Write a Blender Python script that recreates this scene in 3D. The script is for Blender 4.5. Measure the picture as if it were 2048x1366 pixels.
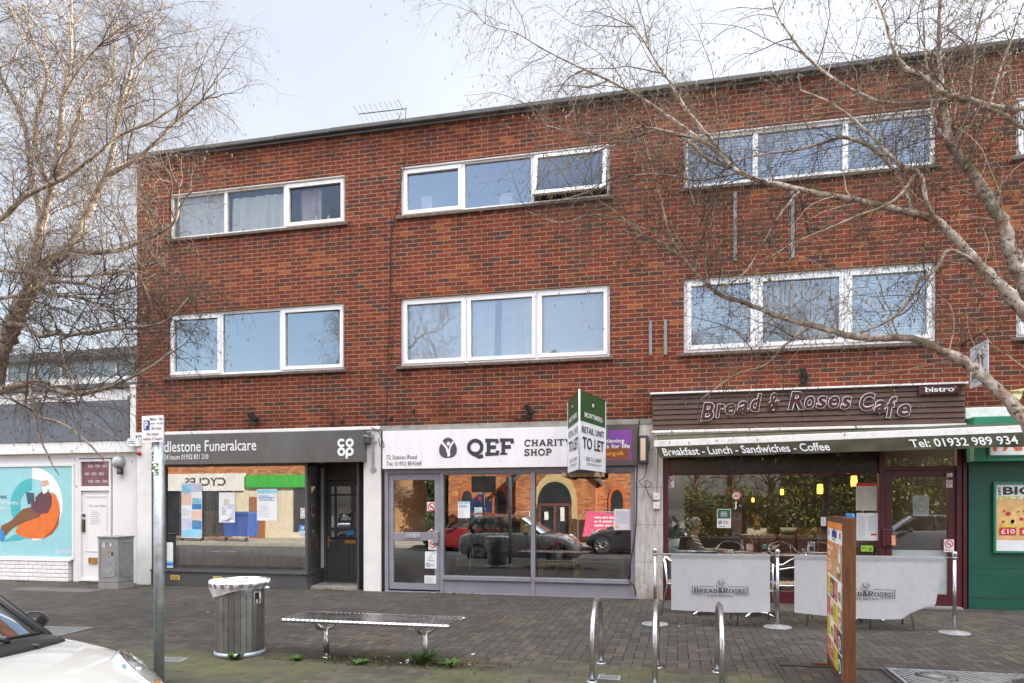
import bpy, bmesh, math, random
import numpy as np
from mathutils import Vector, Matrix, noise
R = math.radians
random.seed(7)
S = bpy.context.scene
C = S.collection
for o in list(bpy.data.objects):
    bpy.data.objects.remove(o)

# ---------------------------------------------------------------- camera
CAMY, EYE, YAW, FPX = -12.08, 1.55, R(13.04), 1430.0
cam = bpy.data.cameras.new('camera')
camo = bpy.data.objects.new('camera', cam)
C.objects.link(camo)
camo.location = (0, CAMY, EYE)
camo.rotation_euler = (R(90), 0, YAW)
cam.sensor_width = 36
cam.lens = FPX / 2048 * 36
cam.shift_y = 329 / 2048
cam.clip_start = 0.05
cam.clip_end = 2000
S.camera = camo
S.render.resolution_x, S.render.resolution_y = 1024, 683

# ---------------------------------------------------------------- light
SUN_EL, SUN_AZ = R(25), R(57)          # azimuth measured from +Y towards +X: behind the shops, to the right
w = bpy.data.worlds.new('World')
S.world = w
w.use_nodes = True
nt = w.node_tree
nt.nodes.clear()
sky = nt.nodes.new('ShaderNodeTexSky')
sky.sky_type = 'NISHITA'
sky.sun_disc = False
sky.sun_elevation = SUN_EL
sky.sun_rotation = SUN_AZ
sky.altitude = 50
sky.air_density = 1.0
sky.dust_density = 2.2
sky.ozone_density = 1.5
tc = nt.nodes.new('ShaderNodeTexCoord')
# thin high cloud veil over the blue
nz = nt.nodes.new('ShaderNodeTexNoise')
nz.inputs['Scale'].default_value = 1.6
nz.inputs['Detail'].default_value = 5
nt.links.new(tc.outputs['Generated'], nz.inputs['Vector'])
rp = nt.nodes.new('ShaderNodeMapRange')
rp.inputs['From Min'].default_value = 0.30
rp.inputs['From Max'].default_value = 0.75
rp.inputs['To Min'].default_value = 0.35
rp.inputs['To Max'].default_value = 0.65
nt.links.new(nz.outputs['Fac'], rp.inputs['Value'])
mx = nt.nodes.new('ShaderNodeMix')
mx.data_type = 'RGBA'
# the haze thins away from the sun: deeper blue behind the camera
sp0 = nt.nodes.new('ShaderNodeSeparateXYZ')
nt.links.new(tc.outputs['Generated'], sp0.inputs[0])
yr = nt.nodes.new('ShaderNodeMapRange')
for k_, v_ in (('From Min', -0.7), ('From Max', 0.4), ('To Min', 0.25), ('To Max', 1.0)): yr.inputs[k_].default_value = v_
nt.links.new(sp0.outputs['Y'], yr.inputs['Value'])
ym = nt.nodes.new('ShaderNodeMath')
ym.operation = 'MULTIPLY'
nt.links.new(rp.outputs['Result'], ym.inputs[0])
nt.links.new(yr.outputs['Result'], ym.inputs[1])
nt.links.new(ym.outputs[0], mx.inputs['Factor'])
nt.links.new(sky.outputs['Color'], mx.inputs['A'])
mx.inputs['B'].default_value = (5.0, 4.9, 4.75, 1)
bg = nt.nodes.new('ShaderNodeBackground')
bg.inputs['Strength'].default_value = 0.10
# cloud bank added unseen behind the camera to brighten the shaded front
sp = nt.nodes.new('ShaderNodeSeparateXYZ')
nt.links.new(tc.outputs['Generated'], sp.inputs[0])
zr = nt.nodes.new('ShaderNodeMapRange')
zr.interpolation_type = 'SMOOTHSTEP'
for k_, v_ in (('From Min', 0.50), ('From Max', 0.70), ('To Min', 0.0), ('To Max', 0.9)): zr.inputs[k_].default_value = v_
nt.links.new(sp.outputs['Z'], zr.inputs['Value'])
gp_ = nt.nodes.new('ShaderNodeVectorMath')
gp_.operation = 'DISTANCE'
nt.links.new(tc.outputs['Generated'], gp_.inputs[0])
gp_.inputs[1].default_value = (-0.10, -0.60, 0.80)  # gap added so the open casement mirrors blue
gr = nt.nodes.new('ShaderNodeMapRange')
for k_, v_ in (('From Min', 0.16), ('From Max', 0.30)): gr.inputs[k_].default_value = v_
nt.links.new(gp_.outputs['Value'], gr.inputs['Value'])
kf = nt.nodes.new('ShaderNodeMath')
kf.operation = 'MULTIPLY'
yc = nt.nodes.new('ShaderNodeMapRange')
for k_, v_ in (('From Min', 0.2), ('From Max', -0.2)): yc.inputs[k_].default_value = v_
nt.links.new(sp.outputs['Y'], yc.inputs['Value'])
kg = nt.nodes.new('ShaderNodeMath')
kg.operation = 'MULTIPLY'
nt.links.new(yc.outputs['Result'], kg.inputs[0])
nt.links.new(gr.outputs['Result'], kg.inputs[1])
nt.links.new(zr.outputs['Result'], kf.inputs[0])
nt.links.new(kg.outputs[0], kf.inputs[1])
vm = nt.nodes.new('ShaderNodeVectorMath')
vm.operation = 'SCALE'
nt.links.new(mx.outputs['Result'], vm.inputs[0])
yb = nt.nodes.new('ShaderNodeMapRange')  # low sky behind the camera lifted to brighten the window reflections
for k_, v_ in (('From Min', -0.4), ('From Max', 0.4), ('To Min', 0.90), ('To Max', 0.56)): yb.inputs[k_].default_value = v_
nt.links.new(sp.outputs['Y'], yb.inputs['Value'])
nt.links.new(yb.outputs['Result'], vm.inputs['Scale'])
mc_ = nt.nodes.new('ShaderNodeMix')
mc_.data_type = 'RGBA'
nt.links.new(kf.outputs[0], mc_.inputs['Factor'])
nt.links.new(vm.outputs[0], mc_.inputs['A'])
mc_.inputs['B'].default_value = (17.0, 16.6, 16.2, 1)
nt.links.new(mc_.outputs['Result'], bg.inputs['Color'])
wo = nt.nodes.new('ShaderNodeOutputWorld')
nt.links.new(bg.outputs['Background'], wo.inputs['Surface'])
sl = bpy.data.lights.new('sun', 'SUN')
sl.energy = 5.0
sl.angle = R(0.5)
sl.color = (1.0, 0.93, 0.82)
so = bpy.data.objects.new('sun', sl)
C.objects.link(so)
so.location = (20, 30, 40)
sd = Vector((math.sin(SUN_AZ) * math.cos(SUN_EL), math.cos(SUN_AZ) * math.cos(SUN_EL), math.sin(SUN_EL)))
so.rotation_euler = sd.to_track_quat('Z', 'Y').to_euler()
S.view_settings.view_transform = 'Standard'
S.view_settings.look = 'None'
S.view_settings.exposure = 2.28
S.view_settings.gamma = 1
S.cycles.use_denoising = True
S.cycles.max_bounces = 8
S.cycles.transparent_max_bounces = 16
S.cycles.sample_clamp_indirect = 6
S.cycles.caustics_reflective = False
S.cycles.caustics_refractive = False

# ---------------------------------------------------------------- surveying: photo points to world points on a known plane
_s, _c = math.sin(YAW), math.cos(YAW)
def P(px, py, Y=0.0):
    u, v = (px - 1024) / FPX, (1012 - py) / FPX
    dx, dy = -_s + u * _c, _c + u * _s
    t = (Y - CAMY) / dy
    return Vector((t * dx, Y, EYE + t * v))
def X(px, Y=0.0): return P(px, 1000, Y).x
def Z(px, py, Y=0.0): return P(px, py, Y).z
def G(px, py, z=0.0):
    u, v = (px - 1024) / FPX, (1012 - py) / FPX
    t = (z - EYE) / v
    return Vector((t * (-_s + u * _c), CAMY + t * (_c + u * _s), z))
def D(px, py, t):
    u, v = (px - 1024) / FPX, (1012 - py) / FPX
    return Vector((t * (-_s + u * _c), CAMY + t * (_c + u * _s), EYE + t * v))

# ---------------------------------------------------------------- materials
class NT:
    def __init__(s, name):
        s.m = bpy.data.materials.new(name)
        s.m.use_nodes = True
        s.t = s.m.node_tree
        s.b = s.t.nodes['Principled BSDF']
        s.out = s.t.nodes['Material Output']
    def n(s, typ, **kw):
        x = s.t.nodes.new('ShaderNode' + typ)
        for k, v in kw.items(): setattr(x, k, v)
        return x
    def l(s, a, b): s.t.links.new(a, b)
    def put(s, v, sock):
        if isinstance(v, bpy.types.NodeSocket): s.l(v, sock)
        elif isinstance(v, (tuple, list)) and len(v) == 3 and sock.type == 'RGBA': sock.default_value = (*v, 1)
        else: sock.default_value = v
    def M(s, op, a, b=None, c=None):
        x = s.n('Math', operation=op)
        for i, v in enumerate((a, b, c)):
            if v is not None: s.put(v, x.inputs[i])
        return x.outputs[0]
    def mix(s, f, a, b, bt='MIX'):
        x = s.n('Mix', data_type='RGBA', blend_type=bt)
        s.put(f, x.inputs['Factor']); s.put(a, x.inputs['A']); s.put(b, x.inputs['B'])
        return x.outputs['Result']
    def rng(s, v, a, b, c=0.0, d=1.0):
        x = s.n('MapRange')
        s.put(v, x.inputs['Value'])
        for k, q in zip(('From Min', 'From Max', 'To Min', 'To Max'), (a, b, c, d)): x.inputs[k].default_value = q
        return x.outputs['Result']
    def noise(s, vec, scale, detail=4, rough=0.6):
        x = s.n('TexNoise')
        if vec is not None: s.l(vec, x.inputs['Vector'])
        x.inputs['Scale'].default_value = scale; x.inputs['Detail'].default_value = detail; x.inputs['Roughness'].default_value = rough
        return x.outputs['Fac']
    def obj(s): return s.n('TexCoord').outputs['Object']
    def pos(s): return s.n('NewGeometry').outputs['Position']
    def sep(s, v):
        x = s.n('SeparateXYZ'); s.l(v, x.inputs[0]); return x.outputs
    def comb(s, a, b, c=0.0):
        x = s.n('CombineXYZ')
        for i, v in enumerate((a, b, c)): s.put(v, x.inputs[i])
        return x.outputs[0]
    def ramp(s, f, stops, interp='LINEAR'):
        x = s.n('ValToRGB'); x.color_ramp.interpolation = interp
        e = x.color_ramp.elements
        while len(e) < len(stops): e.new(0.5)
        for k, (p, col) in enumerate(stops):
            e[k].position = p; e[k].color = (*col, 1)
        s.l(f, x.inputs[0]); return x.outputs[0]
    def bump(s, h, strength=0.3, dist=0.01):
        x = s.n('Bump'); s.l(h, x.inputs['Height']); x.inputs['Strength'].default_value = strength; x.inputs['Distance'].default_value = dist
        s.l(x.outputs[0], s.b.inputs['Normal'])
    def base(s, v): s.put(v, s.b.inputs['Base Color'])
    def rough(s, v): s.put(v, s.b.inputs['Roughness'])

def hexc(h):
    h = h.lstrip('#')
    return tuple((c / 12.92 if c <= 0.04045 else ((c + 0.055) / 1.055) ** 2.4) for c in (int(h[i:i + 2], 16) / 255 for i in (0, 2, 4)))

_mc = {}
def mat(name, col, rough=0.6, metal=0.0, var=0.12, scale=6.0, bump=0.0, bscale=60.0, dirt=0.0, dcol=(0.05, 0.045, 0.035), stretch=None, coat=0.0, emit=0.0):
    """painted / plastic / metal surface: base colour with uneven tone, uneven gloss, optional dirt patches"""
    if name in _mc: return _mc[name]
    if isinstance(col, str): col = hexc(col)
    n = NT(name)
    v = n.obj()
    if stretch:
        mp = n.n('Mapping'); n.l(v, mp.inputs['Vector']); mp.inputs['Scale'].default_value = stretch; v = mp.outputs[0]
    f = n.noise(v, scale, 5)
    lo = tuple(max(0, c * (1 - var)) for c in col); hi = tuple(min(1, c * (1 + var)) for c in col)
    c = n.mix(n.rng(f, 0.3, 0.7), lo, hi)
    if dirt > 0:
        d = n.noise(v, scale * 0.7 + 1.3, 8, 0.72)
        c = n.mix(n.rng(d, 0.62 - 0.25 * dirt, 0.78, 0.0, min(1, dirt * 1.3)), c, dcol)
    n.base(c)
    n.rough(n.rng(f, 0.3, 0.7, max(0.02, rough - 0.08), min(1, rough + 0.08)))
    n.b.inputs['Metallic'].default_value = metal
    if coat: n.b.inputs['Coat Weight'].default_value = coat; n.b.inputs['Coat Roughness'].default_value = 0.03
    if bump: n.bump(n.noise(v, bscale, 3), bump, 0.004)
    if emit:
        n.b.inputs['Emission Color'].default_value = (*col, 1); n.b.inputs['Emission Strength'].default_value = emit
    _mc[name] = n.m
    return n.m

def brick_mat(name, bw, bh, mw, stops, mortar, bumpy=0.5, soot=0.5):
    n = NT(name)
    x, y, z = n.sep(n.pos())
    u = n.M('ADD', x, y)
    wob = n.M('MULTIPLY', n.M('SUBTRACT', n.noise(n.pos(), 3.0, 2), 0.5), 0.006)
    vv = n.M('ADD', n.M('DIVIDE', n.M('ADD', z, wob), bh), 200.0)
    row = n.M('FLOOR', vv)
    uu = n.M('ADD', n.M('ADD', n.M('DIVIDE', u, bw), n.M('MULTIPLY', n.M('MODULO', row, 2.0), 0.5)), 200.0)
    col = n.M('FLOOR', uu)
    wn = n.n('TexWhiteNoise', noise_dimensions='2D'); n.l(n.comb(col, row), wn.inputs['Vector'])
    fu = n.M('MULTIPLY', n.M('FRACT', uu), bw); fv = n.M('MULTIPLY', n.M('FRACT', vv), bh)
    eu = n.M('MINIMUM', fu, n.M('SUBTRACT', bw, fu)); ev = n.M('MINIMUM', fv, n.M('SUBTRACT', bh, fv))
    e = n.M('MINIMUM', eu, ev)
    e = n.M('ADD', e, n.M('MULTIPLY', n.M('SUBTRACT', n.noise(n.pos(), 45.0, 3), 0.5), 0.004))
    mask = n.rng(e, mw * 0.42, mw * 0.62)
    big = n.noise(n.pos(), 0.45, 3)
    f = n.M('ADD', wn.outputs['Value'], n.M('MULTIPLY', n.M('SUBTRACT', big, 0.5), 0.55))
    bc = n.ramp(f, stops)
    fine = n.noise(n.pos(), 38.0, 5, 0.7)
    bc = n.mix(1.0, bc, n.ramp(fine, [(0.25, (0.62, 0.62, 0.62)), (0.75, (1.3, 1.28, 1.25))]), 'MULTIPLY')
    mort = n.mix(n.noise(n.pos(), 5.0, 5), tuple(c * 0.62 for c in mortar), tuple(min(1, c * 1.3) for c in mortar))
    c = n.mix(mask, mort, bc)
    if soot and soot > 0.7:   # washed-down dirt below the two rows of sills
        sn = n.noise(n.comb(n.M('MULTIPLY', x, 9.0), n.M('MULTIPLY', z, 0.8), 0.0), 1.0, 5, 0.65)
        wb = n.M('MAXIMUM', n.M('MULTIPLY', n.rng(z, 6.05, 6.70), n.rng(z, 6.72, 6.70)), n.M('MULTIPLY', n.rng(z, 3.45, 4.02), n.rng(z, 4.04, 4.02)))
        c = n.mix(n.M('MULTIPLY', n.M('MULTIPLY', wb, n.rng(sn, 0.38, 0.62)), 0.62), c, n.mix(1.0, c, (0.38, 0.34, 0.33), 'MULTIPLY'))
        pt = n.noise(n.pos(), 0.9, 6, 0.7); c = n.mix(n.rng(pt, 0.50, 0.72, 0, 0.5), c, n.mix(1.0, c, (0.74, 0.72, 0.74), 'MULTIPLY'))
    if soot:   # soot and rain marks below the coping and the sills
        s1 = n.noise(n.comb(n.M('MULTIPLY', x, 2.2), n.M('MULTIPLY', z, 0.9), 0.0), 1.2, 7, 0.7)
        band = n.M('ADD', n.rng(z, 7.6, 8.5), n.M('MULTIPLY', n.rng(z, 3.6, 2.9), 0.6))
        k = n.M('MULTIPLY', n.rng(n.M('ADD', s1, n.M('MULTIPLY', band, 0.36)), 0.5, 0.85), soot)
        c = n.mix(k, c, n.mix(1.0, c, (0.34, 0.31, 0.30), 'MULTIPLY'))
    n.base(c); n.rough(0.9)
    n.b.inputs['Specular IOR Level'].default_value = 0.25
    h = n.M('ADD', n.M('MULTIPLY', mask, 1.0), n.M('MULTIPLY', fine, 0.35))
    n.bump(h, bumpy, 0.008)
    return n.m

def glass_mat(name, fac, tint=(0.93, 0.96, 0.95), wav=0.0, wscale=1.2, trans=1.0):
    n = NT(name)
    n.t.nodes.remove(n.b)
    tr = n.n('BsdfTransparent'); tr.inputs[0].default_value = (*[c * trans for c in tint], 1)
    gl = n.n('BsdfGlossy'); gl.inputs['Roughness'].default_value = 0.0; gl.inputs[0].default_value = (0.97, 0.98, 1, 1)
    lw = n.n('LayerWeight'); lw.inputs['Blend'].default_value = 0.35
    f = n.M('MULTIPLY_ADD', lw.outputs['Fresnel'], 0.8, fac)
    # smears and dust on the pane
    sm = n.rng(n.noise(n.obj(), 2.5, 6), 0.45, 0.8, 0.0, 0.05)
    df = n.n('BsdfDiffuse'); df.inputs[0].default_value = (0.75, 0.75, 0.72, 1)
    if wav:
        bp = n.n('Bump'); n.l(n.noise(n.obj(), wscale, 1), bp.inputs['Height']); bp.inputs['Strength'].default_value = wav; bp.inputs['Distance'].default_value = 0.01
        n.l(bp.outputs[0], gl.inputs['Normal'])
    m1 = n.n('MixShader'); n.l(f, m1.inputs[0]); n.l(tr.outputs[0], m1.inputs[1]); n.l(gl.outputs[0], m1.inputs[2])
    m2 = n.n('MixShader'); n.l(sm, m2.inputs[0]); n.l(m1.outputs[0], m2.inputs[1]); n.l(df.outputs[0], m2.inputs[2])
    n.l(m2.outputs[0], n.out.inputs['Surface'])
    return n.m

# ---------------------------------------------------------------- mesh building
class MB:
    def __init__(s): s.v = []; s.f = []; s.mi = []; s.sm = []
    def add(s, vs, fs, m=0, smooth=False):
        b = len(s.v)
        s.v += [tuple(p) for p in vs]
        for f in fs: s.f.append([b + i for i in f]); s.mi.append(m); s.sm.append(smooth)
        return s
    def box(s, x0, x1, y0, y1, z0, z1, m=0, M=None):
        vs = [(x, y, z) for z in (z0, z1) for y in (y0, y1) for x in (x0, x1)]
        if M is not None: vs = [M @ Vector(p) for p in vs]
        return s.add(vs, [(0, 2, 3, 1), (4, 5, 7, 6), (0, 1, 5, 4), (2, 6, 7, 3), (0, 4, 6, 2), (1, 3, 7, 5)], m)
    def quad(s, a, b, c, d, m=0): return s.add([a, b, c, d], [(0, 1, 2, 3)], m)
    def poly(s, pts, m=0): return s.add(pts, [tuple(range(len(pts)))], m)
    def prism(s, pts, off, m=0, smooth=False):
        n = len(pts); off = Vector(off); a = [Vector(p) for p in pts]
        vs = a + [p + off for p in a]
        fs = [tuple(range(n)), tuple(range(2 * n - 1, n - 1, -1))] + [(i, i + n, (i + 1) % n + n, (i + 1) % n) for i in range(n)]
        return s.add(vs, fs, m, smooth)
    def xz(s, pts, y0, y1, m=0):            # outline drawn in x,z given depth y0..y1
        return s.prism([(x, y0, z) for x, z in pts], (0, y1 - y0, 0), m)
    def tube(s, pts, r, n=8, m=0, cap=True, smooth=True, closed=False):
        pts = [Vector(p) for p in pts]; k = len(pts)
        rs = r if isinstance(r, (list, tuple)) else [r] * k
        up = None; vs = []
        for i, p in enumerate(pts):
            a = pts[(i - 1) % k] if (closed or i) else p
            b = pts[(i + 1) % k] if (closed or i < k - 1) else p
            t = (b - a); t = t.normalized() if t.length > 1e-9 else Vector((0, 0, 1))
            if up is None: up = t.orthogonal().normalized()
            else:
                up = up - t * up.dot(t)
                up = up.normalized() if up.length > 1e-6 else t.orthogonal().normalized()
            sd = t.cross(up)
            for j in range(n):
                q = 2 * math.pi * j / n
                vs.append(p + (up * math.cos(q) + sd * math.sin(q)) * rs[i])
        fs = []
        for i in range(k if closed else k - 1):
            i2 = (i + 1) % k
            for j in range(n): fs.append((i * n + j, i * n + (j + 1) % n, i2 * n + (j + 1) % n, i2 * n + j))
        s.add(vs, fs, m, smooth)
        if cap and not closed: b = len(s.v) - len(vs); s.f += [[b + j for j in range(n)][::-1], [b + (k - 1) * n + j for j in range(n)]]; s.mi += [m, m]; s.sm += [False, False]
        return s
    def cyl(s, a, b, r, n=16, m=0, r2=None): return s.tube([a, b], [r, r if r2 is None else r2], n, m)
    def lathe(s, prof, c=(0, 0, 0), n=24, m=0, smooth=True, axis='z', sx=1.0, sy=1.0):
        vs = []; fs = []; k = len(prof)
        for r, h in prof:
            for j in range(n):
                q = 2 * math.pi * j / n; a, b = r * math.cos(q) * sx, r * math.sin(q) * sy
                vs.append({'z': (c[0] + a, c[1] + b, c[2] + h), 'y': (c[0] + a, c[1] + h, c[2] + b), 'x': (c[0] + h, c[1] + a, c[2] + b)}[axis])
        for i in range(k - 1):
            for j in range(n): fs.append((i * n + j, i * n + (j + 1) % n, (i + 1) * n + (j + 1) % n, (i + 1) * n + j))
        return s.add(vs, fs, m, smooth)
    def ell(s, c, rx, ry, rz, n=14, m=0, M=None):
        k = max(5, n // 2); vs = []; fs = []
        for i in range(k + 1):
            a = math.pi * i / k
            for j in range(n):
                q = 2 * math.pi * j / n
                p = Vector((rx * math.sin(a) * math.cos(q), ry * math.sin(a) * math.sin(q), rz * math.cos(a)))
                if M is not None: p = M @ p
                vs.append(p + Vector(c))
        for i in range(k):
            for j in range(n): fs.append((i * n + j, (i + 1) * n + j, (i + 1) * n + (j + 1) % n, i * n + (j + 1) % n))
        return s.add(vs, fs, m, True)
    def mesh(s, name, off=(0, 0, 0)):
        me = bpy.data.meshes.new(name)
        o = Vector(off)
        me.from_pydata([(p[0] - o.x, p[1] - o.y, p[2] - o.z) for p in s.v], [], s.f)
        me.polygons.foreach_set('material_index', s.mi)
        me.polygons.foreach_set('use_smooth', s.sm)
        me.update()
        return me
    def build(s, name, mats, parent=None, bevel=0.0, local=False, segs=2, fix=True):
        off = (0, 0, 0)
        if parent is not None and not local:
            r = parent
            while r.parent: r = r.parent
            off = r.location
        me = s.mesh(name, off)
        if fix and len(s.f) < 6000:
            b = bmesh.new(); b.from_mesh(me)
            bmesh.ops.remove_doubles(b, verts=b.verts, dist=1e-5)
            bmesh.ops.recalc_face_normals(b, faces=b.faces); b.to_mesh(me); b.free()
        for m in (mats if isinstance(mats, (list, tuple)) else [mats]): me.materials.append(m)
        o = bpy.data.objects.new(name, me); C.objects.link(o)
        if parent is not None: o.parent = parent
        if bevel:
            md = o.modifiers.new('bevel', 'BEVEL'); md.width = bevel; md.segments = segs; md.limit_method = 'ANGLE'; md.angle_limit = R(40); md.harden_normals = False
        return o

def tag(o, label=None, cat=None, group=None, kind=None):
    for k, v in (('label', label), ('category', cat), ('group', group), ('kind', kind)):
        if v: o[k] = v
    return o
def thing(name, label, cat, loc=(0, 0, 0), group=None, rz=0.0):
    o = bpy.data.objects.new(name, None); C.objects.link(o)
    o.location = loc; o.rotation_euler = (0, 0, rz); o.empty_display_size = 0.2
    return tag(o, label, cat, group)
def struct(name, mb, m):
    return tag(mb.build(name, m), kind='structure')
def dup(root, loc=None, rz=None, label=None):
    r = root.copy(); C.objects.link(r)
    if loc is not None: r.location = loc
    if rz is not None: r.rotation_euler = (0, 0, rz)
    if label: r['label'] = label
    for ch in list(root.children):
        c = ch.copy(); C.objects.link(c); c.parent = r
        for g in ch.children:
            d = g.copy(); C.objects.link(d); d.parent = c
    return r

def text(mb, s, x0, x1, z0, z1, y, m=0, depth=0.002, bold=0.0, shear=0.0, M=None, spacing=1.0, mirror=False):
    """lettering in the x,z plane facing -y, fitted to the rectangle; M moves it elsewhere"""
    cu = bpy.data.curves.new('t', 'FONT'); cu.body = s; cu.size = 1; cu.shear = shear; cu.offset = bold; cu.space_character = spacing
    cu.resolution_u = 3
    ob = bpy.data.objects.new('t', cu)
    me = bpy.data.meshes.new_from_object(ob)
    co = np.empty(len(me.vertices) * 3); me.vertices.foreach_get('co', co); co = co.reshape(-1, 3)
    if len(co):
        mn, mxx = co.min(0), co.max(0)
        sx = (x1 - x0) / max(1e-6, mxx[0] - mn[0]); sz = (z1 - z0) / max(1e-6, mxx[1] - mn[1])
        vs = []
        for p in co:
            q = (p[0] - mn[0]) * sx
            if mirror: q = (x1 - x0) - q
            v = Vector((x0 + q, y - depth, z0 + (p[1] - mn[1]) * sz))
            vs.append(M @ v if M is not None else v)
        mb.add(vs, [tuple(pl.vertices) for pl in me.polygons], m)
    bpy.data.objects.remove(ob); bpy.data.meshes.remove(me); bpy.data.curves.remove(cu)
    return mb

# slab-serif capitals drawn as strokes on a 10-unit high grid: (width, [polylines])
def _arc(cx, cz, rx, rz, a0, a1, n=10): return [(cx + rx * math.cos(R(a0 + (a1 - a0) * i / n)), cz + rz * math.sin(R(a0 + (a1 - a0) * i / n))) for i in range(n + 1)]
SLAB = {
 'B': (7.5, [[(1.8, 0), (1.8, 10)], [(0, 0.5), (4, 0.5)], [(0, 9.5), (4, 9.5)], [(1.8, 9.5)] + _arc(4, 7.4, 2.2, 2.1, 90, -90) + [(1.8, 5.3)], [(1.8, 5.3)] + _arc(4.2, 2.9, 2.5, 2.4, 90, -90) + [(1.8, 0.5)]]),
 'R': (8, [[(1.8, 0), (1.8, 10)], [(0, 0.5), (3.6, 0.5)], [(0, 9.5), (4, 9.5)], [(1.8, 9.5)] + _arc(4.2, 7.2, 2.4, 2.3, 90, -90) + [(1.8, 4.9)], [(4, 4.9), (6.2, 0.8), (8, 0.8)]]),
 'E': (7, [[(1.8, 0), (1.8, 10)], [(0, 0.6), (6.6, 0.6), (6.6, 2.8)], [(0, 9.4), (6.4, 9.4), (6.4, 7.4)], [(1.8, 5), (5, 5)], [(4.9, 3.8), (4.9, 6.2)]]),
 'F': (7, [[(1.8, 0), (1.8, 10)], [(0, 0.6), (4, 0.6)], [(0, 9.4), (6.6, 9.4), (6.6, 7.2)], [(1.8, 5), (5, 5)], [(4.9, 3.8), (4.9, 6.2)]]),
 'A': (8.5, [[(0.9, 0.5), (4.2, 10)], [(4.2, 10), (7.6, 0.5)], [(2, 3.4), (6.4, 3.4)], [(-0.4, 0.5), (2.6, 0.5)], [(5.8, 0.5), (9, 0.5)]]),
 'D': (8, [[(1.8, 0), (1.8, 10)], [(0, 0.5), (3, 0.5)], [(0, 9.5), (3, 9.5)], [(1.8, 9.5)] + _arc(3, 5, 3.8, 4.5, 90, -90, 14) + [(1.8, 0.5)]]),
 'O': (8.6, [_arc(4.3, 5, 3.6, 4.5, 0, 360, 22)]),
 'Q': (8.8, [_arc(4.3, 5.2, 3.6, 4.3, 0, 360, 22), [(2.4, 1.2), (4.4, 0.2), (6.6, -1.2), (8.6, -0.4)]]),
 'S': (6.8, [_arc(3.3, 7.3, 2.5, 2.2, 25, 250, 12) + _arc(3.3, 2.7, 2.5, 2.3, 80, -165, 14), [(5.9, 7.6), (5.9, 9.9)], [(0.7, 0.1), (0.7, 2.6)]]),
 'C': (7.8, [_arc(4.1, 5, 3.5, 4.5, 42, 318, 18), [(6.9, 7), (6.9, 9.8)]]),
 'H': (9, [[(1.8, 0), (1.8, 10)], [(7, 0), (7, 10)], [(1.8, 5), (7, 5)], [(0, 0.5), (3.6, 0.5)], [(0, 9.5), (3.6, 9.5)], [(5.3, 0.5), (8.8, 0.5)], [(5.3, 9.5), (8.8, 9.5)]]),
 'I': (4.2, [[(2, 0), (2, 10)], [(0, 0.5), (4, 0.5)], [(0, 9.5), (4, 9.5)]]),
 'T': (7.4, [[(3.6, 0), (3.6, 10)], [(0.4, 7.2), (0.4, 9.4), (6.8, 9.4), (6.8, 7.2)], [(2, 0.5), (5.2, 0.5)]]),
 'Y': (8.4, [[(1.2, 9.5), (4.2, 4.6)], [(7.2, 9.5), (4.2, 4.6)], [(4.2, 4.8), (4.2, 0)], [(-0.2, 9.5), (2.8, 9.5)], [(5.6, 9.5), (8.6, 9.5)], [(2.6, 0.5), (5.8, 0.5)]]),
 'P': (7.4, [[(1.8, 0), (1.8, 10)], [(0, 0.5), (3.8, 0.5)], [(0, 9.5), (4, 9.5)], [(1.8, 9.5)] + _arc(4, 7, 2.6, 2.5, 90, -90) + [(1.8, 4.5)]]),
 '&': (6.4, [[(6, 0.4), (1.6, 6.6)] + _arc(2.9, 7.6, 1.5, 1.5, 200, -20, 8) + [(1.2, 3.4)] + _arc(2.6, 2.4, 2, 1.9, 160, 330, 8) + [(5.6, 4.6)]]),
 ' ': (4, []),
}
def stroke(mb, pts, wd, y, m=0, M=None, closed=False):
    """flat ribbon along an x,z polyline"""
    k = len(pts); vs = []
    for i in range(k):
        a = Vector(pts[max(0, i - 1)]); b = Vector(pts[min(k - 1, i + 1)])
        if i == 0: t = Vector(pts[1]) - Vector(pts[0])
        elif i == k - 1: t = Vector(pts[-1]) - Vector(pts[-2])
        else:
            t1 = (Vector(pts[i]) - a).normalized(); t2 = (b - Vector(pts[i])).normalized(); t = t1 + t2
        t = t.normalized() if t.length > 1e-9 else Vector((1, 0))
        nn = Vector((-t.y, t.x)) * wd / 2
        p = Vector(pts[i])
        for q in (p + nn, p - nn):
            v = Vector((q.x, y, q.y)); vs.append(M @ v if M is not None else v)
    mb.add(vs, [(2 * i, 2 * i + 1, 2 * i + 3, 2 * i + 2) for i in range(k - 1)], m)
def slab(mb, s, x0, x1, z0, z1, y, m=0, wt=2.0, M=None, small=None):
    """slab-serif text fitted to the rectangle; small = set of letter indices drawn at 80 % height"""
    tot = sum(SLAB[ch][0] * (0.8 if small and i in small else 1) + 1.0 for i, ch in enumerate(s)) - 1.0
    sx = (x1 - x0) / tot; sz = (z1 - z0) / 10; x = x0; e = 0
    for i, ch in enumerate(s):
        k = 0.8 if small and i in small else 1
        wdt, ls = SLAB[ch]
        for pl in ls:
            serif = len(pl) == 2 and pl[0][1] == pl[1][1] and pl[0][1] in (0.5, 9.5, 0.6, 9.4)
            stroke(mb, [(x + a * sx * k, z0 + b * sz * k) for a, b in pl], min(sx, sz) * (wt * (0.5 if serif else 1)) * k, y - 0.0004 * (e % 5), m, M); e += 1
        x += (wdt * k + 1.0) * sx
    return mb
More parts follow.
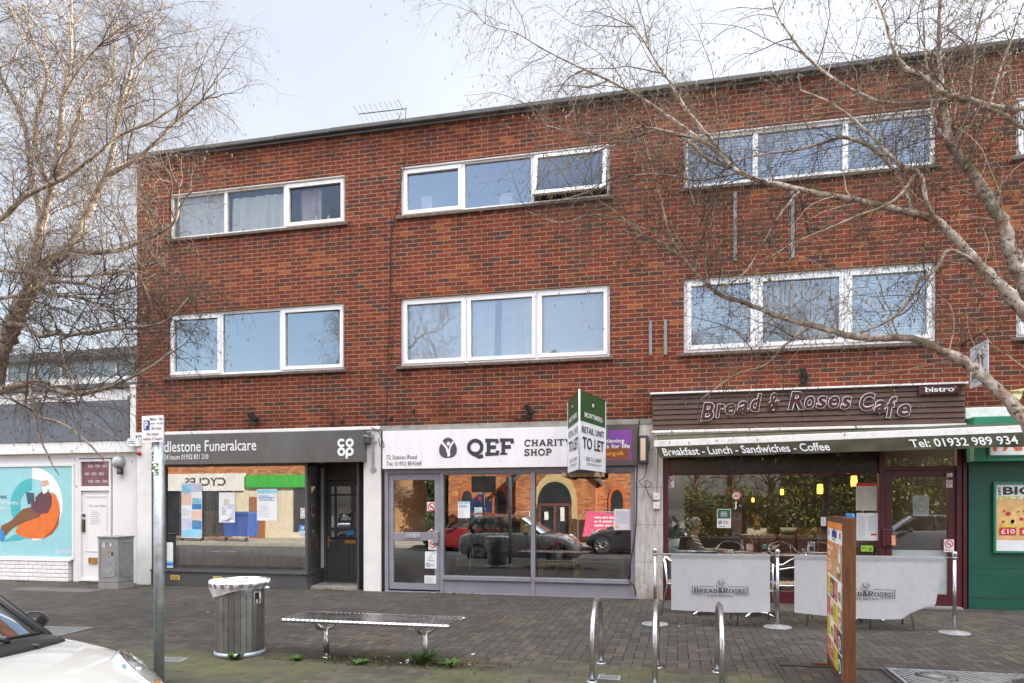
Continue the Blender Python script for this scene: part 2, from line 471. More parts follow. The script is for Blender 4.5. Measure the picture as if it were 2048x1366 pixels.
def lines(mb, x0, x1, z0, z1, y, n, m=0, fill=0.45, seed=0, M=None, centre=False):
    """small print too fine to read: rows of word-length dashes"""
    rg = random.Random(seed); h = (z1 - z0) / n
    for i in range(n):
        z = z1 - (i + 0.5) * h; x = x0; L = (x1 - x0) * (1 if i % 4 else 0.7) * rg.uniform(0.75, 1.0)
        if centre: x = x0 + ((x1 - x0) - L) / 2
        e = x + L
        while x < e:
            wd = min(rg.uniform(0.6, 2.6) * h, e - x)
            vs = [(x, y, z - h * fill / 2), (x + wd, y, z - h * fill / 2), (x + wd, y, z + h * fill / 2), (x, y, z + h * fill / 2)]
            if M is not None: vs = [M @ Vector(v) for v in vs]
            mb.add(vs, [(0, 1, 2, 3)], m)
            x += wd + h * 0.35
    return mb
def rect(mb, x0, x1, z0, z1, y, m=0, M=None):
    vs = [(x0, y, z0), (x1, y, z0), (x1, y, z1), (x0, y, z1)]
    if M is not None: vs = [M @ Vector(v) for v in vs]
    return mb.add(vs, [(0, 1, 2, 3)], m)
def ring(mb, cx, cz, r0, r1, y, m=0, a0=0, a1=360, n=28, M=None, sx=1.0):
    vs = []
    for i in range(n + 1):
        a = R(a0 + (a1 - a0) * i / n)
        for r in (r0, r1): vs.append(Vector((cx + r * math.cos(a) * sx, y, cz + r * math.sin(a))))
    if M is not None: vs = [M @ v for v in vs]
    return mb.add(vs, [(2 * i, 2 * i + 1, 2 * i + 3, 2 * i + 2) for i in range(n)], m)
# ================================================================ SETTING: ground, road, paving
def paving_mat():
    n = NT('block paving')
    x, y, z = n.sep(n.pos())
    wq = n.M('MULTIPLY', n.M('SUBTRACT', n.noise(n.pos(), 1.3, 2), 0.5), 0.05)
    u = n.M('ADD', n.M('DIVIDE', n.M('ADD', x, wq), 0.108), 600.0); v = n.M('ADD', n.M('DIVIDE', n.M('ADD', y, wq), 0.108), 600.0)
    i, j = n.M('FLOOR', u), n.M('FLOOR', v); fu, fv = n.M('FRACT', u), n.M('FRACT', v)
    d = n.M('FLOORED_MODULO', n.M('SUBTRACT', i, j), 4.0)
    eq = [n.M('COMPARE', d, float(k), 0.5) for k in range(4)]
    el = n.M('ADD', fu, eq[1]); er = n.M('ADD', n.M('SUBTRACT', 1.0, fu), eq[0])
    eb = n.M('ADD', fv, eq[2]); et = n.M('ADD', n.M('SUBTRACT', 1.0, fv), eq[3])
    e = n.M('MINIMUM', n.M('MINIMUM', el, er), n.M('MINIMUM', eb, et))
    bi = n.M('SUBTRACT', i, eq[1]); bj = n.M('ADD', j, eq[3])
    wn = n.n('TexWhiteNoise', noise_dimensions='2D'); n.l(n.comb(bi, bj), wn.inputs['Vector'])
    e2 = n.M('ADD', e, n.M('MULTIPLY', n.M('SUBTRACT', n.noise(n.pos(), 28.0, 3), 0.5), 0.05))
    mask = n.rng(e2, 0.02, 0.075)
    fine = n.noise(n.pos(), 140.0, 4, 0.75); big = n.noise(n.pos(), 0.7, 5)
    bc = n.ramp(wn.outputs['Value'], [(0, (0.050, 0.046, 0.042)), (0.5, (0.067, 0.062, 0.056)), (0.85, (0.082, 0.074, 0.064)), (1, (0.098, 0.080, 0.065))])
    bc = n.mix(1.0, bc, n.ramp(fine, [(0.3, (0.6, 0.6, 0.6)), (0.62, (1.12, 1.1, 1.08)), (0.75, (2.0, 1.95, 1.85))]), 'MULTIPLY')
    bc = n.mix(1.0, bc, n.ramp(big, [(0.3, (0.8, 0.79, 0.8)), (0.7, (1.18, 1.16, 1.1))]), 'MULTIPLY')
    # moss and algae growing in along the planted strip by the kerb
    ms = n.noise(n.pos(), 1.1, 6, 0.65)
    zone = n.M('MULTIPLY', n.rng(y, -4.55, -5.4), n.rng(x, 2.2, 0.6))
    zone = n.M('MAXIMUM', zone, n.M('MULTIPLY', n.rng(y, -0.6, -0.1), 0.75))
    k = n.rng(n.M('ADD', ms, n.M('MULTIPLY', zone, 0.30)), 0.76, 1.0)
    joint = n.mix(n.M('MULTIPLY', n.rng(n.M('ADD', ms, n.M('MULTIPLY', zone, 0.5)), 0.7, 0.95), 1.0), (0.010, 0.0095, 0.009), (0.055, 0.07, 0.014))
    bc = n.mix(n.M('MULTIPLY', k, 0.62), bc, n.mix(fine, (0.06, 0.072, 0.025), (0.14, 0.15, 0.05)))
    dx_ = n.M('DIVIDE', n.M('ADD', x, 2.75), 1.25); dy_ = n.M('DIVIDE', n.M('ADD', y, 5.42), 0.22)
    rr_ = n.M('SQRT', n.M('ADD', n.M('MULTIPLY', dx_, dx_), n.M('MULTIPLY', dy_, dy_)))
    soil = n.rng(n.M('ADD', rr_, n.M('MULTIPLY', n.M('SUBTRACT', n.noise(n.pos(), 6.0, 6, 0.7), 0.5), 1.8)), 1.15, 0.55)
    stain = n.rng(n.noise(n.pos(), 2.1, 7, 0.72), 0.55, 0.72, 0, 0.45); bc = n.mix(stain, bc, n.mix(1.0, bc, (0.52, 0.5, 0.48), 'MULTIPLY'))
    # chewing gum and drips
    vo = n.n('TexVoronoi'); n.l(n.pos(), vo.inputs['Vector']); vo.inputs['Scale'].default_value = 2.3
    bc = n.mix(n.M('MULTIPLY', n.rng(vo.outputs['Distance'], 0.06, 0.045), 0.45), bc, (0.24, 0.235, 0.225))
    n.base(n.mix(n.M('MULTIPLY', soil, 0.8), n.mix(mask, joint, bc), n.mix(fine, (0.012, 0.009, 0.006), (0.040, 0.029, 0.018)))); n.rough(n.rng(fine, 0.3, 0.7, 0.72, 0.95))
    n.b.inputs['Specular IOR Level'].default_value = 0.3
    n.bump(n.M('ADD', n.M('MULTIPLY', mask, 1.0), n.M('MULTIPLY', fine, 0.5)), 0.45, 0.006)
    return n.m
M_pave = paving_mat()
M_asph = mat('asphalt', (0.055, 0.055, 0.056), 0.9, var=0.25, scale=3, bump=0.5, bscale=180, dirt=0.25, dcol=(0.1, 0.095, 0.085))
M_kerb = mat('kerb granite', (0.28, 0.27, 0.26), 0.85, var=0.2, scale=9, bump=0.3, dirt=0.3)
M_flag = mat('pale paving', (0.36, 0.33, 0.28), 0.9, var=0.18, scale=2, bump=0.3, dirt=0.2)
M_earth = mat('earth', (0.12, 0.11, 0.075), 0.95, var=0.3, scale=0.2)
struct('ground', MB().quad((-400, -400, -0.3), (400, -400, -0.3), (400, 400, -0.3), (-400, 400, -0.3)), M_earth)
struct('road', MB().box(-120, 120, -15.0, -7.8, -0.6, -0.15), M_asph)
struct('pavement', MB().box(-120, 120, -7.75, 20, -0.5, 0.0), M_pave)
k = MB()
for i in range(-30, 30): k.box(i * 0.914 + 0.004, i * 0.914 + 0.91, -7.9, -7.75, -0.4, 0.004)
struct('kerb', k, M_kerb)
struct('opposite_pavement', MB().box(-120, 120, -17.4, -15.0, -0.4, -0.02), M_flag)
struct('forecourt', MB().box(-120, 120, -60, -17.4, -0.4, -0.01), M_flag)
ln = MB()
for i in range(-12, 12): ln.box(i * 6, i * 6 + 2, -11.55, -11.45, -0.152, -0.146)
tag(ln.build('road_marking', mat('road paint', (0.7, 0.7, 0.66), 0.8, dirt=0.4)), kind='structure')

# ================================================================ MATERIALS of the buildings
RED = [(0.0, (0.078, 0.038, 0.035)), (0.08, (0.090, 0.036, 0.031)), (0.22, (0.130, 0.033, 0.025)), (0.5, (0.162, 0.035, 0.022)), (0.78, (0.190, 0.041, 0.024)), (0.94, (0.225, 0.052, 0.027)), (1.0, (0.29, 0.088, 0.034))]
M_brick = brick_mat('red facing brick', 0.231, 0.0745, 0.0105, RED, (0.35, 0.225, 0.125), 0.5, 0.75)
M_conc = mat('weathered concrete', (0.27, 0.255, 0.23), 0.92, var=0.25, scale=5, bump=0.5, bscale=50, dirt=0.45)
M_cope = mat('lead and felt coping', (0.105, 0.107, 0.108), 0.8, var=0.25, scale=4, dirt=0.45, bump=0.3)
M_upvc = mat('white window frame', (0.80, 0.80, 0.81), 0.35, var=0.04, dirt=0.12, dcol=(0.35, 0.33, 0.28))
M_oldwhite = mat('flaking white paint', (0.76, 0.75, 0.73), 0.55, var=0.08, scale=9, dirt=0.42, dcol=(0.34, 0.30, 0.25), bump=0.2)
M_white = mat('white masonry paint', (0.74, 0.73, 0.70), 0.75, var=0.07, scale=3, dirt=0.22, dcol=(0.33, 0.29, 0.22), bump=0.25, bscale=25)
M_sill = mat('mossy tile sill', (0.13, 0.105, 0.085), 0.95, var=0.35, scale=14, dirt=0.4, dcol=(0.06, 0.065, 0.03), bump=0.6, bscale=30)
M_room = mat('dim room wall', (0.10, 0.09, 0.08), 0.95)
M_dark = mat('dark interior', (0.045, 0.04, 0.036), 0.9)
M_net = mat('net curtain', (0.84, 0.84, 0.84), 0.95, var=0.05)
M_pinkc = mat('mauve curtain', (0.62, 0.50, 0.55), 0.95, var=0.08)
M_roof = mat('roof felt', (0.12, 0.12, 0.12), 0.95, var=0.2)
M_gup = glass_mat('double glazing', 0.34, wav=0.035)
M_gone = glass_mat('old single glazing', 0.07, wav=0.05)
M_gnew = glass_mat('clear double glazing', 0.25, wav=0.03)
M_gshop = glass_mat('shop window glass', 0.20, wav=0.02, wscale=0.8)
M_gcafe = glass_mat('cafe window glass', 0.08, wav=0.015, wscale=0.8)
M_gdoor = glass_mat('door glass', 0.25)
M_coop = mat('slate grey shopfront paint', (0.075, 0.076, 0.079), 0.42, var=0.08, dirt=0.1)
M_qef = mat('grey lilac frame paint', (0.25, 0.245, 0.28), 0.5, var=0.1, scale=4, dirt=0.2)
M_burg = mat('burgundy frame paint', (0.085, 0.012, 0.018), 0.4, var=0.12, dirt=0.08)
M_green = mat('bottle green cladding', (0.012, 0.085, 0.055), 0.38, var=0.12, scale=2, dirt=0.14, dcol=(0.09, 0.13, 0.11))
M_brass = mat('worn brass', (0.50, 0.33, 0.10), 0.35, metal=0.9, var=0.2, dirt=0.2)
M_steel = mat('brushed stainless steel', (0.56, 0.56, 0.56), 0.28, metal=1.0, var=0.12, scale=3, dirt=0.12, dcol=(0.2, 0.18, 0.16))
M_galv = mat('galvanised steel', (0.42, 0.45, 0.48), 0.5, metal=0.75, var=0.25, scale=12, dirt=0.15, dcol=(0.22, 0.23, 0.24))
M_black = mat('black plastic', (0.016, 0.016, 0.017), 0.45)
M_cable = mat('black cable', (0.02, 0.02, 0.02), 0.6)
M_paper = mat('white paper', (0.78, 0.78, 0.77), 0.7, var=0.03)
M_ink = mat('black print', (0.035, 0.036, 0.04), 0.6)
M_greyink = mat('grey print', (0.30, 0.30, 0.32), 0.6)
M_lprint = mat('white print', (0.80, 0.80, 0.80), 0.6, var=0.03)
M_redp = mat('red print', (0.62, 0.03, 0.03), 0.6)
M_bluep = mat('blue print', (0.03, 0.24, 0.55), 0.6)
M_cream = mat('cream paint', (0.66, 0.58, 0.44), 0.7, dirt=0.2)
def trav():
    n = NT('travertine facing'); p = n.obj()
    mp = n.n('Mapping'); n.l(p, mp.inputs['Vector']); mp.inputs['Scale'].default_value = (9, 9, 1.2)
    f = n.noise(mp.outputs[0], 3.0, 7, 0.7); g = n.noise(p, 2.2, 7, 0.7)
    x, y, z = n.sep(n.pos())
    st = n.rng(n.M('ADD', g, n.M('MULTIPLY', n.rng(z, 1.0, 0.0), 0.25)), 0.55, 0.8)
    c = n.ramp(f, [(0.3, (0.33, 0.29, 0.26)), (0.5, (0.55, 0.51, 0.47)), (0.7, (0.66, 0.63, 0.60))])
    c = n.mix(n.M('MULTIPLY', st, 0.75), c, (0.17, 0.125, 0.09))
    jt = n.M('ABSOLUTE', n.M('SUBTRACT', n.M('FRACT', n.M('DIVIDE', z, 0.62)), 0.5))
    c = n.mix(n.rng(jt, 0.494, 0.497), c, (0.1, 0.09, 0.08))
    n.base(c); n.rough(0.7); n.bump(f, 0.3, 0.004); return n.m
M_trav = trav()

# ================================================================ THE BRICK BUILDING
LX, RX, TOP, BZ = -10.40, 12.0, 8.38, 2.985
bld = thing('brick_building', 'long three storey red brick terrace with flat roof, white windows and shops below', 'building', (-3, 0, 0))
WIN = [(-9.66, -5.94, 6.75, 7.63), (-4.86, -1.11, 6.76, 7.65), (0.10, 3.845, 6.76, 7.64), (4.92, 8.6, 6.76, 7.64),
       (-9.70, -5.96, 4.065, 5.285), (-4.86, -1.11, 4.065, 5.285), (0.10, 3.845, 4.065, 5.285), (4.92, 8.6, 4.065, 5.285)]
def holed_wall(mb, x0, x1, z0, z1, holes, y, th):
    xs = sorted({x0, x1, *[h[0] for h in holes], *[h[1] for h in holes]}); zs = sorted({z0, z1, *[h[2] for h in holes], *[h[3] for h in holes]})
    for a, b in zip(xs, xs[1:]):
        for c, d in zip(zs, zs[1:]):
            if any(h[0] <= a and b <= h[1] and h[2] <= c and d <= h[3] for h in holes): continue
            mb.quad((a, y, c), (b, y, c), (b, y, d), (a, y, d))
    for a, b, c, d in holes:
        for p, q in (((a, c), (a, d)), ((a, d), (b, d)), ((b, d), (b, c)), ((b, c), (a, c))):
            mb.quad((p[0], y, p[1]), (q[0], y, q[1]), (q[0], y + th, q[1]), (p[0], y + th, p[1]))
wl = MB(); holed_wall(wl, LX, RX, BZ, TOP, WIN, 0.0, 0.22)
wl.quad((LX, 0, 0), (LX, 9, 0), (LX, 9, TOP), (LX, 0, TOP)); wl.quad((RX, 0, 0), (RX, 9, 0), (RX, 9, TOP), (RX, 0, TOP)); wl.quad((LX, 9, 0), (RX, 9, 0), (RX, 9, TOP), (LX, 9, TOP))
wl.quad((LX, 0, BZ), (RX, 0, BZ), (RX, 0.22, BZ), (LX, 0.22, BZ))
wl.build('wall', M_brick, bld, fix=False)
# felted coping in uneven lengths, floors and rooms
cp = MB(); rg = random.Random(3); x = LX - 0.12
while x < RX:
    L = rg.uniform(1.1, 2.3); e = min(x + L, RX); h = rg.uniform(-0.008, 0.012)
    cp.box(x, e - 0.006, -0.11 - rg.uniform(0, 0.02), 0.3, TOP + h - 0.01, TOP + 0.065 + h); x = e
cp.box(LX - 0.04, RX, -0.05, 0.0, TOP - 0.05, TOP - 0.012)
cp.build('coping', M_cope, bld, bevel=0.012)
MB().box(LX + 0.02, RX - 0.02, 0.3, 8.9, TOP - 0.25, TOP - 0.05).build('roof', M_roof, bld)
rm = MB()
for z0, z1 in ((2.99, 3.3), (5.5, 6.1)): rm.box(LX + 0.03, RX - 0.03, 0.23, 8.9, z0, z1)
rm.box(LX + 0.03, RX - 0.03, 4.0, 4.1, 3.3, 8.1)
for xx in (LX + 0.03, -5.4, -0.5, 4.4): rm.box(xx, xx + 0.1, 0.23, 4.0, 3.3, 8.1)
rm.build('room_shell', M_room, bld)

def curtain(x0, x1, z0, z1, y, amp=0.03, n=None, flare=0.0, seed=1):
    mb = MB(); n = n or int((x1 - x0) * 48); rg = random.Random(seed); ph = [rg.uniform(0, 6) for _ in range(4)]
    vs = []; rows = 7
    for j in range(rows + 1):
        t = j / rows
        for i in range(n + 1):
            s = i / n; xx = x0 + (x1 - x0) * s; a = amp * (0.5 + t)
            yy = y + a * (math.sin(s * n * 0.62 + ph[0] + 0.8 * math.sin(s * 9)) + 0.7 * math.sin(s * n * 0.21 + ph[1] + t)) + 0.01 * math.sin(t * 3 + ph[2])
            vs.append((xx + flare * t * (s - 0.5), yy, z1 - (z1 - z0) * t))
    fs = [(j * (n + 1) + i, j * (n + 1) + i + 1, (j + 1) * (n + 1) + i + 1, (j + 1) * (n + 1) + i) for j in range(rows) for i in range(n)]
    return mb.add(vs, fs, 0, True)
def blind(x0, x1, z0, z1, y, pitch=0.045, seed=0):
    mb = MB(); z = z1; rg = random.Random(seed)
    while z > z0 + pitch:
        sg = [rg.uniform(-0.004, 0.004) for _ in range(7)]
        for i in range(6):
            a, b = x0 + (x1 - x0) * i / 6, x0 + (x1 - x0) * (i + 1) / 6
            mb.quad((a, y, z - pitch * 0.95 + sg[i]), (b, y, z - pitch * 0.95 + sg[i + 1]), (b, y + 0.02, z + sg[i + 1]), (a, y + 0.02, z + sg[i]))
        z -= pitch
    return mb
def window(i, muls, casements, fmat=M_upvc, opened=None, frame=0.055, glz=None):
    x0, x1, z0, z1 = WIN[i]; y0, y1 = 0.055, 0.125
    fr = MB()
    fr.box(x0, x1, y0, y1, z0, z0 + frame).box(x0, x1, y0, y1, z1 - frame, z1)
    ed = [x0] + [x0 + (x1 - x0) * m for m in muls] + [x1]
    fr.box(x0, x0 + frame, y0, y1, z0 + frame, z1 - frame).box(x1 - frame, x1, y0, y1, z0 + frame, z1 - frame)
    for m in ed[1:-1]: fr.box(m - frame * 0.6, m + frame * 0.6, y0 - 0.003, y1, z0 + frame, z1 - frame)
    if z0 > 6: fr.box(x0 + 0.01, x1 - 0.01, y0 - 0.045, y0, z1 - 0.03, z1 - 0.002)
    pans = []
    for k in range(len(ed) - 1):
        a = ed[k] + (frame if k == 0 else frame * 0.6); b = ed[k + 1] - (frame if k == len(ed) - 2 else frame * 0.6)
        c, d = z0 + frame, z1 - frame; q = 0.055
        if k == opened: pans.append(None); continue
        if k in casements:
            y2 = y0 - 0.018
            fr.box(a - 0.012, b + 0.012, y2, y1 - 0.02, c - 0.012, c + q).box(a - 0.012, b + 0.012, y2, y1 - 0.02, d - q, d + 0.012)
            fr.box(a - 0.012, a + q, y2, y1 - 0.02, c + q, d - q).box(b - q, b + 0.012, y2, y1 - 0.02, c + q, d - q)
            a += q; b -= q; c += q; d -= q
        pans.append((a, b, c, d))
    o = fr.build('window', fmat, bld, bevel=0.006)
    gp = MB()
    for p in pans:
        if p: rect(gp, p[0], p[1], p[2], p[3], y0 + 0.035)
    if opened is not None:
        k = opened; a, b = ed[k] + frame * 0.6, ed[k + 1] - frame; c, d = z0 + frame, z1 - frame
        Mx = Matrix.Translation((0, y0 - 0.01, d)) @ Matrix.Rotation(R(-14), 4, 'X') @ Matrix.Translation((0, 0, -d))
        q = 0.06; hs = MB()
        hs.box(a, b, -0.03, 0.03, c, c + q, M=Mx).box(a, b, -0.03, 0.03, d - q, d, M=Mx).box(a, a + q, -0.03, 0.03, c + q, d - q, M=Mx).box(b - q, b, -0.03, 0.03, c + q, d - q, M=Mx)
        hs.build('opened_casement', fmat, o, bevel=0.005)['label'] = 'top hung casement pushed open at the bottom'
        rect(gp, a + q, b - q, c + q, d - q, 0.0, M=Mx)
    gp.build('pane', glz or M_gup, o, fix=False)
    sl = MB()
    xx = x0 - 0.07; rgs = random.Random(i)
    while xx < x1 + 0.06:
        e = min(xx + 0.165, x1 + 0.07); dy = rgs.uniform(-0.006, 0.006); sl.box(xx, e - 0.004, -0.05 + dy, 0.06, z0 - 0.062 + dy * 0.5, z0 - 0.006 + dy * 0.4); xx = e
    sl.build('sill', M_sill, o, bevel=0.008)
    return o, ed
w0, e0 = window(0, (0.325, 0.665), (2,), M_oldwhite, glz=M_gone)
curtain(e0[0] + 0.1, e0[1] - 0.02, 6.8, 7.6, 0.19, 0.026, seed=2).build('net_curtain', M_net, w0, fix=False)
curtain(e0[1] + 0.04, e0[2] - 0.03, 6.8, 7.5, 0.19, 0.028, seed=3).build('net_curtain', M_net, w0, fix=False)
curtain(e0[2] + 0.16, e0[2] + 0.62, 6.8, 7.55, 0.3, 0.04, seed=4).build('curtain', M_pinkc, w0, fix=False)
for kx, kz, kr in ((0.30, 0.06, 0.07), (0.42, 0.05, 0.045), (0.58, 0.10, 0.05), (0.83, 0.09, 0.045), (0.98, 0.05, 0.07), (1.12, 0.06, 0.04)):
    orn = MB(); orn.lathe([(0.0, 0), (kr, 0), (kr * 0.9, kz), (kr * 0.4, kz * 1.5), (kr * 0.45, kz * 1.9), (0, kz * 2)], (e0[2] + kx, 0.17, 6.81), 10); orn.build('ornament', M_oldwhite, w0)
w1, e1 = window(1, (0.31, 0.645), (0,), opened=2)
curtain(e1[0] + 0.3, e1[0] + 0.5, 6.82, 7.2, 0.3, 0.02, seed=5).build('curtain', M_net, w1, fix=False)
MB().box(e1[1] + 0.62, e1[1] + 0.86, 0.22, 0.225, 6.82, 7.08).box(e1[1] + 0.3, e1[1] + 0.62, 0.22, 0.226, 6.82, 6.90).build('papers', M_paper, w1)
w2, e2 = window(2, (0.30, 0.66), (), M_upvc, frame=0.07)
blind(e2[0] + 0.1, e2[1] - 0.06, 6.85, 7.58, 0.15, seed=1).build('blind', M_net, w2, fix=False)
blind(e2[1] + 0.07, e2[2] - 0.06, 6.85, 7.58, 0.15, seed=2).build('blind', M_net, w2, fix=False)
blind(e2[2] + 0.07, e2[3] - 0.1, 6.95, 7.58, 0.15, seed=3).build('blind', M_net, w2, fix=False)
w3, e3 = window(3, (0.3, 0.66), (0, 1, 2))
w4, e4 = window(4, (0.31, 0.65), (0, 2), frame=0.05, glz=glass_mat('less reflective glazing', 0.24, wav=0.05))  # this window's glass has a lower mirror share than the default
w5, e5 = window(5, (0.325, 0.665), (0, 1, 2), glz=M_gnew)
curtain(e5[0] + 0.12, e5[1] - 0.1, 4.15, 5.2, 0.18, 0.02, seed=8).build('net_curtain', M_net, w5, fix=False)
curtain(e5[1] + 0.1, e5[1] + 0.5, 4.12, 5.2, 0.19, 0.028, seed=6).build('curtain', M_net, w5, fix=False)
curtain(e5[1] + 0.62, e5[2] - 0.1, 4.12, 5.2, 0.19, 0.028, flare=0.1, seed=7).build('curtain', M_net, w5, fix=False)
MB().box(e5[2] + 0.1, e5[3] - 0.1, 0.16, 0.165, 4.12, 5.2).build('roller_blind', M_net, w5)
w6, e6 = window(6, (0.305, 0.66), (0, 1, 2), frame=0.065)
blind(e6[0] + 0.12, e6[1] - 0.1, 4.2, 5.2, 0.15, 0.05, seed=4).build('blind', M_net, w6, fix=False)
curtain(e6[1] + 0.1, e6[2] - 0.1, 4.15, 5.2, 0.25, 0.03, seed=9).build('net_curtain', M_net, w6, fix=False)
blind(e6[2] + 0.1, e6[3] - 0.12, 4.2, 5.2, 0.15, 0.05, seed=5).build('blind', M_net, w6, fix=False)
w7, e7 = window(7, (0.3, 0.66), (0, 1, 2))

# ---- ground floor: piers and lintel bands
pr = MB(); pr.box(LX, -10.06, 0.0, 0.35, 0.0, 2.93); pr.build('pier', M_white, bld, bevel=0.006)['label'] = 'white painted end pier with black mould marks'
MB().box(-5.575, -5.235, 0.0, 0.35, 0.0, 2.93).build('pier', M_white, bld, bevel=0.006)
MB().box(-0.69, -0.235, -0.03, 0.35, 0.0, 2.91).build('pier', M_trav, bld, bevel=0.004)['label'] = 'stained travertine faced pier'
MB().box(LX, -5.235, -0.035, 0.0, 2.935, 2.995).build('lintel_band', M_white, bld, bevel=0.006)
MB().box(-5.23, -0.40, -0.04, 0.0, 2.905, 2.995).build('lintel_band', M_conc, bld, bevel=0.008)
MB().box(4.22, RX, -0.05, 0.0, 2.86, 3.03).build('lintel_band', M_oldwhite, bld, bevel=0.008)
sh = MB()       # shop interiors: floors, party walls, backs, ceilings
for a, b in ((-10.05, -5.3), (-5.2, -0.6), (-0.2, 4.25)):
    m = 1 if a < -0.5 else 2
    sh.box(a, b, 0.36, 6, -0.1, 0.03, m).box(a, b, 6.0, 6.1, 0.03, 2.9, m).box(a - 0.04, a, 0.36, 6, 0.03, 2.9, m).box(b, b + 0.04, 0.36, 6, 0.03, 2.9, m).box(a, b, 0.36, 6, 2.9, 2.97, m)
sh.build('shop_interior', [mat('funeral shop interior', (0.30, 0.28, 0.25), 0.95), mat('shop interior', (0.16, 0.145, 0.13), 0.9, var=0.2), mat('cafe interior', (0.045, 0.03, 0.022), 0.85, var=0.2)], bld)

# ---- funeral shopfront
def frame_rect(mb, x0, x1, z0, z1, y0, y1, t, tb=None, m=0):
    tb = tb or t
    mb.box(x0, x1, y0, y1, z0, z0 + tb, m).box(x0, x1, y0, y1, z1 - t, z1, m).box(x0, x0 + t, y0, y1, z0 + tb, z1 - t, m).box(x1 - t, x1, y0, y1, z0 + tb, z1 - t, m)
RWX, DX0, DX1 = -6.70, -6.83, -5.72      # return of the window towards the recessed door
sr = MB(); sr.box(-10.06, RWX, -0.02, 0.12, 0.0, 0.27)
sr.prism([(RWX, -0.02, 0.0), (RWX, 0.12, 0.0), (DX0 - 0.1, 0.95, 0.0), (DX0, 0.9, 0.0)], (0, 0, 0.27))
sr.box(-10.06, RWX + 0.02, -0.045, 0.1, 0.27, 0.315)
o = sr.build('stall_riser', M_coop, bld, bevel=0.006)
for px in (352, 437, 514):
    g = MB(); xx = X(px); g.box(xx - 0.1, xx + 0.1, -0.03, -0.0, 0.115, 0.205)
    for q in range(2):
        for r_ in range(3): g.box(xx - 0.075 + q * 0.08, xx - 0.015 + q * 0.08, -0.034, -0.03, 0.132 + r_ * 0.022, 0.14 + r_ * 0.022, 1)
    g.build('air_brick', [mat('yellow air brick', (0.62, 0.42, 0.10), 0.7), M_dark], o)
sf = MB(); frame_rect(sf, -10.06, RWX, 0.315, 2.36, 0.0, 0.09, 0.05, 0.03)
sf.box(-9.99, -9.75, 0.01, 0.07, 0.345, 2.31)
sf.prism([(RWX - 0.02, 0.09, 0.27), (DX0 - 0.04, 0.92, 0.27), (DX0, 0.9, 0.27), (RWX + 0.02, 0.06, 0.27)], (0, 0, 0.06)); sf.prism([(RWX - 0.02, 0.09, 2.3), (DX0 - 0.04, 0.92, 2.3), (DX0, 0.9, 2.3), (RWX + 0.02, 0.06, 2.3)], (0, 0, 0.08))
o = sf.build('shop_window', M_coop, bld, bevel=0.005)
MB().quad((-9.75, 0.045, 0.345), (RWX - 0.05, 0.045, 0.345), (RWX - 0.05, 0.045, 2.31), (-9.75, 0.045, 2.31)).quad((RWX + 0.0, 0.09, 0.33), (DX0 - 0.03, 0.9, 0.33), (DX0 - 0.03, 0.9, 2.3), (RWX + 0.0, 0.09, 2.3)).build('pane', M_gshop, o, fix=False)
wj = MB(); wj.box(DX0 - 0.02, DX0 - 0.005, 0.62, 0.9, 0.33, 2.3).box(DX0 - 0.5, DX0 - 0.04, 0.93, 0.96, 0.27, 2.5); wj.build('inner_wall', M_white, bld)
dr = MB(); yd = 0.9           # dark panelled door under a fanlight, 1 m back from the street
frame_rect(dr, DX0, DX1, 0.05, 2.5, yd, yd + 0.1, 0.045)
dr.box(DX0 + 0.045, DX1 - 0.045, yd + 0.01, yd + 0.09, 2.06, 2.12).box(DX0 + 0.045, DX1 - 0.045, yd + 0.04, yd + 0.06, 2.12, 2.455)
a, b = DX0 + 0.05, DX1 - 0.05
dr.box(a, b, yd + 0.03, yd + 0.07, 0.10, 0.92); dr.box(a, b, yd + 0.03, yd + 0.07, 1.94, 2.05); dr.box(a, b, yd + 0.025, yd + 0.075, 1.06, 1.12); dr.box(a, b, yd + 0.03, yd + 0.07, 0.9, 0.93)
for xx in (a + 0.035, a + 0.17, b - 0.17, b - 0.035): dr.box(xx - (0.035 if xx in (a + 0.035, b - 0.035) else 0.02), xx + (0.035 if xx in (a + 0.035, b - 0.035) else 0.02), yd + 0.028, yd + 0.072, 0.93, 1.94)
dr.box(a, b, yd + 0.03, yd + 0.07, 1.75, 1.79)
for x0, x1 in ((a + 0.07, (a + b) / 2 - 0.03), ((a + b) / 2 + 0.03, b - 0.07)):
    frame_rect(dr, x0, x1, 0.2, 0.82, yd + 0.018, yd + 0.03, 0.025)
o = dr.build('door', M_coop, bld, bevel=0.004)
rect(MB(), a + 0.05, b - 0.05, 0.93, 1.94, yd + 0.05).build('pane', M_gdoor, o, fix=False)
h = MB(); h.box(a + 0.02, a + 0.055, yd + 0.005, yd + 0.03, 0.72, 0.95).tube([(a + 0.04, yd, 0.87), (a + 0.04, yd - 0.04, 0.87), (a + 0.13, yd - 0.045, 0.865)], 0.009)
h.build('handle', M_brass, o)
h = MB(); h.box((a + b) / 2 - 0.12, (a + b) / 2 + 0.12, yd + 0.01, yd + 0.03, 0.81, 0.87); h.build('letter_plate', M_brass, o, bevel=0.004)
MB().box((a + b) / 2 - 0.08, (a + b) / 2 + 0.08, yd + 0.024, yd + 0.03, 0.98, 1.06).build('door_notice', mat('cyan notice', (0.02, 0.35, 0.6), 0.5), o)
MB().box(DX0 - 0.04, DX1 + 0.02, 0.1, 1.0, 0.0, 0.045).build('doorstep', M_conc, bld)
MB().box(-6.65, -5.575, 0.0, 1.0, 2.5, 2.52).box(DX1, DX1 + 0.02, 0.05, 0.95, 0.02, 2.5).build('porch_lining', M_coop, bld)

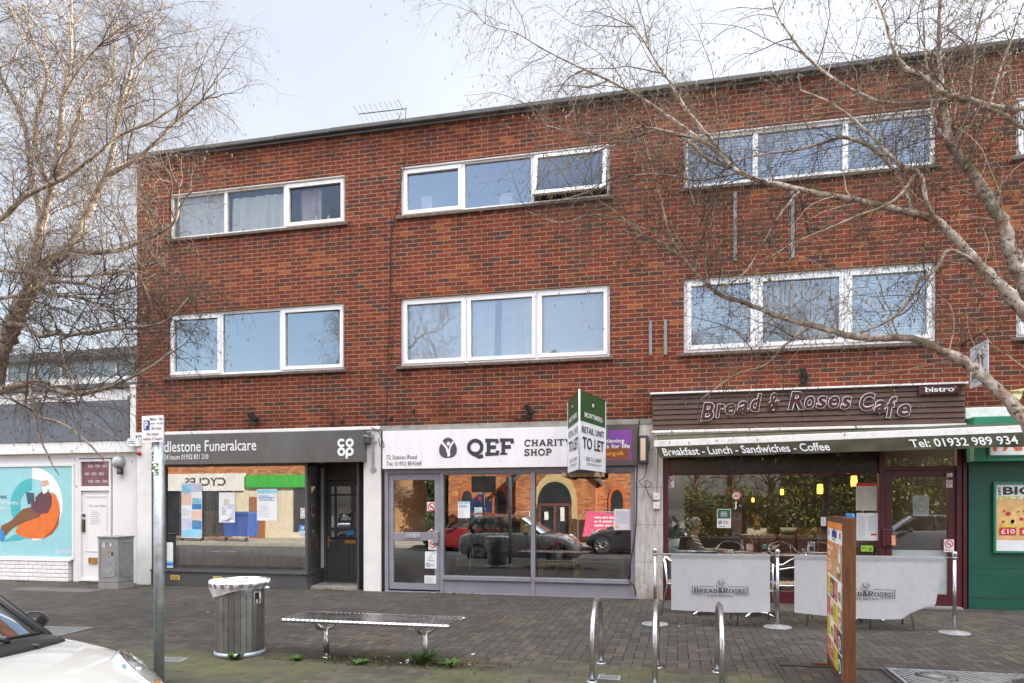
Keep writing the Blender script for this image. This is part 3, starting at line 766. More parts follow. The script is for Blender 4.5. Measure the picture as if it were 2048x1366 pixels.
# ---- charity shopfront
qd0, qd1, qx2, qx3 = -5.16, -4.09, -2.43, -0.71
q = MB(); t = 0.065
q.box(qd0, -0.69, 0.0, 0.12, 2.13, 2.215)
q.box(qd0, qd0 + t, 0.0, 0.12, 0.0, 2.13); q.box(qd1 - 0.02, qd1 + t - 0.02, 0.0, 0.12, 0.0, 2.13); q.box(qx2 - 0.035, qx2 + 0.04, -0.005, 0.12, 0.0, 2.13); q.box(qx3 - 0.05, qx3 + 0.02, 0.0, 0.12, 0.0, 2.13)
for a, b in ((qd1 + t - 0.02, qx2 - 0.035), (qx2 + 0.04, qx3 - 0.05)):
    q.box(a, b, -0.03, 0.12, 0.245, 0.315); q.box(a, b, 0.01, 0.1, 0.02, 0.245)
    q.box(a, b, 0.02, 0.1, 2.1, 2.13)
q.box(qd0, -0.69, -0.012, 0.1, 0.0, 0.02)
o = q.build('shop_window', M_qef, bld, bevel=0.005)
g = MB()
for a, b in ((qd1 + t - 0.02, qx2 - 0.035), (qx2 + 0.04, qx3 - 0.05)): rect(g, a, b, 0.315, 2.1, 0.055)
g.build('pane', M_gshop, o, fix=False)
d = MB(); a, b = qd0 + t + 0.01, qd1 - 0.03
d.box(a, b, 0.02, 0.08, 0.05, 0.17).box(a, b, 0.02, 0.08, 2.02, 2.125).box(a, a + 0.085, 0.02, 0.08, 0.17, 2.02).box(b - 0.1, b, 0.02, 0.08, 0.17, 2.02).box(a + 0.085, b - 0.1, 0.02, 0.08, 0.93, 1.08)
o = d.build('door', M_qef, bld, bevel=0.006)
rect(MB(), a + 0.085, b - 0.1, 0.17, 0.93, 0.05).quad((a + 0.085, 0.05, 1.08), (b - 0.1, 0.05, 1.08), (b - 0.1, 0.05, 2.02), (a + 0.085, 0.05, 2.02)).build('pane', M_gshop, o, fix=False)
MB().box(a + 0.32, a + 0.60, 0.008, 0.02, 0.97, 1.05).build('letter_plate', M_galv, o, bevel=0.006)
MB().box(b - 0.115, b - 0.02, -0.04, 0.02, 0.88, 1.1).build('handle', M_qef, o, bevel=0.012)
MB().box(-5.235, -5.165, 0.03, 0.1, 0, 2.9).build('downpipe_gap', M_black, bld)

# ---- cafe front
cx0, cx1, cm = -0.235, 4.26, 3.05
c = MB(); t = 0.07
c.box(cx0, cx0 + 0.085, 0.02, 0.14, 0.0, 2.75); c.box(cx0 + 0.085, cm, 0.02, 0.14, 0.0, 0.19); c.box(cx0 + 0.085, cm, 0.03, 0.14, 2.62, 2.75)
c.box(cm, cm + 0.085, 0.02, 0.14, 0.0, 2.75); c.box(cx1 - 0.14, cx1 - 0.065, 0.0, 0.14, 0.0, 2.75); c.box(cx1 - 0.055, cx1, -0.015, 0.14, 0, 2.75)
c.box(cm + 0.085, cx1 - 0.14, 0.03, 0.14, 2.1, 2.16).box(cm + 0.085, cx1 - 0.14, 0.03, 0.14, 2.55, 2.75)
c.box(cx0 + 0.085, cm, 0.05, 0.12, 2.06, 2.085)
o = c.build('shop_window', M_burg, bld, bevel=0.006)
hp = MB(); hp.box(cx0 + 0.085, cm, 0.085, 0.12, 2.085, 2.62)
for k in range(9): hp.box(cx0 + 0.25 + k * 0.36, cx0 + 0.262 + k * 0.36, 0.078, 0.085, 2.085, 2.62)
hp.build('head_panel', mat('dark brown head panel', (0.022, 0.014, 0.011), 0.25), bld)
g = MB(); rect(g, cx0 + 0.085, cm, 0.19, 2.06, 0.08); rect(g, cm + 0.085, cx1 - 0.14, 2.16, 2.55, 0.08); g.build('pane', M_gcafe, o, fix=False)
d = MB(); a, b = cm + 0.095, cx1 - 0.15
d.box(a, b, 0.03, 0.09, 0.03, 0.2).box(a, b, 0.03, 0.09, 2.0, 2.09).box(a, a + 0.09, 0.03, 0.09, 0.2, 2.0).box(b - 0.1, b, 0.03, 0.09, 0.2, 2.0)
o = d.build('door', M_burg, bld, bevel=0.006)
rect(MB(), a + 0.09, b - 0.1, 0.87, 2.0, 0.06).build('pane', M_gcafe, o, fix=False)
MB().box(a + 0.09, b - 0.1, 0.055, 0.065, 0.2, 0.87).build('frosted_panel', mat('frosted panel', (0.42, 0.45, 0.45), 0.35), o)
MB().box(a - 0.06, a + 0.09, -0.02, 0.03, 0.92, 1.2).build('handle', M_burg, o, bevel=0.012)
MB().box(cx0 + 0.09, cx0 + 0.24, 0.1, 0.12, 0.19, 0.88).build('frosted_panel', mat('pale green panel', (0.30, 0.36, 0.30), 0.5), bld)
MB().box(cm + 0.08, cx1 - 0.1, -0.15, 0.03, 0.0, 0.025).build('doorstep', M_conc, bld)

# ---- green shopfront at the right edge
g = MB(); g.box(4.275, 8.0, -0.03, 0.12, 0.0, 2.3)
g.box(4.275, 8.0, -0.034, -0.03, 0.17, 0.178, 1).box(4.275, 8, -0.034, -0.03, 0.62, 0.624, 1)
g.build('shopfront_cladding', [M_green, M_dark], bld, bevel=0.004)

# ---- taller building added out of view to keep the right birch in shade
tb_ = thing('brick_building', 'unseen tall red brick building with pitched roof, added to shade the right birch', 'building', (18, 0, 0))
m = MB(); m.box(12.1, 30, 0.0, 9.5, 0, 9.2); m.prism([(12.1, 0.0, 9.2), (12.1, 9.5, 9.2), (12.1, 4.7, 12.6)], (17.9, 0, 0)); m.build('wall', M_brick, tb_)
m = MB(); m.prism([(12.0, -0.3, 9.05), (12.0, 4.7, 12.65), (12.0, 9.8, 9.05), (12.0, 4.7, 12.9)], (18.1, 0, 0)); m.build('roof', M_roof, tb_)
for x_ in (13.2, 17.4, 21.6, 25.8):
    for z_ in (4.1, 6.8):
        m = MB(); frame_rect(m, x_, x_ + 2.6, z_, z_ + 1.4, -0.03, 0.0, 0.07); m.box(x_ + 1.26, x_ + 1.34, -0.028, 0, z_, z_ + 1.4); o = m.build('window', M_upvc, tb_); rect(MB(), x_ + 0.05, x_ + 2.55, z_ + 0.05, z_ + 1.35, -0.012).build('pane', M_gup, o, fix=False)
# ================================================================ LEFT NEIGHBOUR: low white opticians' shop
M_lwhite = mat('white render', (0.76, 0.75, 0.73), 0.7, var=0.05, scale=2, dirt=0.15, dcol=(0.38, 0.35, 0.3))
M_fasc = mat('anthracite fascia', (0.095, 0.098, 0.108), 0.35, var=0.06, scale=1)
M_clere = mat('grey green glazing', (0.22, 0.27, 0.28), 0.15, var=0.12, scale=0.8)
LY = 0.15
lx = lambda px: X(px, LY)
lz = lambda px, py: Z(px, py, LY)
low = thing('low_shop_building', 'low white opticians shop with grey fascia and clerestory glazing above', 'building', (-14, LY, 0))
L0, L1 = -22.0, LX - 0.015
m = MB()
zf0, zf1, zl = 2.86, 3.68, 2.62
m.box(L0, lx(146), LY + 0.02, LY + 0.3, 2.42, zl).box(lx(146), lx(158), LY, LY + 0.3, 0.0, zl).box(lx(225), L1, LY, LY + 0.3, 0.0, zl).box(lx(158), lx(225), LY, LY + 0.3, 2.52, zl)
m.box(L0, L1, LY - 0.10, LY + 0.3, zl, 2.86)
m.box(L1 - 0.16, L1 - 0.02, LY - 0.14, LY + 0.3, 2.86, 3.95)
m.box(L0, L1 - 0.17, LY + 0.0, LY + 0.3, 3.68, 3.92)
m.box(L0, L1, LY + 0.9, 8, 3.95, 4.35)
m.box(L0, L1, LY + 0.3, 8, 0, 0.05).box(L0, L1, 7.9, 8.0, 0, 4.4)
m.build('wall', M_lwhite, low, bevel=0.01)
m = MB(); m.box(L0, L1, LY - 0.06, LY + 0.95, 3.92, 4.03); m.build('eaves_strip', M_cope, low, bevel=0.01)
m = MB(); m.prism([(L0, LY + 1.5, 4.35), (L1, LY + 1.5, 4.35), (L1, LY + 1.5, 4.92), (L0, LY + 1.5, 4.80)], (0, 0.1, 0)); m.build('clerestory_glazing', M_clere, low)
xx = L1 - 0.45
while xx > L0: MB().box(xx, xx + 0.04, LY + 1.47, LY + 1.5, 4.36, 4.80).build('glazing_bar', M_lwhite, low); xx -= 0.75
m = MB(); m.prism([(L0, LY + 1.2, 4.80), (L1, LY + 1.2, 4.92), (L1, LY + 1.2, 5.08), (L0, LY + 1.2, 4.96)], (0, 6, 0)); m.build('roof', M_cope, low)
m = MB()
def plinth():
    xa = L0; r = random.Random(2)
    for row in range(5):
        z = row * 0.082; x0 = L0 + (0.12 if row % 2 else 0)
        while x0 < lx(138): m.box(x0, min(x0 + 0.222, lx(140)), LY - 0.055, LY + 0.1, z + 0.004, z + 0.078); x0 += 0.228
    m.box(L0, lx(143), LY - 0.065, LY + 0.1, 0.412, 0.45)
plinth(); m.build('brick_plinth', M_lwhite, low, bevel=0.008)
m = MB(); frame_rect(m, L0, lx(149), 0.45, 2.42, LY - 0.02, LY + 0.08, 0.05); m.build('shop_window', M_lwhite, low, bevel=0.006)
# door with a transom light
d0, d1 = lx(158), lx(222)
m = MB(); frame_rect(m, d0, d1, 0.02, 2.50, LY - 0.01, LY + 0.1, 0.045); m.box(d0 + 0.045, d1 - 0.045, LY - 0.01, LY + 0.1, 1.86, 1.95)
m.box(d0 + 0.05, d1 - 0.05, LY + 0.03, LY + 0.08, 0.04, 1.85); frame_rect(m, d0 + 0.15, d1 - 0.12, 0.62, 1.76, LY + 0.02, LY + 0.034, 0.02)
dr = m.build('door', M_lwhite, low, bevel=0.004)
m = MB(); m.box(d0 + 0.08, d0 + 0.13, LY - 0.01, LY + 0.03, 1.02, 1.28).cyl((d0 + 0.105, LY - 0.01, 1.36), (d0 + 0.105, LY + 0.03, 1.36), 0.03); m.build('handle', mat('aged bronze', (0.10, 0.075, 0.05), 0.4, metal=0.8), dr, bevel=0.01)
m = MB(); frame_rect(m, d0 + 0.22, d0 + 0.42, 0.38, 0.50, LY + 0.005, LY + 0.03, 0.02); m.box(d0 + 0.24, d0 + 0.40, LY + 0.015, LY + 0.03, 0.40, 0.48); m.build('letter_plate', M_brass, dr)
m = MB(); text(m, 'For your Eyes', d0 + 0.23, d0 + 0.62, 1.52, 1.58, LY + 0.028, bold=0.012); lines(m, d0 + 0.26, d0 + 0.52, 1.17, 1.47, LY + 0.028, 8, seed=4, fill=0.3); ring(m, d0 + 0.52, 0.82, 0.10, 0.106, LY + 0.028); ring(m, d0 + 0.52, 0.82, 0.04, 0.046, LY + 0.028)
m.build('door_lettering', M_greyink, dr, fix=False)
m = MB(); m.box(d0 + 0.045, d1 - 0.045, LY + 0.03, LY + 0.05, 1.95, 2.455, 0)
for r_ in range(3):
    for q in range(4):
        a = d0 + 0.03 + q * 0.17 + (0.08 if r_ % 2 else 0); z = 2.05 + r_ * 0.155
        if a + 0.13 > d1 - 0.03: continue
        if a < d0 + 0.06: continue
        for k_ in (0, 0.062): ring(m, a + 0.03 + k_, z, 0.020, 0.028, LY + 0.026, 1, n=12)
        rect(m, a + 0.05, a + 0.045 + 0.02, z + 0.004, z + 0.012, LY + 0.025, 1)
m.build('transom_light', [mat('mauve window film', (0.17, 0.075, 0.09), 0.3), M_lprint], dr, fix=False)

# the fascia board and the poster are things of their own
fs = MB(); fs.prism([(L0, LY - 0.12, zf0), (L1 - 0.2, LY - 0.12, zf0), (L1 - 0.2, LY - 0.04, zf1), (L0, LY - 0.04, zf1)], (0, 0.1, 0))
fs.box(L1 - 0.2, L1 - 0.165, LY - 0.16, LY + 0.05, zf0 - 0.02, zf1 + 0.06)
t = thing('fascia_board', 'long blank anthracite fascia board over the white opticians shop', 'shop sign', (-13, LY - 0.1, zf0))
fs.build('panel', M_fasc, t, bevel=0.004)

t = thing('window_poster', 'turquoise shop window poster of a bearded man reading in an orange beanbag', 'poster', (lx(70), LY, 0.5))
py0 = LY + 0.0
TQ, TQ2 = mat('turquoise print', (0.30, 0.58, 0.61), 0.55, var=0.06), mat('teal print', (0.06, 0.42, 0.44), 0.55)
m = MB(); rect(m, L0 + 0.05, lx(145), 0.50, 2.37, py0)
q = lambda px, py: (lx(px), lz(px, py))
cxp, czp = q(64, 1010)
ring(m, cxp, czp, 0.30, 0.55, py0 - 0.002, 1, 90, 270)
ring(m, cxp + 0.01, czp + 0.02, 0.52, 0.76, py0 - 0.003, 2, -90, 90)
pl = lambda pts, mi, dz: m.poly([(q(a, b)[0], py0 - dz, q(a, b)[1]) for a, b in pts], mi)
pl([(64, 1000), (100, 985), (108, 1040), (70, 1035)], 7, 0.0032)                                  # shadow side of ring
pl([(5, 1083), (30, 1068), (60, 1072), (40, 1080)], 1, 0.0033)
pl([(30, 1063), (38, 1050), (62, 1040), (84, 1020), (96, 996), (104, 984), (112, 990), (118, 1005), (120, 1030), (116, 1052), (104, 1068), (88, 1077), (60, 1077), (38, 1071)], 3, 0.004)
pl([(86, 1076), (108, 1056), (118, 1032), (119, 1010), (120, 1030), (116, 1052), (104, 1068)], 8, 0.0045)
pl([(2, 1052), (22, 1042), (46, 1018), (70, 1012), (84, 1020), (80, 1034), (50, 1044), (26, 1056), (10, 1072), (4, 1070)], 4, 0.005)   # trousers
pl([(62, 1010), (70, 996), (82, 984), (96, 982), (104, 992), (104, 1010), (96, 1026), (80, 1028), (64, 1020)], 5, 0.0055)                # jumper
pl([(54, 994), (64, 990), (72, 998), (70, 1004), (58, 1006)], 6, 0.006)
pl([(52, 984), (68, 986), (70, 1006), (56, 1008)], 7, 0.0065)                                          # book
pl([(83, 962), (88, 955), (96, 955), (100, 962), (99, 974), (94, 984), (86, 986), (83, 976)], 6, 0.006)
pl([(84, 972), (90, 974), (98, 968), (99, 974), (94, 985), (87, 988)], 2, 0.0066)                     # beard
pl([(84, 962), (88, 954), (97, 954), (101, 962), (99, 968), (96, 960)], 2, 0.0068)
pl([(0, 1056), (8, 1062), (10, 1076), (4, 1083), (0, 1080)], 9, 0.006)
for s, a, b, c_, d_ in (('rest.', 0, 15, 997, 990), ('10 months.', 3, 38, 1009, 1002), ('posit.', 0, 15, 1021, 1014), ('LEIGHTONS', 110, 143, 1107, 1100), ('e required.', 0, 20, 1109, 1104)):
    text(m, s, q(a, c_)[0], q(b, c_)[0], q(a, c_)[1], q(a, d_)[1], py0 - 0.003, 7 if s == 'rest.' else 2, bold=0.01)
m.build('print', [TQ, TQ2, M_lprint, mat('orange print', (0.72, 0.16, 0.025), 0.55), mat('brown print', (0.20, 0.085, 0.03), 0.6), mat('plum print', (0.12, 0.045, 0.055), 0.6, var=0.2), mat('skin print', (0.62, 0.40, 0.31), 0.6), mat('dark teal print', (0.035, 0.09, 0.11), 0.6), mat('deep orange print', (0.40, 0.075, 0.012), 0.55), M_bluep], t, fix=False)

# ================================================================ SIGNS ON THE BRICK BUILDING
def plane_M(O, ex, ez):
    """unit square (x,z) to the parallelogram O, O+ex, O+ez; y goes along its normal, away from the viewer"""
    ex, ez = Vector(ex), Vector(ez); n = ez.cross(ex).normalized()
    return Matrix(((ex.x, n.x, ez.x, O[0]), (ex.y, n.y, ez.y, O[1]), (ex.z, n.z, ez.z, O[2]), (0, 0, 0, 1)))
# funeral directors' fascia
fy = -0.17
t = thing('shop_sign', 'dark grey funeral directors shop sign with white lettering beside the white pier', 'shop sign', (-7.8, fy, 2.33))
m = MB(); m.box(X(303, fy) - 0.0, X(727, fy), fy, -0.03, 2.345, 2.92); m.build('fascia_panel', mat('dark grey satin fascia', (0.098, 0.099, 0.096), 0.3, var=0.22, scale=1.0, dirt=0.2, dcol=(0.12, 0.115, 0.10), stretch=(2, 2, 0.6)), t, bevel=0.004)
m = MB(); sx = lambda px: X(px, fy); sz = lambda px, py: Z(px, py, fy)
text(m, 'Addlestone Funeralcare', sx(303), sx(513), sz(400, 903), sz(400, 881), fy - 0.004, bold=0.006)
text(m, 'Call us 24 hours 01932 831 210', sx(303), sx(417), sz(360, 919), sz(360, 909), fy - 0.004, bold=0.006)
m.build('lettering', M_lprint, t, fix=False)
m = MB(); g0, g1 = sx(675), sx(708); gw = (g1 - g0) / 2; zt = sz(690, 877); r_ = gw * 0.5
for a, b, k in ((0, 0, 'c'), (1, 0, 'o'), (0, 1, 'o'), (1, 1, 'p')):
    cx_, cz_ = g0 + gw * (a + 0.5), zt - gw * (b + 0.5) * 0.98
    if k == 'c': ring(m, cx_, cz_, r_ * 0.42, r_ * 0.98, fy - 0.008, a0=35, a1=325, n=22)
    else: ring(m, cx_, cz_, r_ * 0.42, r_ * 0.98, fy - 0.008 - 0.001 * a, n=26)
    if k == 'p': rect(m, cx_ - r_ * 0.98, cx_ - r_ * 0.42, cz_ - r_ * 1.55, cz_, fy - 0.0105)
m.build('logo', M_lprint, t, fix=False)

# charity shop fascia
qy = -0.10
sx = lambda px: X(px, qy); sz = lambda px, py: Z(px, py, qy)
t = thing('shop_sign', 'white charity shop sign board with black slab lettering and purple end panel', 'shop sign', (-3, qy, 2.2))
m = MB(); m.box(sx(765), sx(1000), qy, -0.02, 2.215, 2.895).box(sx(1000) + 0.003, sx(1168), qy, -0.02, 2.215, 2.895)
for px in (770, 850, 930, 1010, 1090): 
    for zz in (2.235, 2.875): m.lathe([(0.009, 0), (0.008, -0.004), (0, -0.005)], (sx(px), qy, zz), 8, axis='y')
m.build('board', mat('white sign board', (0.80, 0.79, 0.81), 0.4, var=0.05, scale=1.5, dirt=0.22, dcol=(0.50, 0.48, 0.46), stretch=(5, 5, 0.7)), t, bevel=0.002)
m = MB()
slab(m, 'QEF', sx(935), sx(1026), sz(980, 910), sz(980, 879), qy - 0.004, wt=2.5)
slab(m, 'CHARITY', sx(1049), sx(1143), sz(1090, 892), sz(1090, 879), qy - 0.004, wt=2.3)
slab(m, 'SHOP', sx(1049), sx(1103), sz(1075, 911), sz(1075, 898), qy - 0.004, wt=2.3)
text(m, '72 Station Road', sx(773), sx(834), sz(800, 918.5), sz(800, 910), qy - 0.004, bold=0.0)
text(m, 'Tel: 01932 854268', sx(773), sx(843), sz(800, 931), sz(800, 923), qy - 0.004, bold=0.0)
m.build('lettering', M_ink, t, fix=False)
m = MB(); lc, lzc = sx(896), sz(896, 897); pts = []
for i in range(28):
    a = 2 * math.pi * i / 28; rr = 0.17 * (1 + 0.08 * math.cos(3 * a + math.pi / 2))
    pts.append((lc + rr * math.cos(a) * 0.95, qy - 0.003, lzc + 0.01 + rr * 1.08 * math.sin(a) * (1.05 if math.sin(a) < 0 else 0.92)))
m.poly(pts, 0)
stroke(m, [(lc - 0.115, lzc + 0.115), (lc - 0.03, lzc + 0.02), (lc + 0.0, lzc - 0.06), (lc + 0.02, lzc - 0.13)], 0.042, qy - 0.005, 1)
stroke(m, [(lc + 0.105, lzc + 0.125), (lc + 0.04, lzc + 0.03), (lc + 0.02, lzc - 0.05), (lc + 0.03, lzc - 0.12), (lc - 0.01, lzc - 0.135)], 0.03, qy - 0.0056, 1)
ring(m, lc + 0.01, lzc + 0.085, 0.0, 0.034, qy - 0.005, 1, n=16)
m.build('logo', [mat('charcoal print', (0.07, 0.07, 0.085), 0.45), M_lprint], t, fix=False)
m = MB(); e0_, e1_ = sx(1168) + 0.004, sx(1275); m.box(e0_, e1_, qy, -0.02, 2.225, 2.905)
rect(m, sx(1218), sx(1263), sz(1240, 920), sz(1240, 860), qy - 0.002, 1); rect(m, sx(1208), sx(1258), sz(1240, 919), sz(1240, 892), qy - 0.0025, 2)
rect(m, sx(1180), sx(1217), sz(1240, 922), sz(1240, 853), qy - 0.0022, 5)
for s, a, b, c_, d_, mi in (('achieving', 1198, 1249, 888, 877, 3), ('goals for life', 1190, 1260, 899, 888, 3), ('qef.org.uk', 1194, 1248, 913, 902, 4)):
    text(m, s, sx(a), sx(b), sz(1240, c_), sz(1240, d_), qy - 0.004, mi, bold=0.012)
m.build('end_panel', [mat('umber sign print', (0.085, 0.068, 0.062), 0.45), mat('purple print', (0.20, 0.05, 0.30), 0.45), mat('rust print', (0.22, 0.06, 0.015), 0.45), M_lprint, mat('amber print', (0.85, 0.36, 0.04), 0.45), mat('slate blue print', (0.10, 0.13, 0.18), 0.45)], t, fix=False)

# V-shaped letting board on timber brackets
t = thing('to_let_board', 'green and white V shaped estate agents to let board on the charity shop front', 'letting board', (-1.45, -0.7, 2.1))
A, B, Cc = Vector((-1.80, -0.13, 0)), Vector((-1.44, -1.36, 0)), Vector((-1.17, -0.13, 0)); z0, z1 = 2.10, 3.30
def face(mb, p, q_):
    ex = q_ - p; Mx = plane_M((p.x, p.y, z0), ex, (0, 0, z1 - z0))
    rect(mb, 0, 1, 0, 1, 0, 0, Mx); rect(mb, 0, 1, 0.62, 1, -0.003, 1, Mx)
    ring(mb, 0.48, 0.865, 0, 0.055, -0.006, 2, M=Mx, sx=1.0); text(mb, 'M', 0.445, 0.515, 0.84, 0.89, -0.008, 3, M=Mx, bold=0.02)
    text(mb, 'MORTIMERS', 0.17, 0.85, 0.68, 0.745, -0.006, 3, M=Mx, bold=0.012)
    text(mb, 'RETAIL UNIT', 0.08, 0.92, 0.475, 0.56, -0.006, 2, M=Mx, bold=0.008); text(mb, 'TO LET', 0.1, 0.92, 0.275, 0.425, -0.006, 2, M=Mx, bold=0.016)
    text(mb, '020 7112 8097', 0.22, 0.82, 0.125, 0.175, -0.006, 2, M=Mx, bold=0.006); text(mb, 'MORTIMERSUK.COM', 0.26, 0.8, 0.07, 0.1, -0.006, 2, M=Mx)
MT = [mat('letting board white', (0.78, 0.79, 0.82), 0.45, var=0.04, dirt=0.1), mat('letting board green', (0.022, 0.085, 0.024), 0.45, var=0.15), M_ink, M_lprint]
for p, q_ in ((A, B), (B, Cc)):
    m = MB(); face(m, p, q_); m.build('board_face', MT, t, fix=False)
m = MB(); bk = Vector((0, 0.012, 0))
m.tube([B + Vector((0, -0.01, z0 - 0.01)), B + Vector((0, -0.01, z1 + 0.01))], 0.014, 6)
for p in (A, Cc): m.tube([p + Vector((0, 0, z0)), p + Vector((0, 0, z1))], 0.008, 6)
for zz in (z0, z1): m.tube([A + Vector((0, 0, zz)), B + Vector((0, 0, zz))], 0.008, 6, 1); m.tube([B + Vector((0, 0, zz)), Cc + Vector((0, 0, zz))], 0.008, 6, 1)
m.build('edge_trim', [M_lprint, M_ink], t)
m = MB()
for dx in (-0.1, 0.42): m.box(-1.72 + dx, -1.66 + dx, -0.9 + abs(dx - 0.16), -0.02, 2.02, 2.09)
m.box(-1.8, -1.17, -0.3, -0.25, 2.03, 2.1); m.build('timber_bracket', mat('raw timber', (0.42, 0.30, 0.16), 0.8, var=0.2, stretch=(2, 2, 12)), t)

# cafe fascia: dark stained boards, applied letters
wy = -0.14
sx = lambda px: X(px, wy); sz = lambda px, py: Z(px, py, wy)
def wood(name, a, b, stretch=(1.2, 14, 14), rough=0.55):
    n = NT(name); mp = n.n('Mapping'); n.l(n.obj(), mp.inputs['Vector']); mp.inputs['Scale'].default_value = stretch
    f = n.noise(mp.outputs[0], 2.5, 8, 0.7); g = n.noise(n.obj(), 1.4, 5)
    c = n.mix(n.rng(f, 0.3, 0.7), a, b); n.base(n.mix(n.rng(g, 0.45, 0.75, 0, 0.5), c, tuple(v * 0.55 for v in a))); n.rough(rough); n.bump(f, 0.25, 0.003); return n.m
M_wood = wood('dark stained board', (0.046, 0.021, 0.013), (0.125, 0.060, 0.037))
M_wood2 = wood('oak stained frame', (0.06, 0.022, 0.008), (0.17, 0.066, 0.022), (14, 14, 1.2), 0.45)
t = thing('shop_sign', 'dark wooden slatted cafe sign with burgundy outlined lettering', 'shop sign', (2, wy, 2.8))
m = MB(); zb, zt_ = 2.79, 3.375; nb = 7; hb = (zt_ - zb) / nb; bx = [(-0.40, 1.9), (1.904, 4.19)]
for i in range(nb):
    for a, b in bx: m.prism([(a, wy + 0.03, zb + i * hb), (a, wy, zb + i * hb + 0.006), (a, wy + 0.012, zb + (i + 1) * hb - 0.012), (a, wy + 0.03, zb + (i + 1) * hb - 0.012)], (b - a, 0, 0))
m.box(-0.40, 4.19, wy + 0.03, -0.01, zb, zt_)
m.build('boards', M_wood, t)
m = MB(); m.box(-0.44, 4.22, wy - 0.04, -0.005, zt_, zt_ + 0.028); m.box(-0.41, 4.2, wy - 0.02, wy + 0.04, zb - 0.045, zb - 0.005)
m.build('flashing', M_oldwhite, t, bevel=0.004)
Zm = lambda x, y: (1300 + x / 2.738, 440 + y / 2.738)
LT = [('B', 275, 352, 997, 1103), ('r', 358, 412, 1005, 1085), ('e', 410, 468, 1003, 1070), ('a', 474, 542, 990, 1062), ('d', 546, 612, 950, 1053), ('&', 643, 708, 945, 1045), ('R', 752, 845, 937, 1042), ('o', 842, 902, 962, 1040), ('s', 905, 970, 962, 1035), ('e', 972, 1037, 962, 1035), ('s', 1038, 1104, 965, 1040), ('C', 1143, 1232, 945, 1050), ('a', 1222, 1290, 985, 1062), ('f', 1288, 1352, 965, 1085), ('e', 1350, 1426, 1005, 1080)]
for ch, a, b, c_, d_ in LT:
    m = MB(); p0, p1 = Zm(a, d_), Zm(b, c_); x0, x1, z0_, z1_ = sx(p0[0]), sx(p1[0]), sz(p0[0], p0[1]), sz(p1[0], p1[1]); h = (z1_ - z0_)
    k = h * (0.055 if ch.isupper() or ch in '&df' else 0.075)
    text(m, ch, x0, x1, z0_, z1_, wy - 0.028, 1, bold=0.055, shear=0.22); text(m, ch, x0 + k * .5, x1 - k * .5, z0_ + k * .5, z1_ - k * .5, wy - 0.034, 0, bold=0.026, shear=0.22)
    m.build('letter', [mat('burgundy letter', (0.062, 0.011, 0.015), 0.35), M_lprint], t, fix=False)
m = MB(); a, b = sx(Zm(1468, 0)[0]), sx(Zm(1695, 0)[0]); z0_, z1_ = sz(1880, 788), sz(1880, 771); m.box(a, b, wy - 0.03, wy, z0_, z1_)
text(m, 'bistro', sx(1849), sx(1907), z0_ + 0.03, z1_ - 0.02, wy - 0.033, 1, bold=0.02); m.build('plaque', [mat('burgundy letter', (0.1, 0.02, 0.025), 0.35), M_lprint], t, fix=False)

# awning: canvas, front bar and printed valance; one arm is run out further than the other
t = thing('awning', 'olive green cafe awning, nearly closed, with white printed valance', 'awning', (2, -0.3, 2.4))
YL, YR = -0.36, -1.02
TL, BL = P(1312, 894, YL), P(1320, 916, YL); TR, BR = P(2052, 864, YR), P(2052, 893, YR)
ex = TR - TL
M_canv = mat('algae stained olive canvas', (0.066, 0.066, 0.038), 0.9, var=0.3, scale=5, dirt=0.35, dcol=(0.045, 0.06, 0.02), bump=0.3)
m = MB(); n = 40; vs = []
for j in range(4):
    for i in range(n + 1):
        a = TL.lerp(TR, i / n); b = BL.lerp(BR, i / n); p = a.lerp(b, j / 3); p.y += 0.008 * math.sin(i * 1.1 + j) * j; p.z += 0.004 * math.sin(i * 0.9) * (j == 3); vs.append(p)
m.add(vs, [(j * (n + 1) + i, j * (n + 1) + i + 1, (j + 1) * (n + 1) + i + 1, (j + 1) * (n + 1) + i) for j in range(3) for i in range(n)], 0, True)
m.build('valance', M_canv, t, fix=False)
m = MB(); bt = P(1308, 881, YL); bt2 = P(2054, 850, YR)
m.prism([bt, P(1308, 894, YL), P(1308, 894, YL) + Vector((0, 0.1, 0)), bt + Vector((0, 0.1, 0))], bt2 - bt); m.build('front_bar', M_oldwhite, t, bevel=0.008)
m = MB(); m.quad(bt + Vector((0.04, 0.09, 0)), bt2 + Vector((0, 0.09, 0)), Vector((4.75, -0.06, 2.80)), Vector((-0.33, -0.06, 2.76))); m.build('canopy', M_canv, t, fix=False)
m = MB(); m.box(-0.38, 4.78, -0.12, -0.055, 2.70, 2.775); m.build('roller', M_oldwhite, t, bevel=0.02)
for xa, ya, xb in ((0.35, -0.36, 0.9), (4.15, -0.88, 3.5)):
    m = MB(); m.tube([(xa, -0.08, 2.66), (xb, (ya - 0.1) / 2, 2.60), (xa, ya + 0.06, 2.53)], 0.022, 8); m.build('folding_arm', M_oldwhite, t)
m = MB(); Mx = plane_M(BL, BR - BL, TL - BL); W = 732.0
f_ = lambda px: (px - 1320) / W
text(m, 'Breakfast - Lunch - Sandwiches - Coffee', f_(1332), f_(1693), 0.18, 0.86, -0.012, bold=0.014, M=Mx); text(m, 'Tel: 01932 989 934', f_(1850), f_(2042), 0.2, 0.86, -0.012, bold=0.014, M=Mx)
m.build('lettering', M_lprint, t, fix=False)

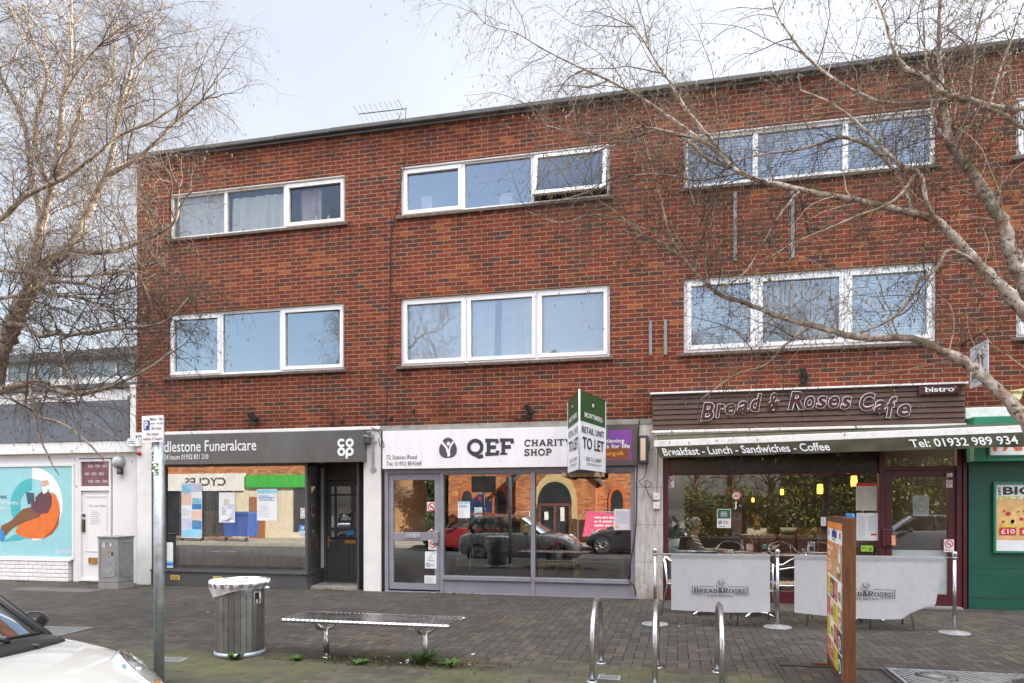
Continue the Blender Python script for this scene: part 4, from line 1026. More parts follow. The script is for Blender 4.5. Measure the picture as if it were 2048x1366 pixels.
# hanging sign on a wall bracket, seen obliquely
xs = X(1941, -0.3)
t = thing('hanging_sign', 'pale grey hanging cafe sign on a rusty wall bracket', 'hanging sign', (xs, -0.6, 3.4))
ya, yb = -0.30, -0.92
m = MB(); za, zb_ = Z(1938, 778, ya), Z(1938, 697, ya) 
m.box(xs - 0.008, xs + 0.008, yb, ya, za, zb_); m.build('panel', mat('pale grey sign panel', (0.52, 0.53, 0.57), 0.5, var=0.05, dirt=0.12), t, bevel=0.003)
m = MB(); Mx = plane_M((xs - 0.011, ya, za), (0, yb - ya, 0), (0, 0, zb_ - za))
def cup(mb, cx_, cz_, r, y, M, mi=0, wd=0.03):
    for k in range(4): ring(mb, cx_ + 0.04 * r * k, cz_ + r * 0.3, r * (0.18 + 0.2 * k), r * (0.18 + 0.2 * k) + r * 0.10, y, mi, 30 + 70 * k, 250 + 60 * k, 18, M)
    ring(mb, cx_, cz_ - r * 0.1, r * 0.95, r * 1.05, y, mi, 195, 345, 14, M); ring(mb, cx_, cz_ + 0.0, r * 1.25, r * 1.33, y, mi, 215, 330, 14, M); ring(mb, cx_ + r * 1.12, cz_ + r * 0.1, r * 0.22, r * 0.32, y, mi, -120, 120, 10, M)
cup(m, 0.56, 0.62, 0.2, -0.003, Mx)
slab(m, 'BREAD&ROSES', 0.12, 0.92, 0.2, 0.33, -0.003, M=Mx, small={1, 2, 3, 4, 7, 8, 9, 10}); text(m, 'CAFE BISTRO', 0.3, 0.76, 0.09, 0.15, -0.003, M=Mx)
m.build('logo', M_ink, t, fix=False)
m = MB(); m.box(xs - 0.03, xs + 0.02, -0.02, 0.0, Z(1921, 690, 0), Z(1921, 655, 0)); m.tube([(xs, -0.02, Z(1921, 688, 0)), (xs, -0.95, zb_ + 0.14)], 0.014, 6); m.tube([(xs, -0.01, zb_ + 0.13), (xs, -0.95, zb_ + 0.14)], 0.012, 6)
for yy in (ya - 0.06, yb + 0.06): m.tube([(xs, yy, zb_ - 0.01), (xs, yy, zb_ + 0.14)], 0.006, 5)
m.build('bracket', mat('rusty iron', (0.08, 0.035, 0.022), 0.8, var=0.4, dirt=0.3), t)

# takeaway sign and poster case
gy = -0.34
t = thing('shop_sign', 'green takeaway box sign with white rounded plate and orange letters, partly hidden by the awning', 'shop sign', (4.8, gy, 2.2))
m = MB(); m.box(X(1948, gy), 7.5, gy, -0.03, 2.20, 2.86); m.build('sign_box', mat('bright green sign', (0.02, 0.20, 0.10), 0.4, var=0.06), t, bevel=0.01)
m = MB(); a = X(1975, gy); m.box(a, a + 1.9, gy - 0.03, gy, 2.27, 2.56, 1); m.box(a + 0.025, a + 1.875, gy - 0.035, gy - 0.028, 2.29, 2.545, 0)
text(m, 'PAPA', a + 0.06, a + 0.72, 2.35, 2.56, gy - 0.036, 2, bold=0.04); m.build('name_plate', [M_lprint, mat('bright green sign', (0.02, 0.2, 0.1)), mat('orange red print', (0.75, 0.12, 0.02), 0.5)], t, fix=False)
m = MB(); m.box(X(2040, gy), X(2040, gy) + 0.8, gy - 0.02, gy, 2.78, 2.86); m.build('orange_flash', mat('orange red print', (0.75, 0.12, 0.02)), t)
py_ = -0.05
t = thing('poster_case', 'green framed price offer poster on the dark green shopfront', 'poster case', (4.9, py_, 0.8))
a, b = X(1986, py_), X(1986, py_) + 1.0; z0_, z1_ = Z(1990, 1106, py_), Z(1990, 964, py_)
m = MB(); frame_rect(m, a, b, z0_, z1_, py_ - 0.03, -0.03, 0.035); m.build('frame', mat('bright green sign', (0.02, 0.2, 0.1)), t, bevel=0.005)
m = MB(); rect(m, a + 0.03, b - 0.03, z0_ + 0.03, z1_ - 0.03, py_ - 0.005, 0)
rect(m, a + 0.03, b - 0.03, z0_ + 0.2, z1_ - 0.26, py_ - 0.008, 1)
pp = [(a + 0.03, z0_ + 0.45), (a + 0.2, z0_ + 0.62), (a + 0.42, z0_ + 0.72), (b - 0.2, z0_ + 0.7), (b - 0.03, z0_ + 0.58), (b - 0.03, z0_ + 0.42), (a + 0.4, z0_ + 0.36)]
m.poly([(x, py_ - 0.010, z) for x, z in pp], 2)
rgp = random.Random(5)
for i in range(26): 
    x_, z_ = a + 0.12 + rgp.random() * 0.7, z0_ + 0.42 + rgp.random() * 0.22; ring(m, x_, z_, 0, rgp.uniform(0.015, 0.04), py_ - 0.012, rgp.choice((3, 4, 2)), n=8)
text(m, 'THE', a + 0.06, a + 0.10, z1_ - 0.2, z1_ - 0.08, py_ - 0.008, 5, bold=0.02); text(m, 'BIG', a + 0.13, a + 0.52, z1_ - 0.19, z1_ - 0.07, py_ - 0.008, 5, bold=0.03); text(m, 'PRICE CUT', a + 0.07, a + 0.62, z1_ - 0.26, z1_ - 0.205, py_ - 0.010, 6, bold=0.02)
for k, s in enumerate(('£10', '£12')):
    rect(m, a + 0.08 + k * 0.27, a + 0.30 + k * 0.27, z0_ + 0.27, z0_ + 0.38, py_ - 0.014, 4); text(m, s, a + 0.10 + k * 0.27, a + 0.28 + k * 0.27, z0_ + 0.29, z0_ + 0.36, py_ - 0.016, 0, bold=0.02); rect(m, a + 0.11 + k * 0.27, a + 0.27 + k * 0.27, z0_ + 0.385, z0_ + 0.42, py_ - 0.014, 6)
m.build('poster', [M_lprint, mat('apricot print', (0.75, 0.45, 0.18), 0.5, var=0.2), mat('crust print', (0.80, 0.52, 0.20), 0.5, var=0.25), mat('cheese print', (0.85, 0.66, 0.28), 0.5), M_redp, M_ink, mat('yellow print', (0.78, 0.62, 0.03), 0.5)], t, fix=False)
t = thing('alarm_box', 'pale yellow tapered alarm box on the brick wall by the hanging sign', 'alarm box', (X(2032), -0.06, 3.2))
m = MB(); a, b = X(2018), X(2045); m.prism([(a, -0.06, Z(2030, 782)), (b, -0.06, Z(2030, 778)), (b - 0.05, -0.06, Z(2030, 800)), (a + 0.06, -0.06, Z(2030, 800))], (0, 0.06, 0)); text(m, 'ENFIELD', a + 0.012, b - 0.02, Z(2030, 788), Z(2030, 783), -0.064, 1, bold=0.02)
m.build('case', [mat('pale yellow plastic', (0.68, 0.60, 0.30), 0.5), M_ink], t, fix=False)

# ================================================================ THINGS FIXED TO THE WALL
for px, py, lb in ((512, 838, 'black floodlight bracket above the grey funeral shop sign'), (1060, 822, 'black floodlight bracket above the white charity shop sign'), (1607, 752, 'black floodlight bracket above the wooden cafe sign')):
    c0 = P(px, py); t = thing('floodlight', lb, 'floodlight', c0, 'floodlight brackets on the brick wall')
    m = MB(); m.box(-0.05, 0.05, -0.03, 0, -0.12, 0.04); m.build('back_plate', M_black, t, bevel=0.006, local=True)
    m = MB(); Mx = Matrix.Rotation(R(-24), 4, 'Y') @ Matrix.Rotation(R(18), 4, 'X'); m.box(-0.035, 0.035, -0.16, -0.03, -0.03, 0.15, M=Mx); m.build('lamp_head', M_black, t, bevel=0.01, local=True)
for a, b, px, lb in ((385, 522, 1470, 'left one of two weathered grey battens between the upper and lower right windows'), (385, 517, 1585, 'right one of two weathered grey battens between the upper and lower right windows'), (642, 711, 1301, 'left one of two short grey battens between the middle and right lower windows'), (640, 710, 1331, 'right one of two short grey battens between the middle and right lower windows')):
    m = MB(); c0 = X(px); m.box(c0 - 0.025, c0 + 0.025, -0.04, 0.0, Z(px, b), Z(px, a)); t = thing('wall_batten', lb, 'batten', (c0, 0, Z(px, b)), 'grey timber battens on the wall')
    m.build('timber', mat('weathered grey timber', (0.24, 0.24, 0.245), 0.9, var=0.25, stretch=(8, 8, 1), dirt=0.3), t)
def cable(name, lb, pts, r=0.006, y=-0.012, m_=None):
    p3 = []
    for i, q_ in enumerate(pts): v = P(q_[0], q_[1], q_[2] if len(q_) > 2 else y); p3.append(v)
    ps = []                                     # smooth the polyline
    for i in range(len(p3) - 1):
        p0, p1, p2, p3_ = p3[max(0, i - 1)], p3[i], p3[i + 1], p3[min(len(p3) - 1, i + 2)]
        for s in range(6):
            u = s / 6; ps.append(0.5 * ((2 * p1) + (p2 - p0) * u + (2 * p0 - 5 * p1 + 4 * p2 - p3_) * u * u + (3 * p1 - p0 - 3 * p2 + p3_) * u ** 3))
    ps.append(p3[-1]); return tag(MB().tube(ps, r, 5).build(name, m_ or M_cable), lb, 'cable')
cable('cable', 'black aerial cable down the brick wall from the coping to the shop signs', [(812, 232, -0.13), (811, 262, -0.02), (808, 330), (790, 430), (781, 480), (780, 560), (779, 582), (778, 660), (774, 800), (772, 838), (768, 870)], 0.007)
cable('cable', 'thin cable slanting from the coping to join the aerial cable', [(732, 262), (748, 320), (770, 390), (781, 425), (781, 500), (783, 585), (791, 590), (789, 640), (782, 720)], 0.005)
cable('cable', 'looped cable over the white pier beside the charity sign', [(655, 812), (666, 830), (667, 852), (690, 856), (730, 852), (755, 862, -0.06), (764, 880, -0.12), (768, 893, -0.12), (760, 892, -0.12), (757, 875, -0.1)], 0.008)
cable('cable', 'black cable running down the edge of the travertine pier', [(1283, 838), (1278, 850, -0.05), (1274, 945, -0.04), (1272, 1050, -0.04), (1262, 1120, -0.04), (1258, 1160, -0.06), (1268, 1172, -0.06), (1272, 1192, -0.05)], 0.010)
cable('cable', 'tangled thin cable loops on the travertine pier', [(1300, 880, -0.05), (1290, 950, -0.06), (1278, 962, -0.06), (1292, 975, -0.06), (1304, 968, -0.06), (1290, 962, -0.06), (1298, 990, -0.06), (1310, 1000, -0.06)], 0.005, m_=M_cable)
cable('cable', 'long low cable along the concrete band above the charity shop', [(1022, 800), (1023, 835), (1060, 838), (1110, 842), (1230, 838), (1262, 834), (1276, 842), (1278, 855)], 0.006)
t = thing('tv_aerial', 'television aerial on a short mast above the coping', 'aerial', P(811, 240, 0.1))
m = MB(); b0 = P(812, 240, 0.1); m.tube([b0 - Vector((0, 0, 0.25)), P(812, 216, 0.1)], 0.014, 6); m.build('mast', mat('dull aluminium', (0.07, 0.07, 0.075)), t)
m = MB(); a, b = P(718, 228, 0.1), P(814, 217, 0.1); m.tube([a, b], 0.009, 6)
for i in range(9): p = a.lerp(b, i / 9.5); m.tube([p + Vector((-0.02, -0.18, 0.06)), p + Vector((0.02, 0.18, -0.06))], 0.004, 4)
for sgn in (1, -1): m.tube([b + Vector((-0.08, 0, 0)), b + Vector((-0.16, 0, 0.17 * sgn))], 0.006, 4); m.tube([b + Vector((-0.14, -0.12, 0.12 * sgn)), b + Vector((-0.14, 0.12, 0.12 * sgn))], 0.005, 4)
m.build('boom', mat('dull aluminium', (0.07, 0.07, 0.075), 0.6), t)
t = thing('sign_bracket', 'empty galvanised sign bracket on the white pier', 'bracket', P(746, 900))
m = MB(); a = X(747); m.box(a - 0.018, a + 0.018, -0.03, 0, Z(746, 945), Z(746, 868)).box(a - 0.05, a + 0.06, -0.012, 0, Z(746, 942), Z(746, 936)).box(a - 0.03, a + 0.07, -0.012, 0, Z(746, 888), Z(746, 882)); m.tube([(a, -0.02, Z(746, 876)), (a - 0.05, -0.3, Z(746, 874))], 0.012, 6); m.build('arm', M_galv, t)
m = MB(); m.box(a - 0.17, a - 0.04, -0.09, 0, Z(735, 888), Z(735, 864)); m.build('junction_box', mat('grey plastic box', (0.13, 0.13, 0.14), 0.6), t, bevel=0.01)
t = thing('alarm_box', 'dark alarm box with cream centre strip on the travertine pier', 'alarm box', P(1286, 900, -0.1))
m = MB(); a, b = X(1277, -.1), X(1297, -.1); m.box(a, b, -0.14, -0.03, Z(1287, 928), Z(1287, 872)); m.build('case', mat('dark blue plastic', (0.035, 0.045, 0.06), 0.4, dirt=0.2), t, bevel=0.015)
m = MB(); m.box(a + 0.035, a + 0.115, -0.146, -0.14, Z(1287, 922), Z(1287, 878)); m.build('lens_strip', mat('cream lens', (0.70, 0.52, 0.34), 0.4, dirt=0.25), t, bevel=0.004)
for k, (yy, lb) in enumerate(((993, 'upper one of two small white junction boxes on the travertine pier'), (1011, 'lower one of two small white junction boxes on the travertine pier'))):
    t = thing('junction_box', lb, 'junction box', P(1313, yy, -0.03), 'white junction boxes on the pier'); m = MB(); a = X(1313, -.05); m.box(a - 0.055, a + 0.055, -0.08, -0.03, Z(1313, yy + 7), Z(1313, yy - 7)); m.lathe([(0.008, 0), (0, -0.003)], (a, -0.08, Z(1313, yy)), 8, 1, axis='y'); m.build('case', [M_white, M_redp], t, bevel=0.01)
m = MB(); a = X(1312, -.045); m.tube([(a + 0.01, -0.045, Z(1312, 985)), (a + 0.01, -0.045, 2.9)], 0.011, 6); tag(m.build('conduit', M_white), 'white conduit running up the travertine pier from the junction boxes', 'conduit')
for k, (px, yy) in enumerate(((664, 847), (684, 843), (783, 835), (827, 822))):
    m = MB(); c0 = P(px, yy); m.box(c0.x - 0.03, c0.x + 0.03, -0.035, 0, c0.z - 0.035, c0.z + 0.03); tag(m.build('cable_clip_box', M_black, bevel=0.008), ('small black box on the brick directly above the end of the funeral shop sign', 'small black box on the brick left of the white pier', 'small black box on the brick above the left end of the charity sign', 'small dark box above the phone number of the charity sign')[k], 'junction box', 'small black boxes on the brick')
# lamp and alarm of the left shop
c0 = P(240, 925, LY)
t = thing('bulkhead_lamp', 'round white weathered bulkhead lamp beside the opticians door', 'lamp', c0)
m = MB(); m.lathe([(0.0, -0.16), (0.07, -0.14), (0.115, -0.09), (0.135, 0.0), (0.13, 0.02)], c0, 20, axis='y'); m.build('dome', mat('weathered white plastic', (0.46, 0.46, 0.45), 0.5, dirt=0.6), t)
m = MB(); m.lathe([(0.06, -0.12), (0.05, 0), (0.0, 0.01)], c0 + Vector((0.05, -0.06, -0.12)), 12, 0); m.build('sensor', M_black, t)
m = MB(); c1 = P(280, 907, 0); m.ell(c1 + Vector((0, -0.03, 0)), 0.045, 0.045, 0.045); tag(m.build('alarm_strobe', mat('red strobe lens', (0.45, 0.02, 0.015), 0.2)), 'small red strobe light on the white end pier', 'strobe')
m = MB(); c1 = P(272, 884, 0); m.box(c1.x - 0.16, c1.x + 0.13, -0.05, 0.0, c1.z - 0.09, c1.z + 0.07); lines(m, c1.x - 0.13, c1.x + 0.08, c1.z - 0.05, c1.z + 0.02, -0.052, 2, 1); tag(m.build('alarm_box', [M_oldwhite, M_bluep], bevel=0.008), 'white alarm box at the top of the white end pier', 'alarm box')
# ================================================================ STREET FURNITURE
# litter bin
bx_, by_ = -4.47, -5.42
t = thing('litter_bin', 'round slatted stainless steel litter bin with a white bag over its rim', 'litter bin', (bx_, by_, 0))
n = NT('stained stainless slats'); f = n.noise(n.obj(), 5.0, 6); mp = n.n('Mapping'); n.l(n.obj(), mp.inputs[0]); mp.inputs['Scale'].default_value = (30, 30, 1.5)
g = n.noise(mp.outputs[0], 1.5, 4); n.base(n.mix(n.rng(f, 0.45, 0.75), n.mix(g, (0.20, 0.195, 0.185), (0.36, 0.355, 0.34)), (0.15, 0.145, 0.14))); n.b.inputs['Metallic'].default_value = 0.85; n.rough(n.rng(f, 0.3, 0.7, 0.3, 0.5)); M_slat = n.m
m = MB(); N = 26; rb = 0.245
for i in range(N):
    a0, a1 = 2 * math.pi * (i + 0.04) / N, 2 * math.pi * (i + 0.96) / N
    p = [(rb * math.cos(a0), rb * math.sin(a0), 0.05), (rb * math.cos(a1), rb * math.sin(a1), 0.05)]
    m.prism([p[0], p[1], (p[1][0], p[1][1], 0.735), (p[0][0], p[0][1], 0.735)], (-0.012 * math.cos((a0 + a1) / 2), -0.012 * math.sin((a0 + a1) / 2), 0))
m.build('slatted_body', M_slat, t, local=True)
MB().lathe([(0.20, 0.0), (rb + 0.012, 0.0), (rb + 0.012, 0.045), (rb - 0.01, 0.05)], n=36).lathe([(rb - 0.02, 0.06), (rb - 0.02, 0.70)], n=30, m=1).lathe([(0.0, 0.06), (rb - 0.02, 0.06)], n=30, m=1).build('base_ring', [M_galv, M_dark], t, local=True)
m = MB(); m.tube([((0.285) * math.cos(a * math.pi / 18), 0.285 * math.sin(a * math.pi / 18), 0.765 + 0.012 * math.sin(a * math.pi / 18)) for a in range(36)], 0.012, 8, closed=True); m.build('rim', M_steel, t, local=True)
# bag: turned over the rim, hanging lower at the left, with the vent slots showing through
m = MB(); rg = random.Random(8); nn = 60; vs = []; prof = [(0.19, 0.42), (0.235, 0.66), (0.258, 0.745), (0.275, 0.775), (0.30, 0.782), (0.302, 0.75), (0.292, 0.72), (0.275, 0.69), (0.262, 0.655)]
for k_, (r_, z_) in enumerate(prof):
    for i in range(nn):
        a = 2 * math.pi * i / nn; w_ = 0.006 * math.sin(a * 9 + k_) + 0.004 * math.sin(a * 17 + 2 * k_)
        dz = (-0.022 * math.cos(a) * max(0, k_ - 5) * -1) if k_ > 5 else 0
        vs.append(((r_ + w_ * (1.6 if k_ > 5 else 0.5)) * math.cos(a), (r_ + w_) * math.sin(a), z_ + dz + 0.004 * math.sin(a * 5 + k_) * (k_ > 5)))
fs = [(k_ * nn + i, k_ * nn + (i + 1) % nn, (k_ + 1) * nn + (i + 1) % nn, (k_ + 1) * nn + i) for k_ in range(len(prof) - 1) for i in range(nn)]
m.add(vs, fs, 0, True)
m.ell((0.30, 0.02, 0.70), 0.03, 0.03, 0.018); 
nb = NT('thin white plastic bag'); nb.base((0.80, 0.80, 0.83)); nb.rough(0.35); nb.b.inputs['Subsurface Weight'].default_value = 0.0; nb.bump(nb.noise(nb.obj(), 22.0, 4), 0.5, 0.01)
m.build('bag', nb.m, t, local=True, fix=False)
m = MB()
for i in range(20):
    a = 2 * math.pi * i / 20
    m.prism([(0.306 * math.cos(a - 0.06), 0.306 * math.sin(a - 0.06), 0.757), (0.306 * math.cos(a + 0.06), 0.306 * math.sin(a + 0.06), 0.757), (0.298 * math.cos(a + 0.06), 0.298 * math.sin(a + 0.06), 0.713), (0.298 * math.cos(a - 0.06), 0.298 * math.sin(a - 0.06), 0.713)], (0.004 * math.cos(a), 0.004 * math.sin(a), 0))
m.build('vent_slot', mat('slot seen through bag', (0.17, 0.165, 0.165), 0.5), t, local=True)
m = MB(); Mx = Matrix.Rotation(R(-14), 4, 'Z'); m.box(0.243, 0.254, -0.05, 0.045, 0.54, 0.67, M=Mx); m.box(0.254, 0.258, -0.035, 0.02, 0.55, 0.655, 1, M=Mx); m.box(0.254, 0.259, 0.02, 0.035, 0.60, 0.66, 2, M=Mx); lines(m, -0.03, 0.015, 0.555, 0.59, -0.260, 2, 2, seed=3, M=Matrix.Rotation(R(76), 4, 'Z'))
m.build('torn_sticker', [M_galv, M_black, M_lprint], t, local=True)

# bench of bent flats
t = thing('bench', 'backless stainless steel slatted bench on two posts', 'bench', (-2.99, -5.36, 0))
x0, x1 = -3.86 + 2.99, -2.115 + 2.99; y0, y1, zt = -0.26, 0.26, 0.428; ns = 34
m = MB()
for i in range(ns):
    a = x0 + (x1 - x0) * (i + 0.16) / ns; b = x0 + (x1 - x0) * (i + 0.84) / ns
    pr_ = [(y0 + 0.02, zt - 0.045), (y0 - 0.005, zt - 0.038), (y0 - 0.016, zt - 0.018), (y0 - 0.006, zt - 0.003), (y0 + 0.02, zt), (y1 - 0.02, zt), (y1 + 0.006, zt - 0.003), (y1 + 0.016, zt - 0.018), (y1 + 0.005, zt - 0.038), (y1 - 0.02, zt - 0.045)]
    ou = [Vector((a, p[0], p[1])) for p in pr_]; k_ = len(pr_)
    inn = [(p[0] * 0.985, p[1] - 0.004) for p in pr_]
    full = ou + [Vector((a, p[0] * 0.97, p[1] - (0.006 if 3 < i_ < 6 else 0))) for i_, p in reversed(list(enumerate(pr_)))]
    m.prism(full, (b - a, 0, 0))
m.build('slatted_seat', M_steel, t, local=True)
for yy in (y0 + 0.005, y1 - 0.005): MB().tube([(x0 - 0.012, yy, zt - 0.021), (x1 + 0.012, yy, zt - 0.021)], 0.0195, 12).build('edge_tube', M_steel, t, local=True)
for px in (653, 851):
    xx = P(px, 1300, -5.36).x + 2.99; m = MB(); m.tube([(xx, 0, 0), (xx, 0, 0.30)], 0.028, 14); m.lathe([(0.045, 0.0), (0.045, 0.006), (0.03, 0.01)], (xx, 0, 0), 14); m.build('leg', M_steel, t, local=True)
    m = MB(); pts = [(xx, y_, z_) for y_, z_ in [(-0.24, 0.405)] + [(0.24 * math.cos(R(a)), 0.40 + 0.105 * math.sin(R(a))) for a in range(190, 351, 16)] + [(0.24, 0.405)]]
    m.tube(pts, 0.02, 10); m.tube([(xx + 0.12 * math.cos(R(a)), 0, 0.402 + 0.11 * math.sin(R(a))) for a in range(180, 361, 15)], 0.014, 8); m.prism([(xx + 0.12 * math.cos(R(a)), -0.006, 0.402 + 0.11 * math.sin(R(a))) for a in range(180, 361, 15)], (0, 0.012, 0)); m.build('saddle', M_steel, t, local=True)

# cycle stands
def stand_bar(loc, lb):
    t = thing('bike_stand', lb, 'bike stand', loc, 'stainless hoop bike stands')
    pts = [(0, -0.38, -0.02), (0, -0.38, 0.3)] + [(0, -0.38 * math.cos(R(a)), 0.34 + 0.34 * math.sin(R(a))) for a in range(0, 181, 15)] + [(0, 0.38, 0.3), (0, 0.38, -0.02)]
    MB().tube(pts, 0.0235, 14).build('hoop', M_steel, t, local=True)
    for yy in (-0.38, 0.38): MB().lathe([(0.05, 0.0), (0.048, 0.005), (0.026, 0.008)], (0, yy, 0.001), 14).build('foot_collar', M_galv, t, local=True)
    return t
s0 = stand_bar((-0.735, -5.39, 0), 'leftmost of three stainless steel hoop bike stands')
dup(s0, (-0.19, -5.45, 0), 0, 'middle of three stainless steel hoop bike stands'); dup(s0, (0.36, -5.52, 0), 0, 'rightmost of three stainless steel hoop bike stands')

# parking sign on a galvanised post
pp = G(318, 1366); t = thing('parking_sign', 'grey galvanised post with small white parking restriction plate at the top', 'road sign', pp)
MB().tube([(0, 0, -0.1), (0, 0, 2.33)], 0.044, 16).build('post', M_galv, t, local=True)
m = MB(); a = Matrix.Translation((-0.012, -0.0, 0)) @ Matrix.Rotation(R(-4), 4, 'Z'); W, H0, H1 = 0.115, 2.105, 2.335; yf = -0.06
m.box(-W, W, yf, yf + 0.004, H0, H1, 0, M=a); m.box(-W + 0.05, W - 0.05, yf + 0.004, yf + 0.03, H0 + 0.03, H0 + 0.06, 3, M=a); m.box(-W + 0.05, W - 0.05, yf + 0.004, yf + 0.03, H1 - 0.06, H1 - 0.03, 3, M=a)
rect(m, -W + 0.02, -W + 0.085, H1 - 0.125, H1 - 0.04, yf - 0.002, 1, a); text(m, 'P', -W + 0.035, -W + 0.07, H1 - 0.115, H1 - 0.05, yf - 0.004, 0, bold=0.02, M=a)
for s, xa, xb, z_ in (('Mon - Sat', -0.02, 0.115, 2.292), ('8 am - 6 pm', -0.035, 0.12, 2.252), ('30 mins', -0.01, 0.095, 2.212), ('No return', -0.06, 0.07, 2.163), ('within 2 hours', -0.1, 0.11, 2.122)): text(m, s, xa, xb, z_, z_ + 0.026, yf - 0.003, 2, bold=0.012, M=a)
m.build('plate', [M_lprint, mat('parking blue', (0.02, 0.06, 0.28), 0.5), M_ink, M_galv], t, local=True, fix=False)
m = MB()
for i in range(9): m.ell((0.02 * math.sin(i * 2.1), -0.045, 1.83 + 0.012 * i), 0.02, 0.004, 0.012, 8, i % 2)
m.build('sticker_remains', [M_lprint, mat('torn green sticker', (0.16, 0.30, 0.08), 0.7)], t, local=True)

# telecoms cabinet
t = thing('utility_cabinet', 'grey graffitied street utility cabinet against the white pier', 'utility cabinet', (-10.38, -0.55, 0))
M_cab = mat('weathered grey cabinet', (0.27, 0.265, 0.26), 0.7, var=0.22, scale=5, dirt=0.45, dcol=(0.12, 0.10, 0.085), bump=0.2)
m = MB(); m.box(-0.225, 0.215, -0.2, 0.2, 0.12, 0.95); m.box(-0.24, 0.23, -0.215, 0.215, 0.95, 0.985); m.build('body', M_cab, t, bevel=0.01, local=True)
MB().box(-0.225, 0.215, -0.2, 0.2, 0.0, 0.118).build('plinth', M_conc, t, local=True)
m = MB(); oc = lambda x0, x1, z0, z1, c_: [(x0 + c_, z0), (x1 - c_, z0), (x1, z0 + c_), (x1, z1 - c_), (x1 - c_, z1), (x0 + c_, z1), (x0, z1 - c_), (x0, z0 + c_)]
m.tube([(x, -0.203, z) for x, z in oc(-0.18, 0.17, 0.22, 0.87, 0.05)], 0.007, 5, closed=True); m.tube([(0.218, y, z) for y, z in oc(-0.14, 0.14, 0.22, 0.87, 0.05)], 0.007, 5, closed=True); m.build('panel_moulding', M_cab, t, local=True)
m = MB(); rect(m, -0.13, -0.075, 0.77, 0.86, -0.204, 0); text(m, '2', -0.115, -0.09, 0.785, 0.845, -0.206, 1, bold=0.02); m.poly([(-0.03, -0.204, 0.66), (0.05, -0.204, 0.66), (0.01, -0.204, 0.745)], 2); m.poly([(-0.012, -0.206, 0.67), (0.032, -0.206, 0.67), (0.01, -0.206, 0.72)], 1); rect(m, 0.07, 0.11, 0.62, 0.69, -0.204, 1); rect(m, 0.04, 0.07, 0.8, 0.86, -0.204, 0)
rgc = random.Random(4)
for i in range(16):
    x_, z_ = -0.12 + rgc.random() * 0.2, 0.30 + rgc.random() * 0.26; stroke(m, [(x_, z_), (x_ + rgc.uniform(0.02, 0.05), z_ + rgc.uniform(-0.05, 0.05)), (x_ + rgc.uniform(0.0, 0.07), z_ + rgc.uniform(-0.06, 0.06))], 0.007, -0.204 - i * 0.0001, 3 + i % 2)
m.build('stickers_and_graffiti', [M_lprint, M_ink, mat('hazard yellow', (0.6, 0.45, 0.05), 0.6), mat('faded blue paint', (0.30, 0.42, 0.55), 0.8), mat('faded white paint', (0.55, 0.55, 0.55), 0.8)], t, local=True, fix=False)

# cafe barrier: three stanchions, two banners
M_castg = mat('cast grey base', (0.23, 0.235, 0.24), 0.6, var=0.25, scale=14, dirt=0.3)
def stanch(loc, lb):
    t = thing('stanchion', lb, 'stanchion', loc, 'cafe barrier stanchions')
    MB().lathe([(0.0, 0.0), (0.172, 0.0), (0.175, 0.012), (0.165, 0.024), (0.05, 0.034), (0.045, 0.045), (0, 0.046)], n=30).build('base', M_castg, t, local=True)
    MB().tube([(0, 0, 0.04), (0, 0, 0.93)], 0.021, 14).build('pole', M_steel, t, local=True)
    m = MB(); m.lathe([(0.021, 0.90), (0.026, 0.905), (0.026, 0.925), (0.022, 0.935), (0.03, 0.955), (0.031, 0.985), (0.024, 0.998), (0, 0.999)], n=18); m.tube([(-0.04, 0, 0.925), (0.04, 0, 0.925)], 0.007, 6); m.build('cap', M_steel, t, local=True); return t
q1, q2, q3 = G(1310, 1250), G(1555, 1256), G(1909, 1268)
s0 = stanch(q1, 'left cafe barrier stanchion in front of the travertine pier'); dup(s0, q2, 0, 'middle cafe barrier stanchion between the two grey banners'); dup(s0, q3, 0, 'right cafe barrier stanchion in front of the cafe door')
nb = NT('grey banner canvas'); f = nb.noise(nb.obj(), 260.0, 2); nb.base(nb.mix(nb.noise(nb.obj(), 3, 4), (0.43, 0.43, 0.44), (0.50, 0.50, 0.505))); nb.rough(0.95); mpb = nb.n('Mapping'); nb.l(nb.obj(), mpb.inputs[0]); mpb.inputs['Scale'].default_value = (2.2, 1, 1); mpb.inputs['Rotation'].default_value = (0, R(28), 0); cr_ = nb.noise(mpb.outputs[0], 2.6, 4, 0.55); nb.bump(nb.M('ADD', nb.M('MULTIPLY', f, 0.05), cr_), 0.55, 0.035); M_ban = nb.m
